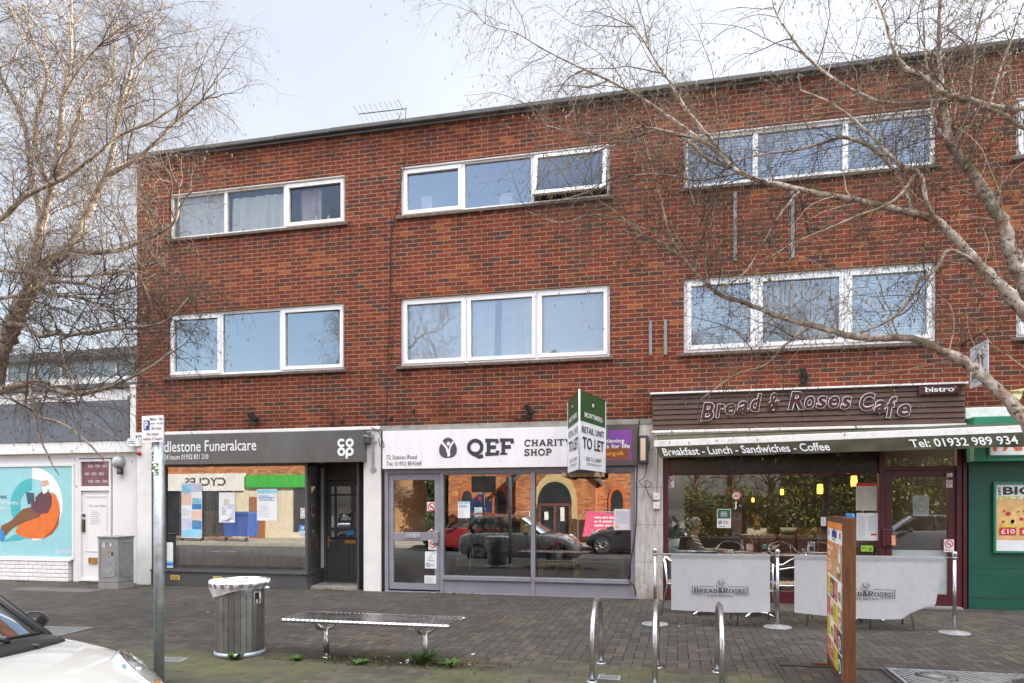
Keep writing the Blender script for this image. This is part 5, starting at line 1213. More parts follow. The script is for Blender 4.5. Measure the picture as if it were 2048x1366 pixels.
def banner(pa, pb, fx0, fx1, lb, sag, seed):
    t = thing('barrier_banner', lb, 'banner', pa.lerp(pb, 0.5)); rz = 0.925
    MB().tube([pa + Vector((0.03, 0, rz)), pb + Vector((-0.03, 0, rz))], 0.0095, 8).build('rail', M_steel, t)
    dirv = (pb - pa); m = MB(); nx, nz = 60, 26; vs = []; rg = random.Random(seed)
    for j in range(nz + 1):
        v = j / nz
        for i in range(nx + 1):
            u = i / nx; s = fx0 + (fx1 - fx0) * u
            if sag: s = fx0 + (fx1 - fx0) * (u * (1 - 0.02 * v - (0.26 * max(0, v - 0.80) / 0.20 + 0.05 * v) * u ** 6))
            p = pa + dirv * s; z = rz + 0.012 - 0.735 * v - (0.05 * math.sin(math.pi * min(1, u * 0.9)) * v if sag else 0.018 * math.sin(math.pi * u) * v)
            y = 0.012 * math.sin(u * 5 + seed) * v + 0.004 * math.sin((u * 28 + v * 5)) * (v * (1 - v) * 2) * (abs(u - 0.5) * 2) ** 2 + (-0.014 if v < 0.06 else 0)
            vs.append((p.x, p.y + y, z))
    m.add(vs, [(j * (nx + 1) + i, j * (nx + 1) + i + 1, (j + 1) * (nx + 1) + i + 1, (j + 1) * (nx + 1) + i) for j in range(nz) for i in range(nx)], 0, True)
    o = m.build('canvas', M_ban, t, fix=False)
    return t
def blogo(t, pa, pb, c0, w_, zc, seed=0):
    d = (pb - pa).normalized(); O = pa + (pb - pa) * c0 - d * w_ / 2; m = MB(); h = w_ * 0.34
    Mx = plane_M((O.x, O.y - 0.024, zc), d * w_, (0, 0, h)); r = lambda a, b, c_, d_: rect(m, a, b, c_, d_, 0, 0, Mx)
    for a, b, c_, d_ in ((0, 0.012, 0.18, 0.60), (0.988, 1, 0.18, 0.60), (0, 0.24, 0.16, 0.185), (0.76, 1, 0.16, 0.185), (0, 0.38, 0.585, 0.61), (0.64, 1, 0.585, 0.61)): r(a, b, c_, d_)
    slab(m, 'BREAD&ROSES', 0.035, 0.965, 0.24, 0.53, 0, wt=2.2, M=Mx, small={1, 2, 3, 4, 7, 8, 9, 10}); text(m, 'CAFE BISTRO', 0.27, 0.73, 0.06, 0.16, 0, M=Mx, bold=0.01)
    Mc = plane_M((O.x, O.y - 0.025, zc), d * h, (0, 0, h)); cup(m, 0.5 * w_ / h, 0.78, 0.2, 0, Mc)
    m.build('logo', M_ink, t, fix=False)
t = banner(q1, q2, 0.135, 0.94, 'left grey cafe barrier banner hanging straight', False, 1); blogo(t, q1, q2, 0.535, 0.70, 0.375)
t = banner(q2, q3, 0.10, 0.945, 'right grey cafe barrier banner with its lower corner curled under', True, 2); blogo(t, q2, q3, 0.50, 0.70, 0.375)

# aluminium cafe chairs and tables behind the barrier
M_alu = mat('polished aluminium', (0.72, 0.72, 0.73), 0.22, metal=1.0, var=0.06)
M_slatw = wood('ash slat', (0.20, 0.14, 0.09), (0.36, 0.27, 0.18), (12, 2, 12))
def chair(loc, rz, lb):
    t = thing('cafe_chair', lb, 'chair', loc, 'aluminium cafe chairs behind the barrier', rz)
    m = MB()
    for i in range(5): m.box(-0.21, 0.21, -0.19 + i * 0.08, -0.125 + i * 0.08, 0.445, 0.46)
    m.build('seat', M_slatw, t, bevel=0.004, local=True)
    m = MB()
    for i in range(4): m.box(-0.17, 0.17, 0.215 + i * 0.008, 0.23 + i * 0.008, 0.55 + i * 0.07, 0.60 + i * 0.07)
    m.build('backrest', M_slatw, t, bevel=0.004, local=True)
    m = MB(); m.tube([(-0.25, -0.22, 0.66)] + [(0.25 * math.cos(R(a)), 0.05 + 0.22 * math.sin(R(a)), 0.70 + 0.16 * max(0, math.sin(R(a)))) for a in range(180, -1, -15)] + [(0.25, -0.22, 0.66)], 0.012, 8); m.tube([(-0.22, -0.2, 0.44), (0.22, -0.2, 0.44), (0.22, 0.2, 0.44), (-0.22, 0.2, 0.44)], 0.011, 8, closed=True); m.build('arm_rail', M_alu, t, local=True)
    for sx_ in (-1, 1):
        MB().tube([(sx_ * 0.25, -0.22, 0.66), (sx_ * 0.24, -0.2, 0.44), (sx_ * 0.25, -0.25, 0.0)], 0.012, 8).build('leg', M_alu, t, local=True)
        MB().tube([(sx_ * 0.2, 0.24, 0.80), (sx_ * 0.21, 0.19, 0.44), (sx_ * 0.25, 0.28, 0.0)], 0.012, 8).build('leg', M_alu, t, local=True)
    return t
def table(loc, lb):
    t = thing('cafe_table', lb, 'table', loc, 'round aluminium cafe tables behind the barrier')
    MB().lathe([(0, 0.705), (0.29, 0.705), (0.30, 0.715), (0.30, 0.725), (0, 0.73)], n=30).build('tabletop', M_alu, t, local=True)
    MB().tube([(0, 0, 0.05), (0, 0, 0.71)], 0.03, 12).build('column', M_alu, t, local=True)
    m = MB()
    for k_ in range(4): a = R(45 + 90 * k_); m.tube([(0.03 * math.cos(a), 0.03 * math.sin(a), 0.07), (0.16 * math.cos(a), 0.16 * math.sin(a), 0.055), (0.29 * math.cos(a), 0.29 * math.sin(a), 0.012)], [0.03, 0.026, 0.014], 8)
    m.build('foot', M_alu, t, local=True); return t
tb = table((0.42, -1.45, 0), 'leftmost round cafe table behind the left banner'); dup(tb, (1.05, -1.5, 0), 0.3, 'round cafe table behind the right end of the left banner'); dup(tb, (2.45, -1.5, 0), 0.2, 'round cafe table behind the right banner')
ch = chair((1.50, -1.30, 0), R(-80), 'aluminium chair with wooden slats seen in the gap between the banners')
dup(ch, (0.98, -2.08, 0), R(185), 'aluminium chair behind the right end of the left banner'); dup(ch, (1.93, -1.95, 0), R(170), 'aluminium chair behind the left end of the right banner'); dup(ch, (2.62, -2.02, 0), R(178), 'aluminium chair whose legs show beneath the right banner by the menu board'); dup(ch, (0.05, -1.4, 0), R(90), 'aluminium chair beside the leftmost cafe table')

# menu board
t = thing('menu_board', 'tall double sided wooden menu board with photos of dishes in coloured panels', 'menu board', (1.42, -5.05, 0), rz=R(-5.6))
bx0, bx1, by0, by1, bh = 1.372, 1.467, -5.90, -4.62, 1.455
by0 = -5.93
m = MB(); m.box(bx0, bx1, by0, by0 + 0.055, 0.03, bh); m.box(bx0, bx1, by1 - 0.055, by1, 0.03, bh); m.box(bx0, bx1, by0 + 0.055, by1 - 0.055, bh - 0.05, bh); m.box(bx0, bx1, by0 + 0.055, by1 - 0.055, 0.08, 0.14)
m.box(bx0 + 0.02, bx1 - 0.02, by0 + 0.055, by1 - 0.055, 0.14, bh - 0.05); m.build('frame', M_wood2, t, bevel=0.004)
m = MB()
for yy in (by0 + 0.03, by1 - 0.03): m.box(bx0 - 0.12, bx1 + 0.12, yy - 0.025, yy + 0.025, 0.0, 0.03)
m.build('foot', M_wood2, t, bevel=0.004)
MC = [M_lprint, mat('orange menu print', (0.72, 0.24, 0.03), 0.5), mat('yellow menu print', (0.72, 0.52, 0.02), 0.5), mat('red menu print', (0.52, 0.07, 0.03), 0.5), mat('tan photo print', (0.50, 0.33, 0.17), 0.5, var=0.4, scale=25), mat('brown photo print', (0.20, 0.09, 0.04), 0.5, var=0.5, scale=30), mat('salad photo print', (0.14, 0.26, 0.06), 0.5, var=0.5, scale=30), mat('navy print', (0.03, 0.05, 0.22), 0.5), mat('cream photo print', (0.70, 0.60, 0.42), 0.5, var=0.25, scale=30), mat('dark photo print', (0.05, 0.04, 0.035), 0.5)]
ya_, yb_ = by1 - 0.055, by0 + 0.055; zA, zB = 0.14, bh - 0.05
Mx = plane_M((bx0 - 0.0015, ya_, zA), (0, yb_ - ya_, 0), (0, 0, zB - zA)); m = MB(); e = -0.0012
rect(m, 0, 1, 0, 1, 0.003, 0, Mx); rect(m, 0, 1, 0.955, 1, 0, 1, Mx)
rect(m, 0.36, 0.66, 0.895, 0.935, e, 7, Mx); 
for k_ in range(5): rect(m, 0.37 + k_ * 0.06, 0.41 + k_ * 0.06, 0.93, 0.945 + 0.012 * (k_ == 2), e, 7, Mx)
lines(m, 0.38, 0.66, 0.873, 0.888, e, 1, 7, M=Mx); rect(m, 0.08, 0.14, 0.90, 0.94, e, 3, Mx); rect(m, 0.84, 0.90, 0.90, 0.94, e, 3, Mx)
m.poly([Mx @ Vector(p) for p in ((0, 0, 0.62), (0.40, 0, 0.62), (0.55, 0, 0.86), (0, 0, 0.86))], 1); m.poly([Mx @ Vector(p) for p in ((0.41, 0, 0.62), (1, 0, 0.62), (1, 0, 0.86), (0.56, 0, 0.86))], 4)
text(m, 'BREAKFAST', 0.06, 0.46, 0.80, 0.83, 2 * e, 0, M=Mx, bold=0.02); text(m, 'DEAL', 0.12, 0.36, 0.755, 0.785, 2 * e, 0, M=Mx, bold=0.02); lines(m, 0.06, 0.38, 0.64, 0.73, 2 * e, 5, 0, seed=2, M=Mx)
ring(m, 0.62, 0.79, 0, 0.032, 2 * e, 3, M=Mx, sx=2.6 * 0.42); lines(m, 0.585, 0.655, 0.775, 0.805, 3 * e, 2, 0, M=Mx)
ring(m, 0.80, 0.67, 0, 0.04, 2 * e, 5, M=Mx, sx=3.0); ring(m, 0.80, 0.69, 0, 0.022, 3 * e, 8, M=Mx, sx=5.0); rect(m, 0.82, 0.93, 0.74, 0.82, 2 * e, 0, Mx); ring(m, 0.875, 0.82, 0, 0.018, 3 * e, 8, M=Mx, sx=3)
rgm = random.Random(6)
for r_ in range(4):
    z1_ = 0.60 - r_ * 0.152; z0_ = z1_ - 0.138
    for c_ in range(2):
        x0_ = 0.02 + c_ * 0.49; col = 2 if (r_ + c_) % 2 == 0 else 3
        rect(m, x0_, x0_ + 0.235, z0_, z1_, e, col, Mx); rect(m, x0_ + 0.235, x0_ + 0.47, z0_, z1_, e, (9, 0, 8, 4, 0, 9, 4, 9)[r_ * 2 + c_], Mx)
        ring(m, x0_ + 0.355, (z0_ + z1_) / 2 - 0.01, 0, 0.045, 2 * e, 0 if c_ else 8, M=Mx, sx=2.1); ring(m, x0_ + 0.355, (z0_ + z1_) / 2 - 0.01, 0, 0.034, 3 * e, (4, 5, 5, 8, 6, 4, 5, 6)[r_ * 2 + c_], M=Mx, sx=2.1)
        for q_ in range(7): ring(m, x0_ + 0.355 + rgm.uniform(-0.07, 0.07), (z0_ + z1_) / 2 - 0.01 + rgm.uniform(-0.025, 0.025), 0, rgm.uniform(0.006, 0.014), (4 + q_ * 0.1) * e, rgm.choice((3, 6, 8, 5, 2, 4)), M=Mx, sx=2, n=8)
        lines(m, x0_ + 0.025, x0_ + 0.2, z1_ - 0.035, z1_ - 0.012, 2 * e, 2, 3 if col == 2 else 2, seed=r_ * 3 + c_, M=Mx); lines(m, x0_ + 0.025, x0_ + 0.2, z0_ + 0.05, z1_ - 0.045, 2 * e, 4, 9 if col == 2 else 0, seed=9 + r_ * 3 + c_, M=Mx, fill=0.3); lines(m, x0_ + 0.1, x0_ + 0.2, z0_ + 0.012, z0_ + 0.03, 2 * e, 1, 9 if col == 2 else 0, M=Mx)
m.build('menu_sheet', MC, t, fix=False)
m = MB(); m.box(bx1 - 0.02, bx1 - 0.017, by0 + 0.055, by1 - 0.055, 0.14, bh - 0.05, 0); m.build('back_sheet', MC, t)
m = MB(); m.box(bx1 - 0.02, bx1 + 0.004, by0 + 0.1, by0 + 0.5, bh, bh + 0.03); m.build('clip', M_bluep, t, bevel=0.004)

# tree grille, pit frame, covers
t = thing('tree_grille', 'cast metal slotted tree grille flush with the paving around the right birch', 'tree grille', (2.95, -5.35, 0))
gx0, gx1, gy0, gy1 = 1.92, 3.95, -6.2, -4.70; m = MB(); frame_rect_xy = lambda x0, x1, y0, y1, w_, z0, z1: (m.box(x0, x1, y0, y0 + w_, z0, z1), m.box(x0, x1, y1 - w_, y1, z0, z1), m.box(x0, x0 + w_, y0 + w_, y1 - w_, z0, z1), m.box(x1 - w_, x1, y0 + w_, y1 - w_, z0, z1))
frame_rect_xy(gx0, gx1, gy0, gy1, 0.025, 0.003, 0.022); m.build('frame', M_galv, t)
m = MB(); tx, ty = 3.12, -5.2; nsl = 40
for i in range(nsl):
    xa = gx0 - 1.2 + i * 0.082
    pa, pb = Vector((xa, gy1 - 0.03, 0)), Vector((xa + 1.15, gy0 + 0.03, 0)); segs_ = []
    run = []
    for k_ in range(41):
        p = pa.lerp(pb, k_ / 40)
        ok = gx0 + 0.03 < p.x < gx1 - 0.03 and (p - Vector((tx, ty, 0))).length > 0.33 and (p - Vector((2.28, -4.95, 0))).length > 0.16
        if ok: run.append(p)
        if (not ok or k_ == 40) and len(run) > 1:
            a, b = run[0], run[-1]; d = (b - a).normalized(); nn_ = Vector((-d.y, d.x, 0)) * 0.018
            m.prism([a - nn_ + Vector((0, 0, 0.004)), b - nn_ + Vector((0, 0, 0.004)), b + nn_ + Vector((0, 0, 0.004)), a + nn_ + Vector((0, 0, 0.004))], (0, 0, 0.015)); 
        if not ok: run = []
m.build('bars', mat('worn grille metal', (0.34, 0.35, 0.36), 0.5, metal=0.6, var=0.25, dirt=0.3), t)
m = MB(); m.lathe([(0.15, 0.003), (0.155, 0.02), (0.09, 0.024), (0.085, 0.01)], (2.28, -4.95, 0), 24, 1); m.lathe([(0.086, 0.012), (0.0, 0.013)], (2.28, -4.95, 0), 20, 0); m.build('uplight', [M_galv, mat('dark ring', (0.10, 0.095, 0.09), 0.6)], t)
m = MB(); m.quad((gx0, gy0, 0.002), (gx1, gy0, 0.002), (gx1, gy1, 0.002), (gx0, gy1, 0.002)); m.build('pit_soil', mat('dark soil', (0.035, 0.03, 0.024), 1.0, var=0.4, scale=20), t)
t = thing('pit_edging', 'dark steel edging frame set in the paving left of the tree grille', 'edging', (1.45, -5.4, 0)); m = MB(); frame_rect_xy(0.92, 1.90, -6.3, -4.70, 0.035, 0.001, 0.012); m.build('frame', mat('dark steel edge', (0.035, 0.033, 0.03), 0.7), t)
for nm, lb, c0, sx_, sy_, rz in (('inspection_cover', 'large pale metal inspection cover in the paving behind the white car', G(60, 1262), 0.62, 0.30, 0.1), ('stopcock_cover', 'small metal stopcock cover beside the foot of the parking post', G(345, 1320), 0.13, 0.10, 0.2), ('stopcock_cover', 'small metal stopcock cover between the left and middle bike stands', G(1218, 1356), 0.10, 0.08, 0.0)):
    t = thing(nm, lb, 'metal cover', c0, rz=rz); m = MB(); frame_rect_xy(-sx_, sx_, -sy_, sy_, 0.02, 0.002, 0.008); m.build('rim', M_galv, t, local=True); m = MB(); m.box(-sx_ + 0.024, sx_ - 0.024, -sy_ + 0.024, sy_ - 0.024, 0.001, 0.005); m.build('lid', mat('worn cover', (0.12, 0.12, 0.12), 0.7, var=0.3, scale=18, bump=0.3), t, local=True)
t = thing('access_slab', 'dark concrete access slab in the paving by the opticians door', 'slab', G(120, 1178)); m = MB(); c0 = G(120, 1180); m.box(c0.x - 0.9, c0.x + 0.8, c0.y - 0.25, c0.y + 0.25, 0.002, 0.006); m.build('slab', mat('dark access slab', (0.095, 0.09, 0.08), 0.9, var=0.3, scale=8, dirt=0.4), t)

# weeds, moss tufts and leaf litter
rg = random.Random(21)
M_weed = mat('weed leaf', (0.06, 0.13, 0.02), 0.7, var=0.5, scale=20); M_grass = mat('moss and grass', (0.075, 0.11, 0.02), 0.8, var=0.4, scale=20)
def weed(c0, h, n_, lb, spread=0.12):
    m = MB()
    for i in range(n_):
        a = rg.uniform(0, 6.28); L = h * rg.uniform(0.5, 1.1); d = Vector((math.cos(a), math.sin(a), 0)); p = Vector(c0) + d * rg.uniform(0, spread * 0.4)
        tip = p + d * spread * rg.uniform(0.4, 1.2) + Vector((0, 0, L)); mid = p.lerp(tip, 0.55) + Vector((0, 0, L * 0.15)); s_ = Vector((-d.y, d.x, 0)) * rg.uniform(0.004, 0.014)
        m.add([p - s_ * 0.3, p + s_ * 0.3, mid + s_, mid - s_, tip], [(0, 1, 2, 3), (3, 2, 4)])
    tag(m.build('weed', M_weed, fix=False), lb, 'weed')
weed((-2.43, -5.42, 0), 0.12, 90, 'leafy green weed at the foot of the right bench leg', 0.16); weed((-2.15, -5.45, 0), 0.06, 40, 'low green weed to the right of the bench', 0.14); weed((-3.05, -5.6, 0), 0.05, 40, 'small weed under the middle of the bench', 0.1); weed((-4.35, -5.68, 0), 0.07, 50, 'green weed growing at the foot of the litter bin', 0.09); weed((-0.2, -5.0, 0), 0.04, 30, 'small weed by the back foot of the middle bike stand', 0.06); weed((-3.75, -5.55, 0), 0.04, 40, 'small weed between the litter bin and the bench', 0.1)
m = MB()
for i in range(270):
    if i < 170: p = Vector((rg.uniform(-10.3, 4.2), rg.gauss(-0.10, 0.03), 0)); p.x = rg.choice((-4.05, -3.7, -9.9, -11.3, -13, -6.2)) + rg.gauss(0, 0.16)
    else: p = Vector((rg.gauss(-2.9, 0.8), rg.gauss(-5.5, 0.16), 0))
    for b in range(3):
        a = rg.uniform(0, 6.28); h = rg.uniform(0.015, 0.06); d = Vector((math.cos(a), math.sin(a), 0)) * 0.006; tip = p + Vector((rg.gauss(0, 0.02), rg.gauss(0, 0.02), h)); m.add([p - d, p + d, tip], [(0, 1, 2)])
tag(m.build('grass_tufts', M_grass, fix=False), 'thin grass and moss growing in the paving joints', 'grass', kind='stuff')
m = MB()
for i in range(230):
    if i < 150: p = Vector((rg.gauss(-2.5, 0.55), rg.gauss(-5.35, 0.16), 0.006))
    else: p = Vector((rg.uniform(-8, 4), rg.uniform(-7, -0.3), 0.006))
    a = rg.uniform(0, 6.28); L = rg.uniform(0.012, 0.035); d = Vector((math.cos(a), math.sin(a), 0)) * L; s_ = Vector((-d.y, d.x, 0)) * 0.5
    m.add([p - d, p - s_ + Vector((0, 0, rg.uniform(0, 0.01))), p + d + Vector((0, 0, rg.uniform(0, 0.014))), p + s_ + Vector((0, 0, rg.uniform(0, 0.008)))], [(0, 1, 2, 3)], rg.choice((0, 0, 0, 0, 0, 1, 0, 1, 2)) if i % 3 == 0 else 0)
tag(m.build('leaf_litter', [mat('dead leaf', (0.12, 0.06, 0.03), 0.9, var=0.4), mat('pale dead leaf', (0.30, 0.20, 0.11), 0.9, var=0.3), M_paper], fix=False), 'scattered dead leaves and litter on the paving', 'leaf litter', kind='stuff')
# ================================================================ BIRCHES
def bark_mat(name, stops, moss=0.3):
    n = NT(name); p = n.obj(); mp = n.n('Mapping'); n.l(p, mp.inputs[0]); mp.inputs['Scale'].default_value = (1, 1, 0.6)
    a = n.noise(mp.outputs[0], 7.0, 6, 0.65); b = n.noise(p, 17.0, 6, 0.7); g = n.noise(p, 2.7, 5, 0.6)
    c = n.ramp(a, stops)
    c = n.mix(n.rng(n.noise(p, 4.5, 6, 0.7), 0.55, 0.62, 0, 0.75), c, (0.30, 0.17, 0.11))
    c = n.mix(n.rng(b, 0.55, 0.60, 0, 0.9), c, (0.04, 0.032, 0.027))
    x, y, z = n.sep(n.n('NewGeometry').outputs['Normal'])
    k = n.rng(n.M('ADD', g, n.M('MULTIPLY', z, 0.10)), 0.52, 0.66, 0, moss)
    c = n.mix(k, c, n.mix(b, (0.045, 0.05, 0.02), (0.15, 0.15, 0.065)))
    n.base(c); n.rough(0.9); n.bump(n.M('ADD', a, b), 0.8, 0.02); return n.m
M_barkL = bark_mat('grey birch bark', [(0.28, (0.12, 0.095, 0.075)), (0.42, (0.27, 0.225, 0.185)), (0.58, (0.40, 0.34, 0.285)), (0.75, (0.58, 0.52, 0.46))], 0.5)
M_barkR = bark_mat('peeling birch bark', [(0.30, (0.09, 0.062, 0.048)), (0.42, (0.27, 0.20, 0.155)), (0.52, (0.44, 0.36, 0.29)), (0.66, (0.62, 0.57, 0.51))], 0.8)
M_twig = mat('brown twig', (0.095, 0.066, 0.052), 0.85, var=0.35, scale=2.0)
M_pale = mat('pale twig', (0.42, 0.33, 0.255), 0.85, var=0.3, scale=6)  # pale twigs, their tone warmed and lightened to suggest sunlight
M_catk = mat('catkin', (0.13, 0.11, 0.035), 0.9, var=0.4, scale=3)

def smooth(P0, sub=5):
    out = []
    for i in range(len(P0) - 1):
        a, b, c_, d = P0[max(0, i - 1)], P0[i], P0[i + 1], P0[min(len(P0) - 1, i + 2)]
        for s in range(sub):
            u = s / sub; out.append(0.5 * ((2 * b) + (c_ - a) * u + (2 * a - 5 * b + 4 * c_ - d) * u * u + (3 * b - a - 3 * c_ + d) * u ** 3))
    out.append(P0[-1]); return np.array(out)
def limb(pts, rng_, wob=0.12, rs=1.0, ts=1.0):
    """pts: (px, py, depth, half width in px)  ->  smooth world polyline and radii"""
    P0 = np.array([list(D(a, b, t * ts)) + [r * rs * t * ts / FPX] for a, b, t, r in pts]); q = smooth(P0, 6)
    for i in range(1, len(q) - 1): q[i, :3] += rng_.normal(0, 1, 3) * q[i, 3] * wob; q[i, 3] *= 1 + rng_.normal(0, 0.03)
    return q
def tubes(paths, radii, sides, mi, acc):
    """many equal-length polylines -> triangulated tubes, vectorised; paths (M,k,3), radii (M,k)"""
    Mn, k, _ = paths.shape
    tan = np.gradient(paths, axis=1); tan /= np.linalg.norm(tan, axis=2, keepdims=True) + 1e-9
    ref = np.tile(np.array([0.31, 0.52, 0.79]), (Mn, k, 1)); u = np.cross(tan, ref); u /= np.linalg.norm(u, axis=2, keepdims=True) + 1e-9; v = np.cross(tan, u)
    ang = np.arange(sides) * 2 * math.pi / sides
    vs = paths[:, :, None, :] + radii[:, :, None, None] * (u[:, :, None, :] * np.cos(ang)[None, None, :, None] + v[:, :, None, :] * np.sin(ang)[None, None, :, None])
    base = np.arange(Mn)[:, None, None] * k * sides + np.arange(k - 1)[None, :, None] * sides; j = np.arange(sides)[None, None, :]; j2 = (j + 1) % sides
    f = np.stack(np.broadcast_arrays(base + j, base + j2, base + sides + j2, base + sides + j), -1).reshape(-1, 4)
    acc.append((vs.reshape(-1, 3), f, mi))
def build_np(name, acc, mats, parent):
    off = 0; V = []; F = []; Mi = []
    for v, f, mi in acc: V.append(v); F.append(f + off); Mi.append(np.full(len(f), mi)); off += len(v)
    V = np.concatenate(V); F = np.concatenate(F); Mi = np.concatenate(Mi)
    V = V - np.array(parent.location)
    me = bpy.data.meshes.new(name); me.vertices.add(len(V)); me.vertices.foreach_set('co', V.ravel().astype(np.float32))
    me.loops.add(F.size); me.loops.foreach_set('vertex_index', F.ravel().astype(np.int32)); me.polygons.add(len(F)); me.polygons.foreach_set('loop_start', (np.arange(len(F)) * 4).astype(np.int32))
    me.polygons.foreach_set('material_index', Mi.astype(np.int32)); me.polygons.foreach_set('use_smooth', np.ones(len(F), bool)); me.update(calc_edges=True)
    for m_ in mats: me.materials.append(m_)
    o = bpy.data.objects.new(name, me); C.objects.link(o); o.parent = parent; return o
def grow(par, prad, per, Lr, r0, rg, up=0.0, droop=0.5, side=0.8, k=6, start=0.15, tip=0.3):
    """children along each parent polyline"""
    Mn, kk, _ = par.shape; M2 = Mn * per
    pi = np.repeat(np.arange(Mn), per); s = (start + (1 - start) * rg.random(M2)) * (kk - 1); i0 = np.clip(np.floor(s).astype(int), 0, kk - 2); fr = (s - i0)[:, None]
    b = par[pi, i0] * (1 - fr) + par[pi, i0 + 1] * fr; tn = par[pi, i0 + 1] - par[pi, i0]; tn /= np.linalg.norm(tn, axis=1, keepdims=True) + 1e-9
    rd = rg.normal(0, 1, (M2, 3)); rd -= tn * (rd * tn).sum(1, keepdims=True); rd /= np.linalg.norm(rd, axis=1, keepdims=True) + 1e-9
    d = tn * (1 - side * 0.5) + rd * side + np.array([0, 0, up]); d /= np.linalg.norm(d, axis=1, keepdims=True)
    L = Lr[0] + (Lr[1] - Lr[0]) * rg.random(M2); out = np.empty((M2, k, 3)); out[:, 0] = b; st = (L / (k - 1))[:, None]
    for j in range(1, k):
        d = d + rg.normal(0, 0.16, (M2, 3)) + np.array([0, 0, -1.0]) * droop * (j / k) * 0.5; d /= np.linalg.norm(d, axis=1, keepdims=True); out[:, j] = out[:, j - 1] + d * st
    rb = np.minimum(r0 * (0.7 + 0.6 * rg.random(M2)), prad[pi, i0] * 0.75); rad = rb[:, None] * np.linspace(1, tip, k)[None, :]
    return out, rad
def resample(q, n):
    s = np.linspace(0, len(q) - 1, n); i = np.clip(np.floor(s).astype(int), 0, len(q) - 2); f = (s - i)[:, None]; return q[i] * (1 - f) + q[i + 1] * f
def birch(name, lb, base, limbs, bark, seed, spec, pale_frac=0.2):
    rg = np.random.default_rng(seed); t = thing(name, lb, 'tree', base); acc = []; L = [limb(l, rg, rs=spec['rs'], ts=spec.get('ts', 1.0)) for l in limbs]
    for q in L:
        q2 = q[None]; tubes(q2[:, :, :3], q2[:, :, 3], 10, 0, acc)
    # scars and knots on the limbs
    build_np('trunk', acc, [bark], t); acc = []
    prs = []; prr = []
    for q in L:
        ln = np.linalg.norm(np.diff(q[:, :3], axis=0), axis=1).sum(); n_ = max(1, int(ln / 0.55))
        for a in range(n_):
            i0 = int(a * (len(q) - 1) / n_); i1 = max(i0 + 1, int((a + 1) * (len(q) - 1) / n_)); seg = resample(q[i0:i1 + 1], 6)
            if seg[:, 2].mean() < 2.7: continue
            prs.append(seg[:, :3]); prr.append(seg[:, 3])
    prs, prr = np.array(prs), np.array(prr)
    s0, r0 = grow(prs, prr, spec['n0'], spec['L0'], spec['r0'], rg, spec.get('up', 0.5), spec.get('dr0', 0.1), 0.9, 9, 0.0, 0.25)
    s1, r1 = grow(s0, r0, spec['n1'], spec['L1'], spec['r1'], rg, 0.1, spec['dr1'], 0.85, 8)
    sx, rx = grow(prs, prr, spec['nx'], spec['L1'], spec['r1'], rg, 0.0, spec['dr1'], 1.0, 8, 0.0); s1 = np.concatenate([s1, sx]); r1 = np.concatenate([r1, rx])
    s2, r2 = grow(s1, r1, spec['n2'], spec['L2'], spec['r2'], rg, 0.0, spec['dr2'], 0.8, 6)
    s3, r3 = grow(s2, r2, spec['n3'], (0.05, 0.22), spec['r2'] * 0.8, rg, 0.0, 0.5, 0.8, 4)
    npale = int(len(s0) * pale_frac); tubes(s0[:npale], r0[:npale], 5, 1, acc); tubes(s0[npale:], r0[npale:], 5, 0, acc)
    tubes(s1, r1, 4, 0, acc); tubes(s2, r2, 3, 0, acc); tubes(s3, r3, 3, 0, acc)
    # catkins hang in twos and threes from the twig ends
    ends = np.concatenate([s2[:, -1], s3[:, -1]]); pick = ends[rg.random(len(ends)) < spec['cat']]; pick = np.repeat(pick, 2, 0) + rg.normal(0, 0.004, (len(pick) * 2, 3))
    cl = 0.025 + 0.025 * rg.random(len(pick)); cd = np.stack([rg.normal(0, 0.35, len(pick)), rg.normal(0, 0.35, len(pick)), -np.ones(len(pick))], 1); cd /= np.linalg.norm(cd, axis=1, keepdims=True)
    cp_ = pick[:, None, :] + cd[:, None, :] * cl[:, None, None] * np.linspace(0, 1, 4)[None, :, None]; tubes(cp_, np.tile(np.array([0.0012, 0.0034, 0.0034, 0.001]), (len(pick), 1)), 4, 2, acc)
    build_np('crown', acc, [M_twig, M_pale, M_catk], t); return t

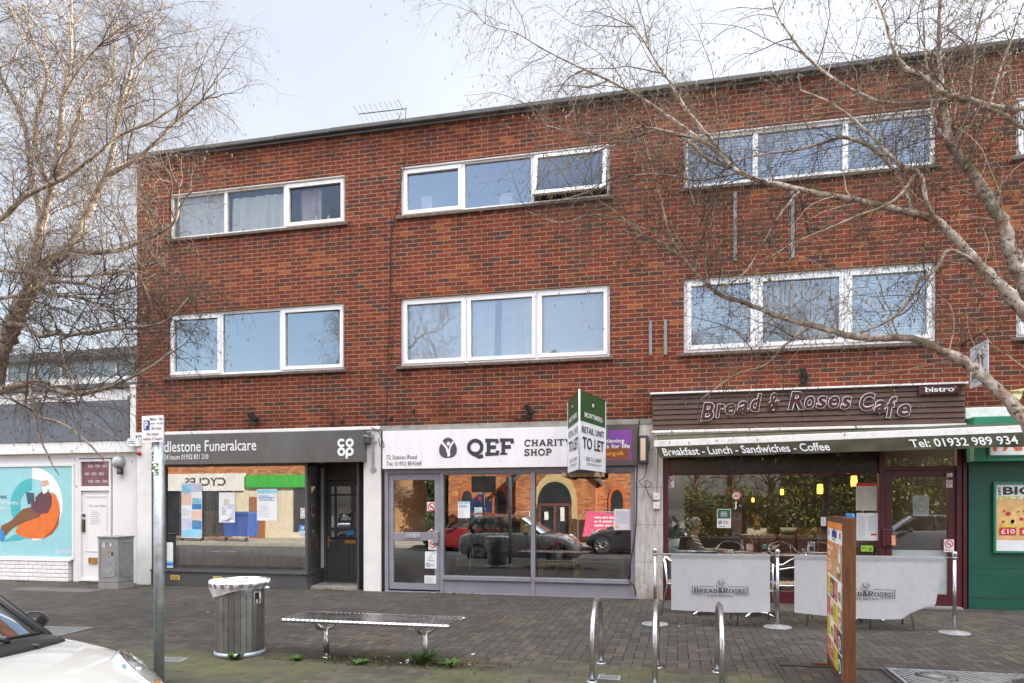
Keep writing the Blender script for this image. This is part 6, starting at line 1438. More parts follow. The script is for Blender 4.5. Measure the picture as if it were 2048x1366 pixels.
LL = [  # left tree: trunk just out of the frame, three leaders and long side limbs
 [(-75, 1255, 8.75, 44), (-70, 1100, 8.7, 40), (-58, 950, 8.75, 37), (-40, 850, 8.8, 35), (-12, 745, 8.8, 33), (12, 680, 8.8, 31), (36, 625, 8.8, 29), (62, 575, 8.8, 25)],
 [(55, 590, 8.8, 21), (72, 510, 8.78, 18), (85, 440, 8.75, 16), (98, 395, 8.7, 14), (112, 330, 8.6, 12), (120, 260, 8.55, 10), (128, 190, 8.5, 8), (140, 130, 8.5, 6.5), (143, 60, 8.5, 5), (142, -60, 8.5, 3.5)],
 [(84, 445, 8.75, 11), (62, 340, 8.8, 9), (48, 250, 8.85, 7.5), (22, 190, 8.9, 6), (-2, 140, 8.9, 5), (-20, 40, 8.9, 3)],
 [(100, 392, 8.7, 9), (70, 260, 8.6, 7), (95, 160, 8.6, 6), (70, 90, 8.6, 5), (45, 10, 8.6, 3)],
 [(106, 370, 8.7, 10), (138, 300, 8.9, 8), (150, 240, 9.0, 6.5), (185, 185, 9.1, 5), (225, 150, 9.2, 4), (228, 40, 9.3, 3)],
 [(60, 575, 8.8, 20), (92, 530, 8.85, 19), (135, 500, 8.9, 17), (158, 465, 8.95, 15), (188, 400, 9.05, 13), (212, 352, 9.1, 12), (228, 285, 9.2, 9), (238, 220, 9.3, 7.5), (258, 160, 9.4, 6), (272, 95, 9.4, 5), (300, 20, 9.5, 3)],
 [(212, 352, 9.1, 9), (262, 325, 9.0, 7), (310, 285, 8.9, 5.5), (356, 240, 8.9, 4.5), (400, 205, 8.8, 3.5), (435, 183, 8.8, 2.4)],
 [(140, 500, 8.9, 10), (190, 505, 8.7, 8.5), (240, 500, 8.5, 7.5), (285, 482, 8.3, 6.5), (330, 460, 8.1, 6), (352, 438, 8.0, 4.5), (358, 405, 8.0, 3)],
 [(-40, 470, 8.3, 10), (10, 432, 8.2, 9), (60, 388, 8.1, 8.5), (130, 355, 8.0, 8), (185, 315, 7.9, 7), (245, 268, 7.9, 5.5), (310, 240, 7.8, 4.5), (370, 200, 7.8, 3)],
 [(-30, 790, 8.7, 14), (30, 772, 8.4, 13), (80, 765, 8.2, 12), (130, 785, 8.0, 10), (190, 782, 7.9, 8), (240, 765, 7.8, 6), (300, 735, 7.7, 4.5), (345, 700, 7.7, 3)],
 [(90, 660, 8.6, 7), (130, 670, 8.4, 6.5), (200, 662, 8.1, 6), (260, 655, 7.9, 5.5), (310, 650, 7.8, 5), (345, 632, 7.7, 3.6), (382, 590, 7.7, 2.5)],
 [(10, 648, 8.7, 11), (45, 650, 8.4, 9), (80, 672, 8.2, 8), (120, 662, 8.1, 6.5)],
 [(70, 575, 8.75, 7), (110, 590, 8.5, 6), (160, 595, 8.3, 5.5), (210, 622, 8.1, 4.5), (250, 670, 8.0, 3.5), (270, 740, 7.9, 2.5)],
 [(-30, 600, 8.5, 6), (40, 590, 8.4, 6), (100, 565, 8.3, 5.5), (170, 568, 8.2, 5), (230, 585, 8.1, 4), (300, 560, 8.0, 2.5)],
 [(-30, 540, 8.4, 5), (60, 545, 8.3, 5), (150, 552, 8.2, 4.5), (230, 545, 8.1, 3.5), (330, 520, 8.0, 2.5)],
 [(40, 790, 8.2, 6), (75, 830, 8.0, 5.5), (130, 850, 7.9, 5), (180, 890, 7.8, 3.5), (215, 930, 7.8, 2)],
 [(60, 770, 8.2, 5), (75, 860, 8.0, 4), (100, 920, 7.9, 2.8), (118, 950, 7.9, 1.5)],
 [(120, 660, 8.3, 5), (128, 720, 8.1, 4), (150, 790, 8.0, 3.5), (165, 830, 7.9, 2.5), (240, 880, 7.8, 1.5)],
 [(120, 200, 8.5, 4.5), (165, 130, 8.3, 3.5), (225, 70, 8.2, 2.5), (285, 60, 8.2, 1.8)],
 [(235, 230, 9.3, 4), (280, 140, 9.3, 3), (310, 60, 9.3, 2), (330, 0, 9.3, 1.2)],
]
birch('birch_tree', 'leafless birch at the left with sunlit upper branches, in front of the low white shop', Vector((D(-75, 1269, 9.15).x, D(-75, 1269, 9.15).y, 0)), LL, M_barkL, 11,
      dict(rs=0.56, ts=1.06, n0=5, L0=(0.5, 1.3), r0=0.0085, up=0.7, dr0=0.05, n1=4, L1=(0.3, 0.8), r1=0.0046, dr1=0.5, nx=3, n2=6, L2=(0.15, 0.45), r2=0.0030, dr2=0.9, n3=2, cat=0.12), 0.4)
RL = [
 [(2100, 1366, 6.26, 38), (2096, 1150, 6.3, 36), (2096, 1000, 6.35, 35), (2098, 890, 6.4, 35), (2096, 760, 6.45, 33), (2078, 640, 6.5, 32), (2046, 560, 6.55, 30), (2022, 500, 6.6, 26), (2002, 440, 6.6, 23), (1970, 385, 6.65, 20), (1930, 330, 6.7, 18), (1902, 290, 6.7, 15), (1888, 220, 6.75, 12), (1880, 140, 6.8, 9), (1878, 60, 6.8, 7), (1884, -60, 6.8, 5)],
 [(2092, 895, 6.4, 28), (2030, 815, 6.45, 24), (1985, 770, 6.5, 21), (1935, 728, 6.6, 19), (1880, 700, 6.7, 16), (1825, 678, 6.8, 14), (1760, 676, 6.9, 13), (1700, 672, 7.0, 12), (1640, 655, 7.1, 11), (1580, 640, 7.2, 10), (1530, 622, 7.3, 9), (1480, 602, 7.4, 8), (1440, 590, 7.5, 7.5), (1405, 560, 7.6, 6.5), (1370, 520, 7.7, 5.5), (1335, 490, 7.8, 4.5), (1290, 475, 7.9, 3.5), (1250, 462, 8.0, 2.2)],
 [(2070, 650, 6.5, 24), (2010, 580, 6.5, 21), (1960, 530, 6.55, 18), (1905, 470, 6.6, 16), (1870, 440, 6.65, 14), (1800, 420, 6.7, 12.5), (1720, 402, 6.8, 12), (1640, 388, 6.9, 11), (1570, 372, 7.0, 9.5), (1510, 358, 7.1, 9), (1470, 338, 7.2, 8.5), (1430, 300, 7.3, 8), (1395, 275, 7.35, 7), (1340, 235, 7.4, 6), (1280, 195, 7.5, 5), (1215, 160, 7.6, 4), (1150, 130, 7.7, 3.2), (1090, 100, 7.8, 2.6), (1030, 65, 7.9, 2), (975, 50, 8.0, 1.4), (938, 12, 8.0, 0.9)],
 [(2100, 210, 6.6, 10), (2030, 218, 6.6, 11), (1975, 212, 6.6, 11), (1935, 198, 6.6, 11), (1885, 185, 6.65, 10), (1845, 152, 6.7, 9), (1810, 135, 6.75, 9), (1785, 95, 6.8, 6), (1770, 40, 6.8, 5), (1740, -40, 6.9, 3)],
 [(1960, 205, 6.6, 8), (1900, 200, 6.7, 7.5), (1840, 205, 6.8, 7), (1770, 205, 6.9, 6.5), (1725, 190, 7.0, 6), (1690, 172, 7.0, 5.5), (1650, 145, 7.1, 5), (1610, 110, 7.2, 4.5), (1580, 70, 7.2, 3.8), (1550, 20, 7.3, 3), (1540, -40, 7.3, 2)],
 [(2100, 280, 6.5, 9), (2040, 250, 6.5, 9), (2005, 228, 6.55, 8), (1960, 212, 6.6, 7)],
 [(1470, 338, 7.2, 6.5), (1420, 320, 7.3, 6), (1360, 272, 7.4, 5.5), (1310, 262, 7.5, 4.5), (1260, 282, 7.6, 3.6), (1200, 300, 7.7, 2.8), (1130, 330, 7.8, 1.8)],
 [(1395, 278, 7.35, 5.5), (1330, 262, 7.4, 4.8), (1280, 255, 7.5, 4), (1230, 268, 7.6, 3.2), (1150, 265, 7.7, 2.4), (1090, 250, 7.8, 1.6)],
 [(1440, 300, 7.3, 6), (1390, 240, 7.3, 5.5), (1360, 200, 7.3, 5), (1340, 165, 7.35, 4.2), (1310, 120, 7.4, 3.5), (1280, 70, 7.4, 2.8), (1240, 30, 7.5, 2), (1180, -20, 7.5, 1.4)],
 [(1830, 440, 6.7, 6), (1800, 360, 6.7, 7), (1750, 300, 6.8, 7.5), (1690, 275, 6.9, 6.5), (1650, 285, 7.0, 5.5), (1590, 300, 7.0, 4.5), (1520, 310, 7.1, 3.4), (1460, 325, 7.2, 2.4)],
 [(1905, 470, 6.6, 8), (1860, 420, 6.6, 8), (1840, 350, 6.6, 9), (1800, 330, 6.65, 9), (1770, 300, 6.7, 7), (1720, 250, 6.8, 5), (1660, 205, 6.9, 3.6), (1600, 180, 7.0, 2.4)],
 [(1960, 530, 6.55, 7), (1900, 500, 6.5, 6), (1870, 540, 6.5, 6), (1840, 560, 6.5, 6), (1820, 600, 6.55, 5.5), (1780, 640, 6.6, 5), (1720, 665, 6.7, 3.5)],
 [(1830, 350, 6.6, 6), (1790, 400, 6.6, 5.5), (1720, 430, 6.7, 5), (1650, 460, 6.8, 4.2), (1580, 490, 6.9, 3.4), (1520, 530, 7.0, 2.4)],
 [(1900, 290, 6.7, 6.5), (1870, 240, 6.7, 5), (1852, 120, 6.7, 4), (1845, 20, 6.75, 3), (1840, -50, 6.8, 2)],
 [(1902, 330, 6.7, 6), (1935, 220, 6.7, 5), (1945, 130, 6.7, 4), (1960, 40, 6.7, 3), (1985, -40, 6.7, 2)],
 [(1930, 340, 6.65, 6), (1970, 240, 6.6, 4.5), (2000, 140, 6.6, 3.5), (2030, 60, 6.6, 2.5)],
 [(1600, 382, 6.95, 5.5), (1560, 430, 7.0, 5), (1530, 480, 7.1, 4.2), (1490, 545, 7.2, 3.4), (1440, 580, 7.3, 2)],
 [(1300, 478, 7.8, 3.5), (1240, 440, 7.8, 3), (1180, 430, 7.9, 2.6), (1120, 445, 7.95, 2), (1050, 420, 8.0, 1.4)],
 [(1480, 345, 7.2, 4), (1400, 360, 7.3, 4), (1330, 350, 7.4, 3.8), (1260, 352, 7.5, 3), (1190, 380, 7.6, 2.2), (1120, 400, 7.7, 1.5)],
 [(1620, 652, 7.1, 6), (1570, 690, 7.2, 5), (1530, 730, 7.25, 4), (1470, 750, 7.3, 3), (1400, 800, 7.4, 1.8)],
 [(1430, 590, 7.5, 3.6), (1412, 540, 7.5, 3), (1418, 470, 7.5, 2.6), (1432, 400, 7.5, 2), (1450, 330, 7.5, 1.4)],
 [(1365, 515, 7.7, 4.6), (1340, 470, 7.7, 4), (1322, 400, 7.7, 3.6), (1302, 330, 7.7, 3), (1280, 250, 7.7, 2)],
 [(1385, 545, 7.6, 4.2), (1400, 500, 7.6, 3.6), (1392, 420, 7.6, 3), (1370, 340, 7.6, 2.4), (1375, 250, 7.6, 1.6)],
]
birch('birch_tree', 'large peeling birch at the right whose limbs cross the brick front', Vector((D(2100, 1366, 6.26).x, D(2100, 1366, 6.26).y, 0)), RL, M_barkR, 23,
      dict(rs=0.52, n0=3, L0=(0.5, 1.3), r0=0.0062, up=0.45, dr0=0.15, n1=5, L1=(0.3, 0.85), r1=0.0034, dr1=0.6, nx=7, n2=4, L2=(0.15, 0.5), r2=0.0024, dr2=1.0, n3=2, cat=0.2), 0.25)
# ================================================================ ACROSS THE ROAD (seen mirrored in the glass)
OR2 = [(0, (0.24, 0.07, 0.03)), (0.3, (0.38, 0.12, 0.045)), (0.7, (0.50, 0.17, 0.06)), (1, (0.58, 0.26, 0.10))]
M_obrick = brick_mat('orange chapel brick', 0.231, 0.0745, 0.010, OR2, (0.40, 0.30, 0.2), 0.3, 0)
M_stone = mat('yellow stone dressing', (0.52, 0.40, 0.20), 0.85, var=0.15)
M_door = mat('maroon chapel door', (0.16, 0.06, 0.05), 0.5)
M_dkglass = mat('dark leaded glass', (0.03, 0.035, 0.04), 0.2)
M_slate = mat('roof slate', (0.10, 0.10, 0.11), 0.8, var=0.25)
CY_ = -19.0
t = thing('chapel', 'orange brick chapel with stone arched doorway, mirrored in the charity shop glass', 'chapel', (-5.5, CY_, 0))
def pointed(cx, w, z0, zs, za, n=8):
    L = [(cx - w / 2, z0), (cx - w / 2, zs)]
    for i in range(1, n + 1): a = i / n * math.pi / 2; L.append((cx - w / 2 * math.cos(a) ** 0.9, zs + (za - zs) * math.sin(a)))
    return L + [(2 * cx - x, z) for x, z in reversed(L[:-1])]
m = MB(); m.box(-10.2, -0.9, CY_ - 9, CY_, 0, 5.0); m.prism([(-10.2, CY_, 5.0), (-0.9, CY_, 5.0), (-5.3, CY_, 8.2)], (0, -9, 0)); m.prism([(-6.9, CY_ + 0.7, 0), (-3.4, CY_ + 0.7, 0), (-3.4, CY_ + 0.7, 2.75), (-5.15, CY_ + 0.7, 4.1), (-6.9, CY_ + 0.7, 2.75)], (0, -0.7, 0)); m.build('wall', M_obrick, t)
m = MB()
for a, b in (((-7.15, 2.6), (-5.15, 4.3)), ((-3.15, 2.6), (-5.15, 4.3))): m.prism([(a[0], CY_ + 0.85, a[1]), (b[0], CY_ + 0.85, b[1]), (b[0], CY_ + 0.85, b[1] - 0.14), (a[0], CY_ + 0.85, a[1] - 0.14)], (0, -0.9, 0))
for s in (-1, 1): m.prism([(-5.3 + s * 5.0, CY_ + 0.2, 4.75), (-5.3, CY_ + 0.2, 8.45), (-5.3, CY_ + 0.2, 8.25), (-5.3 + s * 5.0, CY_ + 0.2, 4.55)], (0, -9.4, 0))
m.build('roof', M_slate, t)
m = MB(); ar = pointed(-5.15, 1.9, 0.0, 1.7, 2.95); ai = pointed(-5.15, 1.45, 0.0, 1.7, 2.6); m.xz(ar, CY_ + 0.7, CY_ + 0.76); m.box(-10.2, -6.95, CY_, CY_ + 0.05, 3.25, 3.4).box(-3.3, -0.9, CY_, CY_ + 0.05, 3.25, 3.4); m.build('stone_dressing', M_stone, t)
m = MB(); m.xz(ai, CY_ + 0.765, CY_ + 0.79); d_ = m.build('door', M_dkglass, t)
m = MB(); m.box(-5.85, -4.45, CY_ + 0.79, CY_ + 0.83, 1.55, 1.66).box(-5.21, -5.09, CY_ + 0.79, CY_ + 0.83, 0, 1.55).box(-5.86, -5.76, CY_ + 0.79, CY_ + 0.83, 0, 1.55).box(-4.54, -4.44, CY_ + 0.79, CY_ + 0.83, 0, 1.55); m.build('door_frame', M_door, d_)
m = MB(); rect(m, -5.6, -5.42, 0.95, 1.3, CY_ + 0.84); rect(m, -4.9, -4.72, 0.9, 1.5, CY_ + 0.84); m.build('notices', M_paper, d_)
for cx in (-7.75, -2.55, -9.3):
    m = MB(); m.xz(pointed(cx, 0.75, 0.95, 1.75, 2.45), CY_, CY_ + 0.04); f_ = m.build('window', mat('red arch brick', (0.50, 0.13, 0.04), 0.85), t); m = MB(); m.xz(pointed(cx, 0.5, 1.0, 1.75, 2.25), CY_ + 0.04, CY_ + 0.06); m.build('pane', M_dkglass, f_); m = MB(); m.box(cx - 0.4, cx + 0.4, CY_, CY_ + 0.1, 0.86, 0.95); m.build('sill', M_stone, f_)
t = thing('notice_board', 'dark blue gabled church notice board, mirrored in the charity shop glass', 'notice board', (-8.4, -17.9, 0)); m = MB(); m.xz([(-8.9, 0.75), (-7.9, 0.75), (-7.9, 1.75), (-8.4, 2.1), (-8.9, 1.75)], -17.95, -17.87); m.box(-8.85, -8.78, -17.95, -17.87, 0, 0.75).box(-8.02, -7.95, -17.95, -17.87, 0, 0.75); m.build('board', mat('navy paint', (0.02, 0.035, 0.11), 0.4), t); m = MB(); m.box(-8.65, -8.15, -17.87, -17.85, 0.85, 1.5); m.build('poster', mat('pale blue print', (0.45, 0.62, 0.68), 0.5), t); m = MB(); m.box(-8.43, -8.37, -17.87, -17.85, 1.78, 1.98).box(-8.49, -8.31, -17.87, -17.851, 1.88, 1.93); m.build('cross', M_redp, t)
t = thing('banner', 'pink banner on railings outside the chapel, mirrored in the charity shop glass', 'banner', (-2.9, -17.8, 0)); m = MB(); m.xz([(-3.9, 0.25), (-1.8, 0.55), (-1.75, 1.15), (-3.7, 1.35)], -17.8, -17.79); lines(m, -3.4, -2.0, 0.65, 1.15, -17.785, 3, 1, seed=3); m.build('cloth', [mat('pink cloth', (0.80, 0.12, 0.25), 0.7), M_lprint], t, fix=False)
m = MB()
for a, b in ((-7.0, -6.2), (-4.1, -1.6)): m.tube([(a, -17.85, 0), (a, -17.85, 1.0), (a + 0.25, -17.85, 1.3), (b, -17.85, 1.3), (b, -17.85, 0)], 0.025, 8); m.tube([(a, -17.85, 0.6), (b, -17.85, 0.75)], 0.02, 6)
tag(m.build('railing', M_galv), 'white metal handrails in front of the chapel door', 'railing')
t = thing('brick_wing', 'yellow brick building with a drainpipe left of the chapel, mirrored in the charity shop door', 'building', (-12, -21, 0)); m = MB(); m.box(-14.2, -10.3, -28, -20.5, 0, 5.5); m.build('wall', brick_mat('buff brick', 0.231, 0.0745, 0.01, [(0, (0.36, 0.2, 0.09)), (1, (0.55, 0.34, 0.16))], (0.4, 0.33, 0.22), 0.3, 0), t); m = MB(); m.tube([(-11.6, -20.45, 0), (-11.6, -20.45, 5.4)], 0.05, 8); m.build('drainpipe', M_black, t)
t = thing('shop_parade', 'brick parade with a pale fascia and a green fascia, mirrored in the funeral window', 'building', (-21, -19, 0))
m = MB(); m.box(-34, -14.6, -28, CY_, 0, 5.9); m.build('wall', M_obrick, t)
m = MB(); m.box(-26, -20.6, CY_, CY_ + 0.15, 2.3, 3.15); m.build('white_fascia', M_white, t); MB().box(-21.35, -14.7, CY_, CY_ + 0.03, 0, 2.44).build('cream_wall', M_cream, t)
m = MB(); text(m, 'CYCLES', -23.9, -21.6, 2.55, 2.95, -(CY_ + 0.16), bold=0.02); m.v = [(x, -y, z) for x, y, z in m.v]; m.v = [(-45.5 - x, y, z) for x, y, z in m.v]; m.build('lettering', M_ink, t, fix=False)
m = MB(); m.box(-20.5, -14.7, CY_, CY_ + 0.2, 2.45, 3.05); m.build('green_fascia', mat('bright green print', (0.03, 0.42, 0.04), 0.4), t)
m = MB(); m.ell((-16.1, CY_ + 0.2, 2.75), 0.75, 0.02, 0.2); m.build('fascia_logo', M_lprint, t)
m = MB(); m.box(-26, -21.4, CY_, CY_ + 0.04, 0.1, 2.3).box(-18.0, -14.8, CY_, CY_ + 0.04, 0.3, 2.45); m.build('shop_window', M_dkglass, t)
m = MB(); m.box(-20.3, -19.5, CY_ + 0.05, CY_ + 0.1, 0, 2.0); m.build('door', mat('orange wood door', (0.32, 0.12, 0.03), 0.5), t)
for x_ in (-18.6, -24):
    m = MB(); frame_rect(m, x_, x_ + 2.4, 3.6, 4.9, CY_, CY_ + 0.08, 0.12); f_ = m.build('window', M_upvc, t); m = MB(); m.box(x_ + 0.1, x_ + 2.3, CY_ - 0.02, CY_ + 0.02, 3.7, 4.8); m.build('pane', M_dkglass, f_)
for x_, col, lb in ((-21.2, (0.025, 0.025, 0.027), 'black wheeled bin by the opposite kerb'), (-19.0, (0.03, 0.09, 0.36), 'blue wheeled bin by the opposite kerb')):
    t = thing('wheeled_bin', lb, 'bin', (x_, -16.2, 0), 'large wheeled bins'); m = MB(); m.prism([(x_ - 0.6, -16.6, 0.2), (x_ + 0.6, -16.6, 0.2), (x_ + 0.68, -16.6, 1.15), (x_ - 0.68, -16.6, 1.15)], (0, 0.8, 0)); m.build('body', mat('bin ' + lb[:5], col, 0.5), t, bevel=0.03); m = MB(); m.prism([(x_ - 0.7, -16.65, 1.15), (x_ + 0.7, -16.65, 1.15), (x_ + 0.66, -16.65, 1.3), (x_ - 0.66, -16.65, 1.3)], (0, 0.9, 0)); m.build('lid', mat('bin ' + lb[:5], col, 0.5), t, bevel=0.03)
    for sx_ in (-0.5, 0.5): m = MB(); m.cyl((x_ + sx_ - 0.03, -15.85, 0.09), (x_ + sx_ + 0.03, -15.85, 0.09), 0.09, 12); m.build('wheel', M_black, t)
# hedge and shrubs: leaf quads through the volume
def leaves(name, lb, cat, boxes, n, seed, m_, size=(0.03, 0.075), loc=None):
    rg = np.random.default_rng(seed); V = []; 
    for (x0, x1, y0, y1, z0, z1), fr in boxes:
        k = int(n * fr); p = rg.random((k, 3)); p[:, 1] = 1 - (1 - p[:, 1]) * rg.random(k) ** 0.5 * 0.9
        c = np.array([x0, y0, z0]) + p * np.array([x1 - x0, y1 - y0, z1 - z0]); c[:, 2] += 0.18 * np.sin(c[:, 0] * 3.1) * p[:, 2] + rg.normal(0, 0.06, k); c[:, 1] += 0.15 * np.sin(c[:, 0] * 2.3 + c[:, 2] * 3)
        V.append(c)
    c = np.concatenate(V); k = len(c); a = rg.normal(0, 1, (k, 3)); a /= np.linalg.norm(a, axis=1, keepdims=True); b = np.cross(a, rg.normal(0, 1, (k, 3))); b /= np.linalg.norm(b, axis=1, keepdims=True); s = (size[0] + (size[1] - size[0]) * rg.random(k))[:, None]
    vs = np.stack([c - a * s, c - b * s * 0.55, c + a * s, c + b * s * 0.55], 1).reshape(-1, 3)
    t = thing(name, lb, cat, loc); build_np('foliage', [(vs, np.arange(k * 4).reshape(-1, 4), 0)], [m_], t); return t
M_leafd = mat('dark hedge leaf', (0.045, 0.085, 0.018), 0.45, var=0.6, scale=9); M_leafy = mat('yellow green hedge leaf', (0.12, 0.14, 0.02), 0.45, var=0.6, scale=9)  # leaf colours of the shrub and the hedge
leaves('hedge', 'long clipped evergreen hedge across the road, mirrored in the cafe window', 'hedge', [((0.3, 13.5, -20.2, -18.6, 0, 2.2), 0.7), ((4.2, 13.5, -20.6, -18.9, 1.8, 4.6), 0.45)], 17000, 5, M_leafy, (0.05, 0.11), (7, -19, 0))
leaves('shrub', 'dark green bush against the yellow brick building, mirrored in the charity shop door', 'shrub', [((-11.4, -9.9, -20.2, -19.3, 0, 3.0), 1)], 4000, 6, M_leafd, (0.04, 0.09), (-10.6, -19.8, 0))
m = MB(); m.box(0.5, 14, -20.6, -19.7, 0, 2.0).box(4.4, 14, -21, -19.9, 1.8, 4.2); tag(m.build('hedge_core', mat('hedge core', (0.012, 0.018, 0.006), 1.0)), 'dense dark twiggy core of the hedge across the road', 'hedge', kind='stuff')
BT = []
def bare(name, lb, x, y, h, seed):
    rg = np.random.default_rng(seed); t = thing(name, lb, 'tree', (x, y, 0)); z = np.linspace(0, 1, 8); q = np.stack([x + 0.25 * np.sin(z * 4 + seed), y + 0.2 * np.cos(z * 3 + seed), z * h], 1)[None]; r = np.linspace(0.16, 0.02, 8)[None]; acc = []; tubes(q, r, 8, 0, acc); build_np('trunk', acc, [M_barkL], t); acc = []
    s0, r0 = grow(q, r, 44, (1.0, 2.8), 0.04, rg, 0.7, 0.0, 0.9, 8, 0.25); s1, r1 = grow(s0, r0, 8, (0.4, 1.2), 0.016, rg, 0.2, 0.1, 0.8, 6); s2, r2 = grow(s1, r1, 7, (0.2, 0.7), 0.009, rg, 0.1, 0.2, 0.8, 4)
    tubes(s0, r0, 4, 0, acc); tubes(s1, r1, 3, 0, acc); tubes(s2, r2, 3, 0, acc); build_np('crown', acc, [mat('reddish twig', (0.20, 0.105, 0.07), 0.9, var=0.3)], t)
for x, y, h, lb in ((0.9, -21.8, 6.5, 'bare tree just right of the chapel, mirrored in the cafe window'), (2.6, -22.6, 7.2, 'bare tree behind the left end of the hedge, mirrored in the cafe window'), (4.4, -22.5, 7.5, 'bare tree behind the middle of the hedge, mirrored in the cafe window'), (7.0, -23, 8.5, 'tallest bare tree behind the far part of the hedge'), (-13.5, -19.4, 5.0, 'bare tree between the parade and the yellow brick building')): bare('bare_tree', lb, x, y, h, int(40 + x * 3))
t = thing('road_sign', 'round red ringed no cycling sign on a white post across the road', 'road sign', (2.25, -17.5, 0)); MB().tube([(2.25, -17.5, 0), (2.25, -17.5, 1.9)], 0.035, 8).build('post', M_lprint, t)
m = MB(); m.lathe([(0, 0), (0.2, 0), (0.2, 0.02), (0, 0.02)], (2.25, -17.46, 1.95), 24, 0, axis='y'); m.lathe([(0, 0.0), (0.145, 0.0)], (2.25, -17.435, 1.95), 24, 1, axis='y'); 
for s in (-0.055, 0.055): ring(m, 2.25 + s, 1.93, 0.028, 0.036, -17.43, 2, n=12)
stroke(m, [(2.2, 1.93), (2.23, 1.975), (2.28, 1.975), (2.305, 1.93)], 0.01, -17.43, 2); m.build('plate', [M_redp, M_lprint, M_ink], t, fix=False)
t = thing('street_sign', 'black board on a tall black pole across the road, mirrored in the charity shop glass', 'sign', (-7.6, -15.6, 0)); MB().tube([(-7.6, -15.6, 0), (-7.6, -15.6, 3.0)], 0.06, 8).build('pole', M_black, t); MB().box(-8.1, -7.1, -15.62, -15.54, 2.1, 2.75).build('board', M_black, t, bevel=0.01)

# ================================================================ CARS: one lofted body, built at real size
def car(name, lb, loc, rz, paint, roofm=None, group=None):
    t = thing(name, lb, 'car', loc, group, rz)
    st = [  # x, half width, bottom z, shoulder z, top z (centre), top half width
        (-1.80, 0.62, 0.40, 0.62, 0.66, 0.50), (-1.74, 0.74, 0.30, 0.74, 0.84, 0.60), (-1.45, 0.82, 0.22, 0.84, 0.93, 0.70), (-0.9, 0.845, 0.18, 0.87, 0.94, 0.75), (-0.2, 0.845, 0.18, 0.875, 0.93, 0.755), (0.35, 0.845, 0.18, 0.87, 0.92, 0.75), (0.70, 0.84, 0.18, 0.845, 0.905, 0.725), (0.95, 0.835, 0.19, 0.815, 0.90, 0.70), (1.20, 0.825, 0.20, 0.775, 0.875, 0.66), (1.42, 0.80, 0.22, 0.72, 0.83, 0.60), (1.58, 0.75, 0.25, 0.645, 0.765, 0.53), (1.70, 0.68, 0.28, 0.56, 0.67, 0.46), (1.79, 0.56, 0.32, 0.47, 0.53, 0.36), (1.82, 0.44, 0.36, 0.43, 0.45, 0.28)]
    def sect(s):
        x, w_, b, sh, tp, tw = s; h = sh - b
        half = [(w_ * 0.90, b), (w_ * 0.975, b + h * 0.22), (w_, b + h * 0.5), (w_ * 0.995, b + h * 0.75), (w_ * 0.965, sh - h * 0.02), (w_ * 0.925, sh + (tp - sh) * 0.32), (tw, sh + (tp - sh) * 0.66), (tw * 0.66, sh + (tp - sh) * 0.88), (tw * 0.33, tp - (tp - sh) * 0.03), (0, tp)]
        return [(x, y, z) for y, z in half] + [(x, -y, z) for y, z in reversed(half[:-1])]
    fine = []
    for i in range(len(st) - 1):
        a, b, c_, d = (np.array(st[max(0, min(len(st) - 1, j))]) for j in (i - 1, i, i + 1, i + 2))
        for s in range(4):
            u = s / 4; fine.append(0.5 * ((2 * b) + (c_ - a) * u + (2 * a - 5 * b + 4 * c_ - d) * u * u + (3 * b - a - 3 * c_ + d) * u ** 3))
    fine.append(np.array(st[-1])); m = MB(); k = len(sect(st[0])); vs = []
    for s in fine: vs += sect(s)
    fs = [(i * k + j, i * k + j + 1, (i + 1) * k + j + 1, (i + 1) * k + j) for i in range(len(fine) - 1) for j in range(k - 1)]
    m.add(vs, fs, 0, True); m.add(sect(fine[0]), [tuple(range(k))]); m.add(sect(fine[-1]), [tuple(range(k))])
    o = m.build('body', paint, t, local=True); md = o.modifiers.new('s', 'SUBSURF'); md.levels = 1; md.render_levels = 1
    # cabin: glass band with black pillars, roof panel
    A = [(0.70, 0.72, 0.885), (0.92, 0.36, 0.915), (0.97, 0.0, 0.92)]; B = [(0.10, 0.60, 1.33), (0.20, 0.32, 1.375), (0.22, 0.0, 1.385)]
    ws = A + [(x, -y, z) for x, y, z in reversed(A[:-1])]; wt = B + [(x, -y, z) for x, y, z in reversed(B[:-1])]
    m = MB(); m.add(ws + wt, [(i, i + 1, 6 + i - 1 if False else i + 6, i + 5) for i in range(4)], 0, True)
    wsg = m.build('windscreen', glass_car, t, local=True, fix=False)
    m = MB()
    for s in (-1, 1):
        m.add([(0.66, s * 0.735, 0.885), (-1.25, s * 0.735, 0.93), (-1.15, s * 0.62, 1.30), (0.06, s * 0.61, 1.325)], [(0, 1, 2, 3)])
    m.add([(-1.62, 0.62, 0.93), (-1.62, -0.62, 0.93), (-1.28, -0.55, 1.32), (-1.28, 0.55, 1.32)], [(0, 1, 2, 3)]); m.build('side_window', glass_car, t, local=True, fix=False)
    m = MB(); R_ = [[(0.10, 0.60, 1.335), (0.20, 0.32, 1.385), (0.22, 0, 1.392)], [(-0.4, 0.63, 1.37), (-0.4, 0.34, 1.425), (-0.4, 0, 1.435)], [(-1.0, 0.62, 1.345), (-1.0, 0.33, 1.395), (-1.0, 0, 1.405)], [(-1.32, 0.56, 1.30), (-1.36, 0.3, 1.335), (-1.38, 0, 1.345)]]
    vs = []; 
    for r_ in R_: vs += r_ + [(x, -y, z) for x, y, z in reversed(r_[:-1])]
    m.add(vs, [(i * 5 + j, i * 5 + j + 1, i * 5 + j + 6, i * 5 + j + 5) for i in range(3) for j in range(4)], 0, True); o = m.build('roof', roofm or paint, t, local=True, fix=False); md = o.modifiers.new('so', 'SOLIDIFY'); md.thickness = 0.03; md = o.modifiers.new('s', 'SUBSURF'); md.levels = 2; md.render_levels = 2
    m = MB()
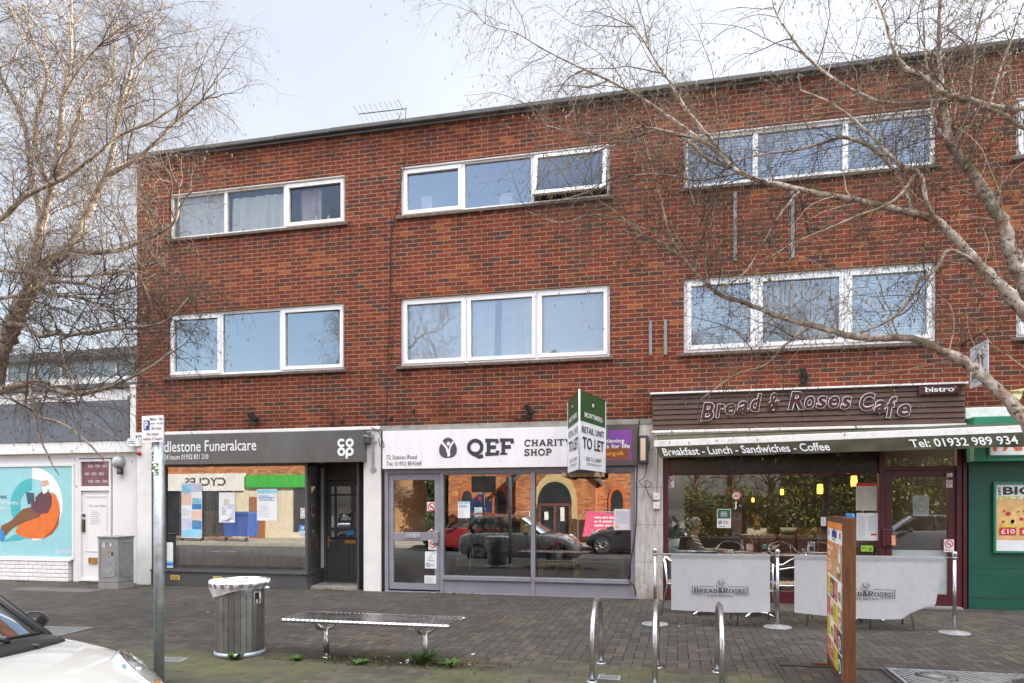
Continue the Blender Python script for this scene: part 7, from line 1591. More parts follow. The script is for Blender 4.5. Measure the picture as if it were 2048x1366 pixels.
    for s in (-1, 1):
        m.tube([(0.735, s * 0.735, 0.875), (0.42, s * 0.675, 1.11), (0.09, s * 0.605, 1.345)], [0.024, 0.022, 0.022], 8); m.tube([(-0.45, s * 0.735, 0.92), (-0.47, s * 0.63, 1.34)], 0.03, 8); m.tube([(-1.3, s * 0.73, 0.92), (-1.45, s * 0.66, 1.05), (-1.25, s * 0.58, 1.32)], 0.06, 8); m.tube([(0.735, s * 0.745, 0.875), (-1.3, s * 0.745, 0.92)], 0.014, 6)
    m.build('pillar', M_black2, t, local=True)
    m = MB(); vs = []; n_ = 13                          # black cowl under the windscreen with its lip
    for i in range(n_):
        a = -1 + 2 * i / (n_ - 1); xf = 0.74 + 0.27 * (1 - a * a) ** 0.5 if abs(a) < 1 else 0.74; y = a * 0.755
        zz = 0.872 + 0.048 * (1 - a * a); vs += [(xf - 0.10, y * 0.965, zz + 0.022), (xf + 0.015, y * 0.985, zz + 0.012), (xf + 0.075, y, zz - 0.002), (xf + 0.085, y, zz - 0.03)]
    m.add(vs, [(i * 4 + j, i * 4 + j + 1, i * 4 + j + 5, i * 4 + j + 4) for i in range(n_ - 1) for j in range(3)], 0, True); m.build('cowl', M_black2, t, local=True, fix=False)
    for y0_, y1_ in ((0.48, 0.02), (0.02, -0.42)):
        m = MB(); m.tube([(0.93, y0_, 0.945), (0.94 + 0.03 * (abs(y1_) < 0.2), y1_ - 0.1, 0.965)], 0.010, 6); m.tube([(0.97, (y0_ + y1_) / 2, 0.935), (0.945, (y0_ + y1_) / 2 - 0.05, 0.968)], 0.014, 6); m.build('wiper', M_black2, t, local=True)
    m = MB(); m.ell((1.05, 0.34, 0.905), 0.03, 0.016, 0.012); m.ell((1.05, -0.34, 0.905), 0.03, 0.016, 0.012); m.build('washer_jet', M_black2, t, local=True)
    m = MB(); m.box(-1.2, 0.6, -0.6, 0.6, 0.5, 0.86); 
    for y_ in (-0.34, 0.34): m.box(-0.35, -0.15, y_ - 0.22, y_ + 0.22, 0.86, 1.22)
    m.build('cabin_interior', M_dark, t, bevel=0.05, local=True)
    for s in (-1, 1):
        m = MB(); m.ell((0.34, s * 0.985, 0.915), 0.075, 0.115, 0.068, 16); m.tube([(0.34, s * 0.80, 0.88), (0.34, s * 0.92, 0.90)], 0.025, 8); m.build('mirror', M_gloss, t, local=True)
        # oval headlamp: chrome ring, bowl, clear lens, amber indicator
        ax = Vector((0.58, s * 0.36, 0.73)).normalized(); c0 = Vector((1.53, s * 0.600, 0.722)); uu = Vector((0.52, 0, -0.85)); uu = (uu - ax * uu.dot(ax)).normalized(); vv = ax.cross(uu)
        def el(a, ru, rv, d): return c0 + ax * d + uu * (ru * math.cos(a)) + vv * (rv * math.sin(a))
        rings = lambda prof: [el(2 * math.pi * j / 24, ru, rv, d) for ru, rv, d in prof for j in range(24)]
        def disc(prof, mt, nm, par=t):
            m = MB(); m.add(rings(prof), [(i * 24 + j, i * 24 + (j + 1) % 24, (i + 1) * 24 + (j + 1) % 24, (i + 1) * 24 + j) for i in range(len(prof) - 1) for j in range(24)], 0, True); return m.build(nm, mt, par, local=True, fix=False)
        hl = disc([(0.182, 0.128, -0.05), (0.180, 0.126, 0.012), (0.168, 0.116, 0.020), (0.155, 0.106, 0.008)], M_chrome, 'headlight')
        disc([(0.155, 0.106, 0.006), (0.11, 0.075, -0.008), (0.05, 0.034, -0.014), (0.001, 0.001, -0.016)], M_refl, 'reflector', hl); disc([(0.156, 0.106, 0.012), (0.12, 0.085, 0.028), (0.06, 0.04, 0.037), (0.001, 0.001, 0.039)], glass_lens, 'lens', hl)
        m = MB(); q_ = el(0.0, 0.108, 0.0, 0.002); m.ell(q_, 0.034, 0.034, 0.022); m.build('indicator', M_amber, hl, local=True); m = MB(); m.ell(c0 - uu * 0.02, 0.03, 0.03, 0.022); m.build('bulb', M_chrome, hl, local=True)
        for xw in (1.22, -1.15):
            w_ = MB(); w_.lathe([(0.20, -0.09), (0.27, -0.10), (0.305, -0.07), (0.305, 0.07), (0.27, 0.10), (0.20, 0.09)], (xw, s * 0.75, 0.305), 28, axis='y'); wh = w_.build('wheel', M_tyre, t, local=True)
            w_ = MB(); w_.lathe([(0.205, 0.09 * s), (0.19, 0.10 * s), (0.18, 0.05 * s)], (xw, s * 0.75, 0.305), 28, axis='y')
            for q_ in range(8): a = q_ * math.pi / 4; w_.tube([(xw + 0.03 * math.cos(a), s * 0.84, 0.305 + 0.03 * math.sin(a)), (xw + 0.19 * math.cos(a), s * 0.83, 0.305 + 0.19 * math.sin(a))], 0.018, 6)
            w_.build('rim', M_steel, wh, local=True); w_ = MB(); w_.lathe([(0.0, -0.02 * s), (0.345, -0.02 * s), (0.345, 0.098 * s)], (xw, s * 0.75, 0.315), 28, axis='y'); w_.build('wheel_arch', M_black2, t, local=True)
    for sgn in (-1, 1):
        m = MB(); m.tube([(0.86, sgn * .735, .845), (1.0, sgn * .72, .835), (1.18, sgn * .70, .822), (1.30, sgn * .68, .80)], .0035, 5); m.build('shut_line', M_black2, t, local=True)
    m = MB(); m.box(1.70, 1.845, -0.36, 0.36, 0.36, 0.44); m.build('grille', M_black2, t, bevel=0.02, local=True)
    return t
n = NT('white car paint'); n.base(n.mix(n.rng(n.noise(n.obj(), 3.0, 6, .7), .5, .8, 0, .22), (0.44, 0.45, 0.43), (0.34, 0.335, 0.31))); n.rough(0.3); n.b.inputs['Coat Weight'].default_value = 1.0; n.b.inputs['Coat Roughness'].default_value = 0.03; M_wpaint = n.m
M_black2 = mat('black trim', (0.018, 0.018, 0.019), 0.4, var=0.1); M_gloss = mat('gloss black', (0.008, 0.008, 0.009), 0.06, coat=1.0); M_chrome = mat('chrome', (0.85, 0.85, 0.86), 0.06, metal=1.0, var=0.02); M_refl = mat('lamp reflector', (0.75, 0.76, 0.78), 0.15, metal=1.0); M_amber = mat('amber lens', (0.85, 0.20, 0.01), 0.15); M_tyre = mat('tyre rubber', (0.02, 0.02, 0.02), 0.85)
glass_car = glass_mat('car glass', 0.12, (0.55, 0.66, 0.60)); glass_lens = glass_mat('lamp lens', 0.04)
car('parked_car', 'small white hatchback with black mirrors and oval headlamp parked at the kerb', (-4.62, -9.06, -0.15), 0, M_wpaint, M_gloss)
car('parked_car', 'dark grey car parked across the road, mirrored in the charity shop glass', (-1.4, -13.9, -0.15), R(180), mat('dark grey car paint', (0.03, 0.03, 0.034), 0.25, coat=1.0, var=0.02), None, 'cars parked across the road')
car('parked_car', 'silver blue car parked across the road, mirrored in the cafe door', (7.6, -13.9, -0.15), R(180), mat('silver blue car paint', (0.20, 0.23, 0.28), 0.25, metal=0.4, coat=1.0, var=0.02), None, 'cars parked across the road')
car('parked_car', 'dark red car parked across the road, mirrored in the charity shop glass', (-7.6, -13.9, -0.15), R(180), mat('dark red car paint', (0.22, 0.012, 0.015), 0.25, coat=1.0, var=0.02), None, 'cars parked across the road')
# ================================================================ BEHIND AND ON THE GLASS
gz = 0.045
def notice(name, lb, cat, r, y, fn, mats, group=None, th=0.003):
    """flat sheet stuck to the glass: r = photo rectangle (x0, x1, ytop, ybottom)"""
    x0, x1 = X(r[0], y), X(r[1], y); z1, z0 = Z((r[0] + r[1]) / 2, r[2], y), Z((r[0] + r[1]) / 2, r[3], y)
    m = MB(); m.box(x0, x1, y, y + th, z0, z1); fn(m, x0, x1, z0, z1, y - 0.0015); tag(m.build(name, mats, fix=False), lb, cat, group)
PM = [M_paper, M_ink, M_bluep, M_redp, M_greyink, mat('lilac print', (0.55, 0.55, 0.68), 0.6), mat('sky print', (0.28, 0.62, 0.78), 0.6), mat('forest print', (0.03, 0.16, 0.07), 0.6), mat('lime print', (0.35, 0.62, 0.05), 0.6), mat('beige print', (0.62, 0.56, 0.44), 0.7), mat('peach print', (0.75, 0.5, 0.38), 0.6)]
def f_blank(m, a, b, c, d, y): lines(m, a + (b - a) * .1, b - (b - a) * .1, c + (d - c) * .1, d - (d - c) * .12, y, 12, 4, seed=int(a * 100), fill=0.28)
def f_tower(m, a, b, c, d, y):
    w, h = b - a, d - c
    for k, (p, q_, r_, s_, mi) in enumerate(((0, .5, .82, .98, 6), (.5, 1, .84, .98, 5), (.02, .48, .60, .80, 10), (.52, .98, .62, .72, 6), (.52, .98, .52, .62, 2), (.02, .48, .38, .58, 0), (.5, .98, .34, .5, 10), (.02, .5, .18, .36, 5), (.52, .98, .16, .32, 2), (.02, .98, .02, .16, 6))): rect(m, a + w * p, a + w * q_, c + h * r_, c + h * s_, y - 0.0002 * k, mi)
    for k in range(4): lines(m, a + w * (.06 if k % 2 else .56), a + w * (.44 if k % 2 else .94), c + h * (.2 + .2 * k), c + h * (.34 + .2 * k), y - 0.004, 4, 4, seed=k, fill=.3)
def f_photo(m, a, b, c, d, y):
    w, h = b - a, d - c; rect(m, a + w * .3, a + w * .65, c + h * .55, c + h * .78, y, 9); rect(m, a + w * .5, a + w * .95, c + h * .45, c + h * .62, y - .0005, 5); lines(m, a + w * .18, a + w * .5, c + h * .25, c + h * .52, y - .001, 6, 2, seed=2, fill=.35); m.poly([(a + w * .55, y - .0012, c + h * .1), (a + w * .95, y - .0012, c + h * .55), (a + w * .95, y - .0012, c + h * .1)], 5); m.poly([(a + w * .1, y - .0012, c + h * .04), (a + w * .6, y - .0012, c + h * .04), (a + w * .8, y - .0012, c + h * .14)], 4)
def f_form(m, a, b, c, d, y):
    w, h = b - a, d - c; rect(m, a + w * .02, b - w * .02, d - h * .14, d - h * .02, y, 6); lines(m, a + w * .08, b - w * .1, c + h * .62, d - h * .2, y, 4, 2, seed=5, fill=.5); lines(m, a + w * .08, b - w * .4, c + h * .1, c + h * .5, y, 8, 5, seed=6, fill=.4)
notice('poster', 'tall pale blue and white poster collage at the left of the funeral shop window', 'poster', (363, 404, 966, 1076), gz - 0.007, f_tower, PM)
notice('poster', 'white photo poster in the middle of the funeral shop window', 'poster', (438, 470, 985, 1045), gz - 0.007, f_photo, PM)
notice('poster', 'pale blue form poster in the funeral shop window, right of its middle', 'poster', (514, 555, 978, 1041), gz - 0.007, f_form, PM)
notice('window_sticker', 'round grey emblem sticker near the right edge of the funeral window', 'sticker', (601, 612, 1016, 1037), gz - 0.007, lambda m, a, b, c, d, y: (ring(m, (a + b) / 2, d - (b - a) * .55, (b - a) * .3, (b - a) * .4, y, 4), lines(m, a + .01, b - .01, c, c + .06, y, 2, 4)), PM)
notice('window_sticker', 'blue and white association sticker near the right edge of the funeral window', 'sticker', (598, 613, 1050, 1073), gz - 0.007, lambda m, a, b, c, d, y: (rect(m, a, b, (c + d) / 2, d, y, 2), ring(m, (a + b) / 2, d - (d - c) * .25, .012, .03, y - .001, 0), lines(m, a + .01, b - .01, c + .01, (c + d) / 2 - .01, y, 4, 2)), PM)
notice('window_sticker', 'blue and white corner sticker low at the left of the funeral window', 'sticker', (332, 346, 1085, 1142), gz - 0.007, lambda m, a, b, c, d, y: (rect(m, a, b, c + (d - c) * .18, c + (d - c) * .3, y, 2), rect(m, a, b, c + (d - c) * .32, c + (d - c) * .36, y, 6)), PM)
# bay return: speaking panel and notice on the inner wall
m = MB(); yy = 0.925; m.box(DX0 - 0.28, DX0 - 0.12, yy, yy + 0.005, 1.55, 1.95, 0); lines(m, DX0 - 0.27, DX0 - 0.13, 1.6, 1.92, yy - .001, 10, 4); tag(m.build('notice', PM, fix=False), 'white opening hours notice on the wall of the funeral shop porch', 'notice')
t = thing('entry_panel', 'white entry phone panel with black speaker in the funeral shop porch', 'entry phone', (DX0 - 0.2, yy, 1.1)); m = MB(); m.box(DX0 - 0.27, DX0 - 0.13, yy - .02, yy + .005, 1.35, 1.53).box(DX0 - 0.27, DX0 - 0.13, yy - .012, yy + .005, 1.02, 1.33); m.build('case', M_oldwhite, t, bevel=.004); m = MB(); m.lathe([(0, -.012), (.045, -.01), (.05, 0)], (DX0 - .2, yy - .018, 1.44), 16, axis='y'); m.build('speaker', M_black, t)
# vertical blind, blades turned edge on
t = thing('vertical_blind', 'open vertical blind with bottom chains inside the funeral shop window', 'blind', (-8.2, 0.16, 0.4)); m = MB(); m.box(-9.72, RWX - .06, .13, .18, 2.27, 2.31); m.build('headrail', M_upvc, t)
m = MB(); c2 = MB(); xs_ = np.linspace(-9.5, RWX - .12, 44)
for i, x in enumerate(xs_):
    a = R(66 + 6 * math.sin(i * 1.7)); dx, dy = .045 * math.cos(a), .045 * math.sin(a); m.prism([(x - dx, .155 - dy, .42), (x + dx, .155 + dy, .42), (x + dx, .155 + dy, 2.27), (x - dx, .155 - dy, 2.27)], (.009, 0, 0)); c2.box(x - .008, x + .008, .11, .2, .40, .445)
    if i: c2.tube([(xs_[i - 1], .11, .43), ((x + xs_[i - 1]) / 2, .11, .405), (x, .11, .43)], .0022, 4)
m.build('blades', M_cream2 if 'M_cream2' in globals() else mat('cream blind fabric', (0.80, 0.77, 0.70), 0.9), t); c2.build('weights_and_chain', M_upvc, t)
m = MB(); t = thing('vertical_blind', 'closed white vertical blind inside the angled bay of the funeral shop', 'blind', (RWX + .2, .5, .4))
for i in range(9):
    f0, f1 = i / 9, (i + .96) / 9; p, q_ = Vector((RWX + .03, .16, 0)).lerp(Vector((DX0 - .08, .9, 0)), f0), Vector((RWX + .03, .16, 0)).lerp(Vector((DX0 - .08, .9, 0)), f1); m.quad((p.x - .06, p.y + .02 * (i % 2), .36), (q_.x - .06, q_.y + .02, .36), (q_.x - .06, q_.y + .02, 2.26), (p.x - .06, p.y + .02 * (i % 2), 2.26))
m.build('blades', M_upvc, t, fix=False)
m = MB(); m.box(-9.9, -9.0, 2.4, 3.0, .03, .75).box(-8.4, -7.4, 2.2, 2.9, .03, .72); tag(m.build('reception_desk', mat('walnut desk', (0.10, 0.055, 0.03), 0.5)), 'dark desk inside the funeral shop', 'desk')
for i, xx in enumerate((-8.6, -7.5)):
    t = thing('armchair', ('dark armchair behind the middle of the funeral window', 'dark armchair behind the right of the funeral window')[i], 'chair', (xx, 1.3, .03), 'armchairs in the funeral shop'); m = MB(); m.box(-.32, .32, -.3, .3, .2, .42); m.build('seat', mat('green upholstery', (0.05, 0.07, 0.035), 0.9), t, bevel=.05, local=True); m = MB(); m.box(-.32, .32, .22, .36, .42, .85); m.build('backrest', mat('green upholstery', (0, 0, 0)), t, bevel=.06, local=True)
    for a, b in ((-.27, -.25), (.27, -.25), (-.27, .28), (.27, .28)): MB().tube([(a, b, 0), (a, b, .2)], .025, 8).build('leg', mat('walnut desk', (0, 0, 0)), t, local=True)
# charity shop
cy = 0.048
no_sign = lambda m, a, b, c, d, y: (ring(m, (a + b) / 2, d - (b - a) / 2, (b - a) * .32, (b - a) * .43, y, 3), stroke(m, [(a + (b - a) * .25, d - (b - a) * .25), (b - (b - a) * .25, d - (b - a) * .75)], (b - a) * .1, y - .001, 3), rect(m, a + (b - a) * .3, b - (b - a) * .3, d - (b - a) * .56, d - (b - a) * .46, y - .0006, 1), lines(m, a + .01, b - .01, c + .008, max(c + .02, d - (b - a)), y, 2, 3))
notice('window_sticker', 'round no dogs sticker on the upper glass of the charity shop door', 'sticker', (854, 873, 1004, 1022), cy, no_sign, PM)
notice('window_sticker', 'no smoking sticker on the lower glass of the charity shop door', 'sticker', (857, 873, 1080, 1100), cy - .03, no_sign, PM)
def f_tip(m, a, b, c, d, y):
    w, h = b - a, d - c; text(m, 'QEF', a + w * .55, b - w * .1, d - h * .14, d - h * .06, y, 1)
    for k, s in enumerate(('NO', 'FLY', 'TIPPING')): text(m, s, a + w * (.4 - .12 * k * 1.0), a + w * (.6 + .12 * k), d - h * (.30 + .14 * k), d - h * (.22 + .14 * k), y, 1)
    ring(m, a + w * .28, c + h * .2, w * .13, w * .18, y, 1); stroke(m, [(a + w * .17, c + h * .26), (a + w * .38, c + h * .14)], w * .05, y - .0005, 1); lines(m, a + w * .52, b - w * .05, c + h * .12, c + h * .28, y, 3, 4)
notice('poster', 'white no fly tipping notice on the charity shop door', 'notice', (850, 873, 1103, 1137), cy - .035, f_tip, PM)
notice('poster', 'small white printed notice at the bottom of the charity shop door', 'notice', (849, 872, 1151, 1167), cy - .035, f_blank, PM)
notice('poster', 'white and blue printed sheet in the left pane of the charity shop', 'poster', (916, 940, 1003, 1036), cy, f_form, PM)
notice('poster', 'large white printed sheet in the right pane of the charity shop', 'poster', (1228, 1265, 1018, 1060), cy, lambda m, a, b, c, d, y: (lines(m, a + .03, b - .02, c + .1, d - .03, y, 12, 5, fill=.5, seed=7), rect(m, a + .02, a + .08, c + .03, c + .09, y, 10)), PM)
notice('window_sticker', 'pink and white sticker in the top corner of the charity shop door', 'sticker', (785, 791, 953, 961), cy, lambda m, a, b, c, d, y: rect(m, a, b, (c + d) / 2, d, y, 3), PM)
t = thing('bamboo_table', 'light bamboo side table in the charity shop window', 'table', P(1118, 1150, 0.75)); c0 = P(1118, 1119, 0.75); zt_ = c0.z; m = MB(); M_bam = mat('bamboo', (0.55, 0.38, 0.14), 0.45, var=0.2, scale=20)
m.tube([(c0.x - .33, .6, zt_), (c0.x + .33, .6, zt_), (c0.x + .33, .95, zt_), (c0.x - .33, .95, zt_)], .016, 8, closed=True); m.tube([(c0.x - .33, .6, zt_ - .07), (c0.x + .33, .6, zt_ - .07), (c0.x + .33, .95, zt_ - .07), (c0.x - .33, .95, zt_ - .07)], .010, 8, closed=True); m.box(c0.x - .33, c0.x + .33, .6, .95, zt_ - .005, zt_ + .005); m.build('tabletop', M_bam, t)
for a, b in ((-.32, .6), (.32, .6), (-.32, .95), (.32, .95)):
    m = MB()
    for k in (-.016, .016): m.tube([(c0.x + a + k, b, .03), (c0.x + a + k, b, zt_)], .013, 8)
    m.build('leg', M_bam, t)
rgf = random.Random(9)
def vase(c, lb, cols):
    t = thing('flower_vase', lb, 'vase', c); m = MB(); m.lathe([(0, 0), (.05, 0), (.055, .02), (.075, .14), (.08, .16), (.07, .155), (.045, .02)], n=18); m.build('vase', mat('cut glass', (0.5, 0.53, 0.53), 0.1), t, local=True)
    for k in range(12):
        a = rgf.uniform(0, 6.28); r_ = rgf.uniform(.03, .13); p = Vector((r_ * math.cos(a), r_ * math.sin(a), .22 + rgf.uniform(0, .1))); m = MB(); m.tube([(0, 0, .05), (p.x * .5, p.y * .5, .16), p], .003, 4, 1)
        for q_ in range(7): b = q_ * .9; m.ell(p + Vector((.018 * math.cos(b), .018 * math.sin(b), .01 * (q_ % 3))), .026, .026, .018, 8, 0)
        m.build('flower', [cols[k % len(cols)], M_weed], t, local=True)
vase(Vector((c0.x, .78, zt_ + .006)), 'glass vase of pink and cream artificial roses on the bamboo table', [mat('pink petal', (0.72, 0.30, 0.32), 0.7), mat('rose petal', (0.65, 0.12, 0.16), 0.7), mat('cream petal', (0.78, 0.66, 0.52), 0.7)])
t = thing('bowl', 'blue china bowl on the bamboo table', 'bowl', Vector((c0.x - .24, .72, zt_ + .006))); MB().lathe([(0, 0), (.05, 0), (.06, .01), (.12, .06), (.115, .062), (.05, .015), (0, .014)], n=22).build('bowl', mat('blue china', (0.04, 0.10, 0.24), 0.25), t, local=True)
def plant(c, lb, h, n_, pot, potm, spread, leafm, seed):
    rg = random.Random(seed); t = thing('potted_plant', lb, 'plant', c); r_, ph = pot; MB().lathe([(0, 0), (r_ * .75, 0), (r_, ph), (r_ * .93, ph), (r_ * .88, ph * .9), (0, ph * .88)], n=22).build('pot', potm, t, local=True); m = MB()
    for k in range(n_):
        a = rg.uniform(0, 6.28); L = h * rg.uniform(.45, 1); d = Vector((math.cos(a), math.sin(a), 0)); s_ = Vector((-d.y, d.x, 0)); b = Vector((0, 0, ph * .9)) + d * r_ * .3; sp = spread * rg.uniform(.4, 1.1); prev = None
        for q_ in range(5):
            u = q_ / 4; p = b + d * sp * u ** 1.3 + Vector((0, 0, L * (u - .35 * u ** 3))); w_ = (.004, .016, .03, .024, .001)[q_] * rg.uniform(.9, 1.2)
            if prev: m.add([prev[0], prev[1], p + s_ * w_, p - s_ * w_], [(0, 1, 2, 3)], 0, True)
            prev = (p - s_ * w_, p + s_ * w_)
    m.build('leaves', leafm, t, local=True, fix=False)
M_leafg = mat('house plant leaf', (0.02, 0.10, 0.035), 0.35, var=0.5, scale=12)
plant(Vector((X(1247, .6), .6, .03)), 'tall green artificial plant in a grey pot at the right of the charity window', .55, 26, (.10, .32), mat('grey pot', (0.25, 0.26, 0.28), 0.5), .26, mat('pale striped leaf', (0.14, 0.28, 0.10), 0.4, var=0.5, scale=15), 3)
t = thing('clothes_rail', 'metal rail of dark clothes inside the charity shop', 'clothes rail', (-3.4, 2.6, .03)); m = MB(); m.tube([(-1, 0, 0), (-1, 0, 1.5), (1, 0, 1.5), (1, 0, 0)], .015, 8); m.build('rail', M_steel, t, local=True)
for k in range(16): m = MB(); x = -.92 + k * .12; m.prism([(x, -.22, 1.42), (x, .22, 1.42), (x, .25, .55 + .1 * (k % 3)), (x, -.25, .55 + .1 * (k % 3))], (.05, 0, 0)); m.build('garment', mat('garment %d' % (k % 4), ((0.05, 0.05, 0.07), (0.12, 0.04, 0.05), (0.10, 0.11, 0.10), (0.20, 0.18, 0.15))[k % 4], .9), t, bevel=.02, local=True)
t = thing('step_ladder', 'small folding step ladder inside the charity window, left pane', 'step ladder', (X(928, .7), .7, .03)); m = MB()
for s in (-.12, .12): m.tube([(s, -.1, 0), (s, .08, .95)], .012, 6); m.tube([(s, .3, 0), (s, .08, .95)], .010, 6)
m.build('frame', M_alu, t, local=True)
for k in range(3): m = MB(); m.box(-.12, .12, -.11 + .055 * k, .03 + .055 * k, .24 + .25 * k, .255 + .25 * k); m.build('tread', mat('smoked acrylic', (0.10, 0.11, 0.12), .3), t, local=True)
# cafe glass
gy_ = 0.072
notice('window_sticker', 'no smoking sticker in the top left corner of the cafe window', 'sticker', (1331, 1348, 949, 975), gy_, no_sign, PM)
notice('poster', 'green and white notice with a grey box in the cafe window above the table', 'poster', (1434, 1462, 1018, 1056), gy_, lambda m, a, b, c, d, y: (rect(m, a + .01, b - .01, (c + d) / 2, d - .01, y, 7), lines(m, a + .05, b - .05, (c + d) / 2 + .03, d - .04, y - .001, 4, 0, fill=.5, centre=True), rect(m, a + .02, a + .08, c + .06, c + .12, y, 4), lines(m, a + .1, b - .02, c + .06, c + .12, y, 3, 3), lines(m, a + .03, b - .03, c + .01, c + .035, y, 1, 7)), PM)
notice('menu_sheet', 'upper beige menu sheet with a red heading in the cafe window', 'menu', (1712, 1754, 966, 1021), gy_, lambda m, a, b, c, d, y: (rect(m, a, b, d - .05, d, y, 3), rect(m, a, b, c, d - .05, y, 9), lines(m, a + .02, a + (b - a) * .48, c + .02, d - .07, y - .001, 22, 4, seed=1, fill=.25), lines(m, a + (b - a) * .54, b - .02, c + .02, d - .07, y - .001, 22, 4, seed=2, fill=.25)), PM)
notice('menu_sheet', 'lower white menu sheet with a small red stamp in the cafe window', 'menu', (1713, 1756, 1026, 1081), gy_, lambda m, a, b, c, d, y: (lines(m, a + .02, a + (b - a) * .48, c + .03, d - .04, y, 22, 4, seed=3, fill=.25), lines(m, a + (b - a) * .54, b - .02, c + .14, d - .04, y, 16, 4, seed=4, fill=.25), rect(m, b - .1, b - .02, c + .08, c + .11, y, 3)), PM)
notice('window_sticker', 'lime green hygiene rating sticker low in the cafe window', 'sticker', (1722, 1746, 1091, 1103), gy_, lambda m, a, b, c, d, y: (rect(m, a, b, c, d, y, 8), lines(m, a + .01, b - .06, c + .03, d - .02, y - .001, 2, 1), ring(m, b - .04, (c + d) / 2 - .01, .012, .024, y - .001, 1)), PM)
notice('poster', 'white framed licence notice on the cafe door glass', 'notice', (1826, 1858, 991, 1031), gy_ - .01, lambda m, a, b, c, d, y: (ring(m, (a + b) / 2, (c + d) / 2, .085, .09, y, 4, sx=.85), ring(m, (a + b) / 2, (c + d) / 2, .1, .104, y, 4, sx=.85), lines(m, a + .07, b - .07, c + .12, d - .1, y, 6, 4, fill=.3, centre=True)), PM)
notice('window_sticker', 'no smoking notice at the lower right of the cafe door', 'sticker', (1888, 1908, 1079, 1104), gy_ - .09, no_sign, PM)
notice('window_sticker', 'small pink sticker at the top right of the cafe door', 'sticker', (1893, 1905, 946, 954), gy_ - .09, lambda m, a, b, c, d, y: lines(m, a, b, c, d, y, 2, 3), PM)
notice('window_sticker', 'small no smoking sticker high on the right stile of the cafe door', 'sticker', (1893, 1905, 960, 975), gy_ - .09, no_sign, PM)
notice('window_sticker', 'orange sticker on the burgundy cafe door handle', 'sticker', (1783, 1792, 1070, 1091), -.03, lambda m, a, b, c, d, y: (rect(m, a, b, c, d, y, 11), lines(m, a + .01, b - .01, c + .01, d - .01, y - .001, 4, 0)), PM + [mat('orange sticker', (0.85, 0.22, 0.03), .5)])
notice('cardboard_tag', 'small white card hanging in the cafe window by the menu board', 'card', (1642, 1652, 1034, 1052), gy_, f_blank, PM)
# cafe furniture and tableware
M_oak = wood('cafe table oak', (0.12, 0.055, 0.022), (0.28, 0.14, 0.06), (2, 14, 14), .35); M_lea = mat('brown leatherette', (0.085, 0.03, 0.018), .4, var=.25, scale=5)
tz = .735
t = thing('window_table', 'long wooden cafe table just inside the window', 'table', (1.6, .8, .03)); tx0, tx1 = X(1432, .6), X(1700, .6); MB().box(tx0, tx1, .45, 1.05, tz - .035, tz).build('tabletop', M_oak, t, bevel=.006)
for xx in (tx0 + .1, (tx0 + tx1) / 2, tx1 - .1): MB().box(xx - .03, xx + .03, .7, .78, .03, tz - .035).build('leg', M_black, t)
t = thing('banquette', 'brown buttoned leather banquette in the middle of the cafe', 'bench seat', (1.6, 2.3, .03)); xx = X(1482, 2.2); k = 0
while xx < X(1700, 2.2): m = MB(); m.box(xx, xx + .33, 2.2, 2.34, .45, 1.02); m.build('back_cushion', M_lea, t, bevel=.05); xx += .335
MB().box(X(1482, 2.2), xx, 2.34, 2.8, .03, .46).build('seat', M_lea, t, bevel=.04)
def put(px, y=.62): return Vector((X(px, y), y, tz + .001))
t = thing('teacup', 'white teacup on a saucer on the cafe table', 'cup', put(1461)); m = MB(); m.lathe([(0, 0), (.03, 0), (.038, .02), (.047, .06), (.044, .06), (.035, .02), (0, .01)], (0, 0, .012), 20); m.tube([(-.045, 0, .055), (-.072, 0, .05), (-.068, 0, .03), (-.04, 0, .028)], .005, 6); m.build('cup', M_lprint, t, local=True); MB().lathe([(0, 0), (.05, 0), (.078, .012), (.07, .014), (0, .008)], n=24).build('saucer', M_lprint, t, local=True)
def bottle(px, lb, body, label, cap, h=.19, r_=.028, capd=False):
    t = thing('sauce_bottle', lb, 'bottle', put(px), 'sauce bottles on the window table'); m = MB(); m.lathe([(0, 0), (r_, 0), (r_, h * .6), (r_ * .7, h * .78), (r_ * .5, h * .82), (0, h * .82)] if not capd else [(0, h * .2), (r_, h * .2), (r_ * 1.05, h * .5), (r_ * .95, h * .97), (0, h)], n=16); m.build('body', body, t, local=True); MB().lathe([(r_ * 1.06, h * .25), (r_ * 1.06, h * .6)] if not capd else [(r_ * 1.09, h * .42), (r_ * 1.06, h * .8)], n=16).build('label', label, t, local=True); MB().lathe([(0, h * .82), (r_ * .55, h * .82), (r_ * .5, h), (0, h)] if not capd else [(0, 0), (r_ * .9, 0), (r_ * .9, h * .2), (0, h * .2)], n=14).build('cap', cap, t, local=True)
bottle(1529, 'brown sauce bottle with a pale blue label and white cap on the window table', mat('brown sauce', (0.05, 0.02, 0.012), .2), mat('sky print', (0, 0, 0)), M_lprint, .22, .032, True); bottle(1548, 'red ketchup bottle with a white label on the window table', mat('ketchup', (0.40, 0.015, 0.01), .2), M_lprint, M_lprint, .20, .036, True)
for px, lb in ((1538, 'metal shaker between the two sauce bottles'), (1608, 'metal shaker standing alone on the window table')): t = thing('shaker', lb, 'shaker', put(px), 'metal shakers on the window table'); MB().lathe([(0, 0), (.028, 0), (.026, .07), (.034, .085), (.02, .1), (0, .1)], n=16).build('body', M_steel, t, local=True)
t = thing('bread_basket', 'pale woven basket on the back of the banquette', 'basket', Vector((X(1577, 2.27), 2.27, 1.02))); m = MB(); m.lathe([(0, 0), (.10, 0), (.15, .12), (.14, .12), (.09, .01)], n=26, sy=.7)
for k in range(26): a = k * .2417; m.tube([(.10 * math.cos(a), .07 * math.sin(a), 0), (.153 * math.cos(a), .107 * math.sin(a), .12)], .006, 5)
m.build('wicker', mat('pale wicker', (0.36, 0.33, 0.27), .8, var=.3, scale=30), t, local=True)
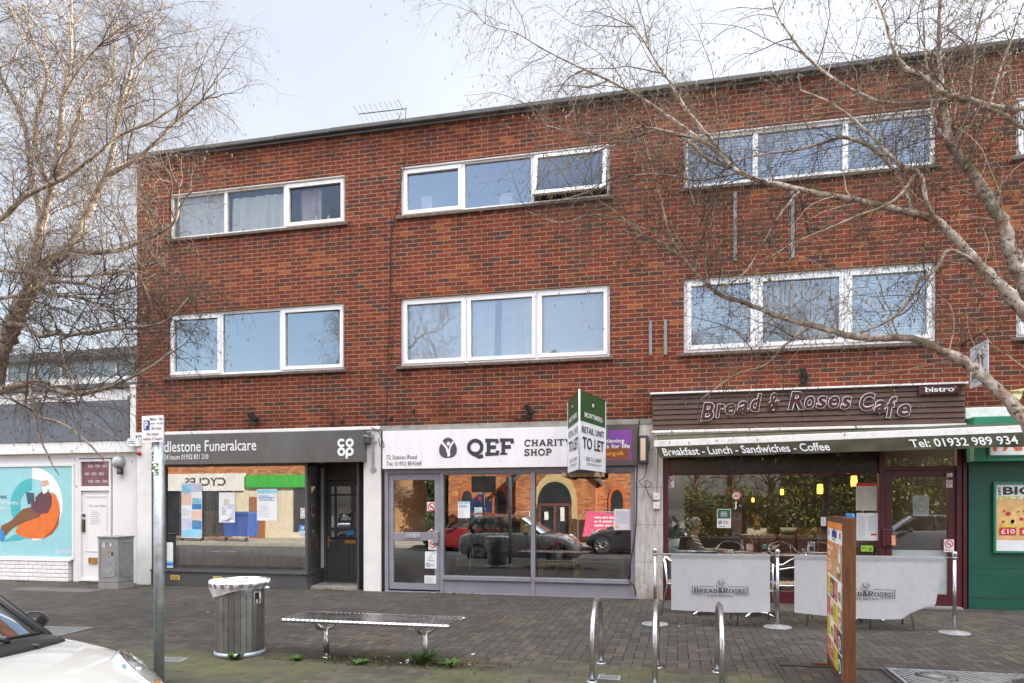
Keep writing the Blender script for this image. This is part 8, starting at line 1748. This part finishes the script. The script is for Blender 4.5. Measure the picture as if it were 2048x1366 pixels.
t = thing('menu_holder', 'white table card with black print on the window table', 'menu', put(1623)); m = MB(); m.box(-.055, .055, -.02, .02, 0, .22); lines(m, -.045, .045, .17, .205, -.021, 2, 1); rect(m, -.03, .03, .06, .14, -.021, 1); lines(m, -.045, .045, .02, .05, -.021, 2, 1); m.build('card', [M_paper, M_ink], t, local=True, fix=False)
t = thing('card_holder', 'small wooden card holder on the cafe table beneath the green notice', 'card', put(1500)); MB().box(-.09, .09, -.02, .02, 0, .035).build('block', mat('pale wood', (0.45, 0.30, 0.15), .6), t, local=True)
plant(Vector((X(1344, .28), .28, .80)), 'green plant in a white pot in the left corner of the cafe window', .42, 34, (.13, .20), M_lprint, .2, M_leafg, 5)
m = MB(); m.box(cx0 + .1, cx0 + .52, .14, .46, .03, .80); tag(m.build('plant_stand', mat('pale green panel', (0.3, 0.36, 0.3)), bevel=.005), 'pale green box under the potted plant in the cafe window', 'plant stand')
M_lamp = mat('warm lamp glow', (1.0, 0.48, 0.05), .4, emit=1.1)
for px, py, h, y, lb in ((1640, 978, .19, 3.2, 'largest of the glowing amber wall lamps in the cafe'), (1708, 962, .19, 2.6, 'amber wall lamp beside the menu sheets in the cafe'), (1564, 984, .13, 5.0, 'third amber wall lamp from the cafe door'), (1506, 1000, .1, 5.8, 'smallest and farthest amber wall lamp in the cafe')):
    c0 = P(px, py, y); t = thing('wall_lamp', lb, 'lamp', c0, 'amber wall lamps in the cafe'); m = MB(); m.lathe([(h * .28, -h / 2), (h * .3, 0), (h * .26, h / 2)], n=16); m.build('shade', M_lamp, t, local=True); MB().box(-h * .12, h * .12, h * .25, h * .4, -h * .3, h * .3).build('back_plate', M_brass, t, local=True)
for px, py, y in ((1346, 923, 1.5), (1371, 938, 2.5), (1447, 914, 2.0), (1557, 937, 3.0)):
    c0 = P(px, py, y); m = MB(); m.lathe([(0, -.006), (.035, -.005), (.04, 0)], (c0.x, c0.y, 2.895), 14); tag(m.build('ceiling_spot', mat('spot glow', (1, .9, .7), .3, emit=6.0)), 'small round ceiling spotlight in the cafe', 'lamp', 'ceiling spots in the cafe')
for lx_, ly_, e_ in ((0.6, 1.3, 24), (2.2, 1.3, 20), (1.6, 4.2, 10)):        # light of the lit ceiling spots
    pl_ = bpy.data.lights.new('ceiling_spot_light', 'POINT'); pl_.energy = e_; pl_.color = (1, .86, .66); pl_.shadow_soft_size = .06; po = bpy.data.objects.new('ceiling_spot_light', pl_); C.objects.link(po); po.location = (lx_, ly_, 2.78)
t = thing('cafe_counter', 'dark cafe counter along the back wall', 'counter', (2.2, 5.0, .03)); MB().box(2.6, 4.2, 5.0, 5.6, .03, 1.1).build('front', M_oak, t, bevel=.01); MB().box(2.55, 4.24, 4.9, 5.65, 1.1, 1.14).build('worktop', M_black, t)
t = thing('stool', 'dark stool under the auburn haired woman at the back of the cafe', 'stool', (X(1514, 5.2), 5.2, .03)); MB().lathe([(0, .40), (.19, .40), (.19, .44), (0, .45)], n=18).build('seat', M_lea, t, local=True); MB().tube([(0, 0, 0), (0, 0, .4)], .03, 8).lathe([(.16, 0), (.03, .03)], n=16).build('column', M_black, t, local=True)
t = thing('dining_chair', 'dark red wooden chair the seated woman uses', 'chair', (.20, .78, .03)); MB().box(-.2, .22, -.2, .2, .42, .46).build('seat', M_lea, t, bevel=.02, local=True); m = MB(); m.prism([(-.24, -.19, .46), (-.20, -.19, .46), (-.27, -.19, .95), (-.31, -.19, .95)], (0, .38, 0)); m.build('backrest', mat('red brown wood', (0.12, 0.03, 0.02), .4), t, bevel=.012, local=True)
for a in (-.19, .2):
    for b in (-.18, .18): MB().tube([(a, b, 0), (a, b, .42)], .018, 8).build('leg', M_black, t, local=True)

# ---------------------------------------------------------------- PEOPLE
def skin(name, nodes, edges, mats, parent, sub=2):
    me = bpy.data.meshes.new(name); ids = list(nodes); me.from_pydata([nodes[i][0] for i in ids], [(ids.index(a), ids.index(b)) for a, b in edges], []); o = bpy.data.objects.new(name, me); C.objects.link(o); o.parent = parent
    for m_ in mats if isinstance(mats, (list, tuple)) else [mats]: me.materials.append(m_)
    md = o.modifiers.new('skin', 'SKIN'); md.use_smooth_shade = True
    for k, i in enumerate(ids):
        r_ = nodes[i][1]; me.skin_vertices[0].data[k].radius = (r_, r_) if not isinstance(r_, tuple) else r_
        me.skin_vertices[0].data[k].use_root = (k == 0)
    ms = o.modifiers.new('sub', 'SUBSURF'); ms.levels = sub; ms.render_levels = sub
    return o
M_skin = mat('skin', (0.50, 0.29, 0.21), .55, var=.12, scale=14); M_hair = mat('grey hair', (0.34, 0.33, 0.32), .7, var=.3, scale=40); M_hairb = mat('auburn hair', (0.16, 0.065, 0.03), .6, var=.3, scale=40); M_blk = mat('dark clothes', (0.03, 0.03, 0.034), .9, var=.2)
def quilt():
    n = NT('quilted taupe jacket'); x, y, z = n.sep(n.obj()); f = n.M('ABSOLUTE', n.M('SINE', n.M('ADD', n.M('MULTIPLY', z, 62.0), n.M('MULTIPLY', x, 18.0)))); c = n.mix(n.rng(f, 0, .5), (0.19, 0.17, 0.155), n.mix(n.noise(n.obj(), 14, 4), (0.26, 0.235, 0.21), (0.34, 0.31, 0.28))); n.base(c); n.rough(.6); n.bump(f, 1.0, .02); return n.m
def hand(nodes, edges, wrist, w, d, up, side, curl=.5, sc=1.0):
    """palm and five fingers rooted at the wrist node; d = direction of the palm, up = back of hand, side = thumb side"""
    d, up, side = Vector(d).normalized(), Vector(up).normalized(), Vector(side).normalized(); W = Vector(nodes[wrist][0]); pk = w + 'palm'; nodes[pk] = (W + d * .05 * sc, (.026 * sc, .016 * sc)); edges.append((wrist, pk)); prev = pk
    for f_, (off, L) in enumerate(((.024, .070), (.008, .078), (-.008, .074), (-.024, .058))):
        b = W + d * .088 * sc + side * off * sc; k0 = '%sk%d' % (w, f_); nodes[k0] = (b, .0095 * sc); edges.append((pk, k0)); q_ = k0; dd = d.copy(); p = b
        for s in range(3): dd = (dd - up * curl * (.5 + .35 * s)).normalized(); p = p + dd * L * sc * (.42, .32, .26)[s]; kn = '%sf%d_%d' % (w, f_, s); nodes[kn] = (p, (.0088, .0080, .0066)[s] * sc); edges.append((q_, kn)); q_ = kn
    b = W + d * .03 * sc + side * .028 * sc; nodes[w + 't0'] = (b, .011 * sc); edges.append((pk, w + 't0')); p = b + (d * .6 + side * .7 - up * .2).normalized() * .034 * sc; nodes[w + 't1'] = (p, .0095 * sc); edges.append((w + 't0', w + 't1')); p = p + (d * .9 + side * .1 - up * .35).normalized() * .03 * sc; nodes[w + 't2'] = (p, .0075 * sc); edges.append((w + 't1', w + 't2'))
def head_nodes(nodes, edges, neck, c, fwd, sc=1.0):
    """skull, brow, nose, chin as one surface grown from the neck; fwd = facing"""
    f_ = Vector(fwd).normalized(); u = Vector((0, 0, 1)); c = Vector(c)
    for k, p, r_ in (('jawb', c - u * .055 + f_ * .01, .058), ('skull', c + u * .03 - f_ * .012, .086), ('crown', c + u * .085 - f_ * .02, .062)): nodes[k] = (p, r_ * sc)
    edges += [(neck, 'jawb'), ('jawb', 'skull'), ('skull', 'crown')]
    for k, p, r_, a in (('chin', c - u * .092 + f_ * .072, .022, 'jawb'), ('mouth', c - u * .052 + f_ * .080, .024, 'jawb'), ('brow', c + u * .035 + f_ * .066, .034, 'skull'), ('nose', c - u * .008 + f_ * .098, .012, 'brow')): nodes[k] = (p, r_ * sc); edges.append((a, k))
def face_bits(parent, c, fwd, hairm, long=False, hat=False):
    f_ = Vector(fwd).normalized(); s_ = Vector((-f_.y, f_.x, 0)); u = Vector((0, 0, 1)); c = Vector(c)
    m = MB()
    for q_ in (-1, 1): m.ell(c + f_ * .090 + s_ * .031 * q_ + u * .012, .010, .010, .008, 8)
    m.build('eyes', M_ink, parent, local=True); m = MB()
    m.ell(c + f_ * .098 - u * .052, .012, .022, .006, 8, M=Matrix(((f_.x, s_.x, 0), (f_.y, s_.y, 0), (0, 0, 1))).to_3x3()); m.build('lips', mat('lips', (0.36, 0.14, 0.12), .5), parent, local=True); m = MB()
    for q_ in (-1, 1): m.ell(c - f_ * .008 + s_ * .088 * q_ - u * .01, .020, .012, .032, 8)
    m.build('ears', M_skin, parent, local=True); m = MB(); rg = random.Random(3); na, nb_ = 36, 16; vs = []; keep = {}
    for j in range(nb_ + 1):
        for i in range(na):
            a = 2 * math.pi * i / na; b = -.62 + (math.pi / 2 + .62) * j / nb_; d = f_ * math.cos(b) * math.cos(a) + s_ * math.cos(b) * math.sin(a) + u * math.sin(b)
            r_ = .108 + .006 * math.sin(a * 7 + b * 5) + rg.uniform(-.004, .004); keep[(j, i)] = not ((d.dot(f_) > .42 and b < .62) or (b < -.1 and d.dot(f_) > -.25)); vs.append(c - f_ * .012 + u * .03 + d * r_)
    m.add(vs, [(j * na + i, j * na + (i + 1) % na, (j + 1) * na + (i + 1) % na, (j + 1) * na + i) for j in range(nb_) for i in range(na) if keep[(j, i)] or keep[(j + 1, i)]], 0, True)
    for k in range(60):
        a = rg.uniform(.8, 5.4); b = rg.uniform(-.2, 1.3); d = f_ * math.cos(b) * math.cos(a) + s_ * math.cos(b) * math.sin(a) + u * math.sin(b); p = c - f_ * .012 + u * .03 + d * .104
        m.tube([p, p + d * .012, p + d * .012 + Vector((rg.gauss(0, .02), rg.gauss(0, .02), -.02))], [.014, .013, .005], 5)
    if long:
        for k in range(40): a = rg.uniform(-.07, .07); m.tube([c - f_ * .09 + u * .03 + s_ * a * .5, c - f_ * .135 - u * .12 + s_ * a, c - f_ * .12 - u * rg.uniform(.28, .4) + s_ * a * 1.1], [.018, .018, .005], 5)
    m.build('hair', hairm, parent, local=True, fix=False)
def person(lb, loc, rz, hairm, top, topm, arms, sit=True, long=False, legs=True, trouser=None):
    t = thing('person', lb, 'person', loc, None, rz); N = {}; E = []; zs = .52 if sit else .92
    N['pelvis'] = ((0, 0, zs), (.145, .115)); N['waist'] = ((.01, 0, zs + .17), (.135, .105)); N['chest'] = ((.02, 0, zs + .37), (.15, .115)); N['neck'] = ((.035, 0, zs + .55), .052); E += [('pelvis', 'waist'), ('waist', 'chest'), ('chest', 'neck')]
    hc = Vector((.075, 0, zs + .69)); head_nodes(N, E, 'neck', hc, (1, 0, 0))
    for s, w in ((1, 'l'), (-1, 'r')):
        sh, el_, wr, d, up, sd, curl = arms[w]; N[w + 'sh'] = (sh, .066); N[w + 'el'] = (el_, .047); N[w + 'wr'] = (wr, .029); E += [('chest', w + 'sh'), (w + 'sh', w + 'el'), (w + 'el', w + 'wr')]; hand(N, E, w + 'wr', w, d, up, sd, curl)
        if sit: N[w + 'hip'] = ((.08, s * .10, zs - .01), .088); N[w + 'kn'] = ((.44, s * .12, zs), .062); N[w + 'an'] = ((.42, s * .12, .09), .042); N[w + 'toe'] = ((.57, s * .13, .045), .036)
        else: N[w + 'hip'] = ((0, s * .10, zs - .08), .092); N[w + 'kn'] = ((.03, s * .11, .50), .062); N[w + 'an'] = ((0, s * .12, .09), .042); N[w + 'toe'] = ((.15, s * .14, .045), .036)
        E += [('pelvis', w + 'hip'), (w + 'hip', w + 'kn'), (w + 'kn', w + 'an'), (w + 'an', w + 'toe')]
    skin('body', N, E, M_skin, t); face_bits(t, hc, (1, 0, 0), hairm, long)
    J = {k: (N[k][0], tuple(v + .02 for v in N[k][1])) for k in ('pelvis', 'waist', 'chest')}; J['collar'] = ((.03, 0, zs + .50), .078); JE = [('pelvis', 'waist'), ('waist', 'chest'), ('chest', 'collar')]
    for w in 'lr':
        sh, el_, wr = (Vector(v) for v in arms[w][:3]); J[w + 'sh'] = (sh, .088); J[w + 'el'] = (el_ if top != 'tee' else sh.lerp(el_, .55), .066 if top != 'tee' else .075); JE += [('chest', w + 'sh'), (w + 'sh', w + 'el')]
        if top != 'tee': J[w + 'wr'] = (el_.lerp(wr, .92), .047); JE.append((w + 'el', w + 'wr'))
    skin('jacket' if top != 'tee' else 'shirt', J, JE, topm, t)
    Tn = {'pelvis': (N['pelvis'][0], (.155, .125))}; TE = []
    for w in 'lr': Tn[w + 'hip'] = (N[w + 'hip'][0], .1); Tn[w + 'kn'] = (N[w + 'kn'][0], .076); Tn[w + 'an'] = (N[w + 'an'][0], .06); TE += [('pelvis', w + 'hip'), (w + 'hip', w + 'kn'), (w + 'kn', w + 'an')]
    skin('trousers', Tn, TE, trouser or M_blk, t); return t
wx = X(1392, .78) - .075
cupv = put(1461) - Vector((wx, .78, .0))
person('elderly woman with grey hair in a taupe quilted jacket sitting with a teacup', (wx, .78, 0), 0, M_hair, 'jacket', quilt(), dict(l=((.03, .185, .97), (.16, .24, .74), (.40, .12, .775), (1, -.25, -.05), (0, .3, 1), (0, -1, .2), .45), r=((.03, -.185, .97), (.18, -.25, .76), (cupv.x - .155, cupv.y + .0, .80), (1, .05, .0), (0, -.4, .9), (.1, .9, .4), .5)))
person('young woman with long auburn hair in a white top, back turned, deep inside the cafe', (X(1514, 5.2), 5.2, .0), R(90), M_hairb, 'tee', M_lprint, dict(l=((.0, .17, .97), (.03, .23, .70), (.22, .18, .64), (1, -.2, 0), (0, .3, 1), (0, -1, .2), .4), r=((.0, -.17, .97), (.03, -.23, .70), (.22, -.18, .64), (1, .2, 0), (0, -.3, 1), (0, 1, .2), .4)), sit=True, long=True)
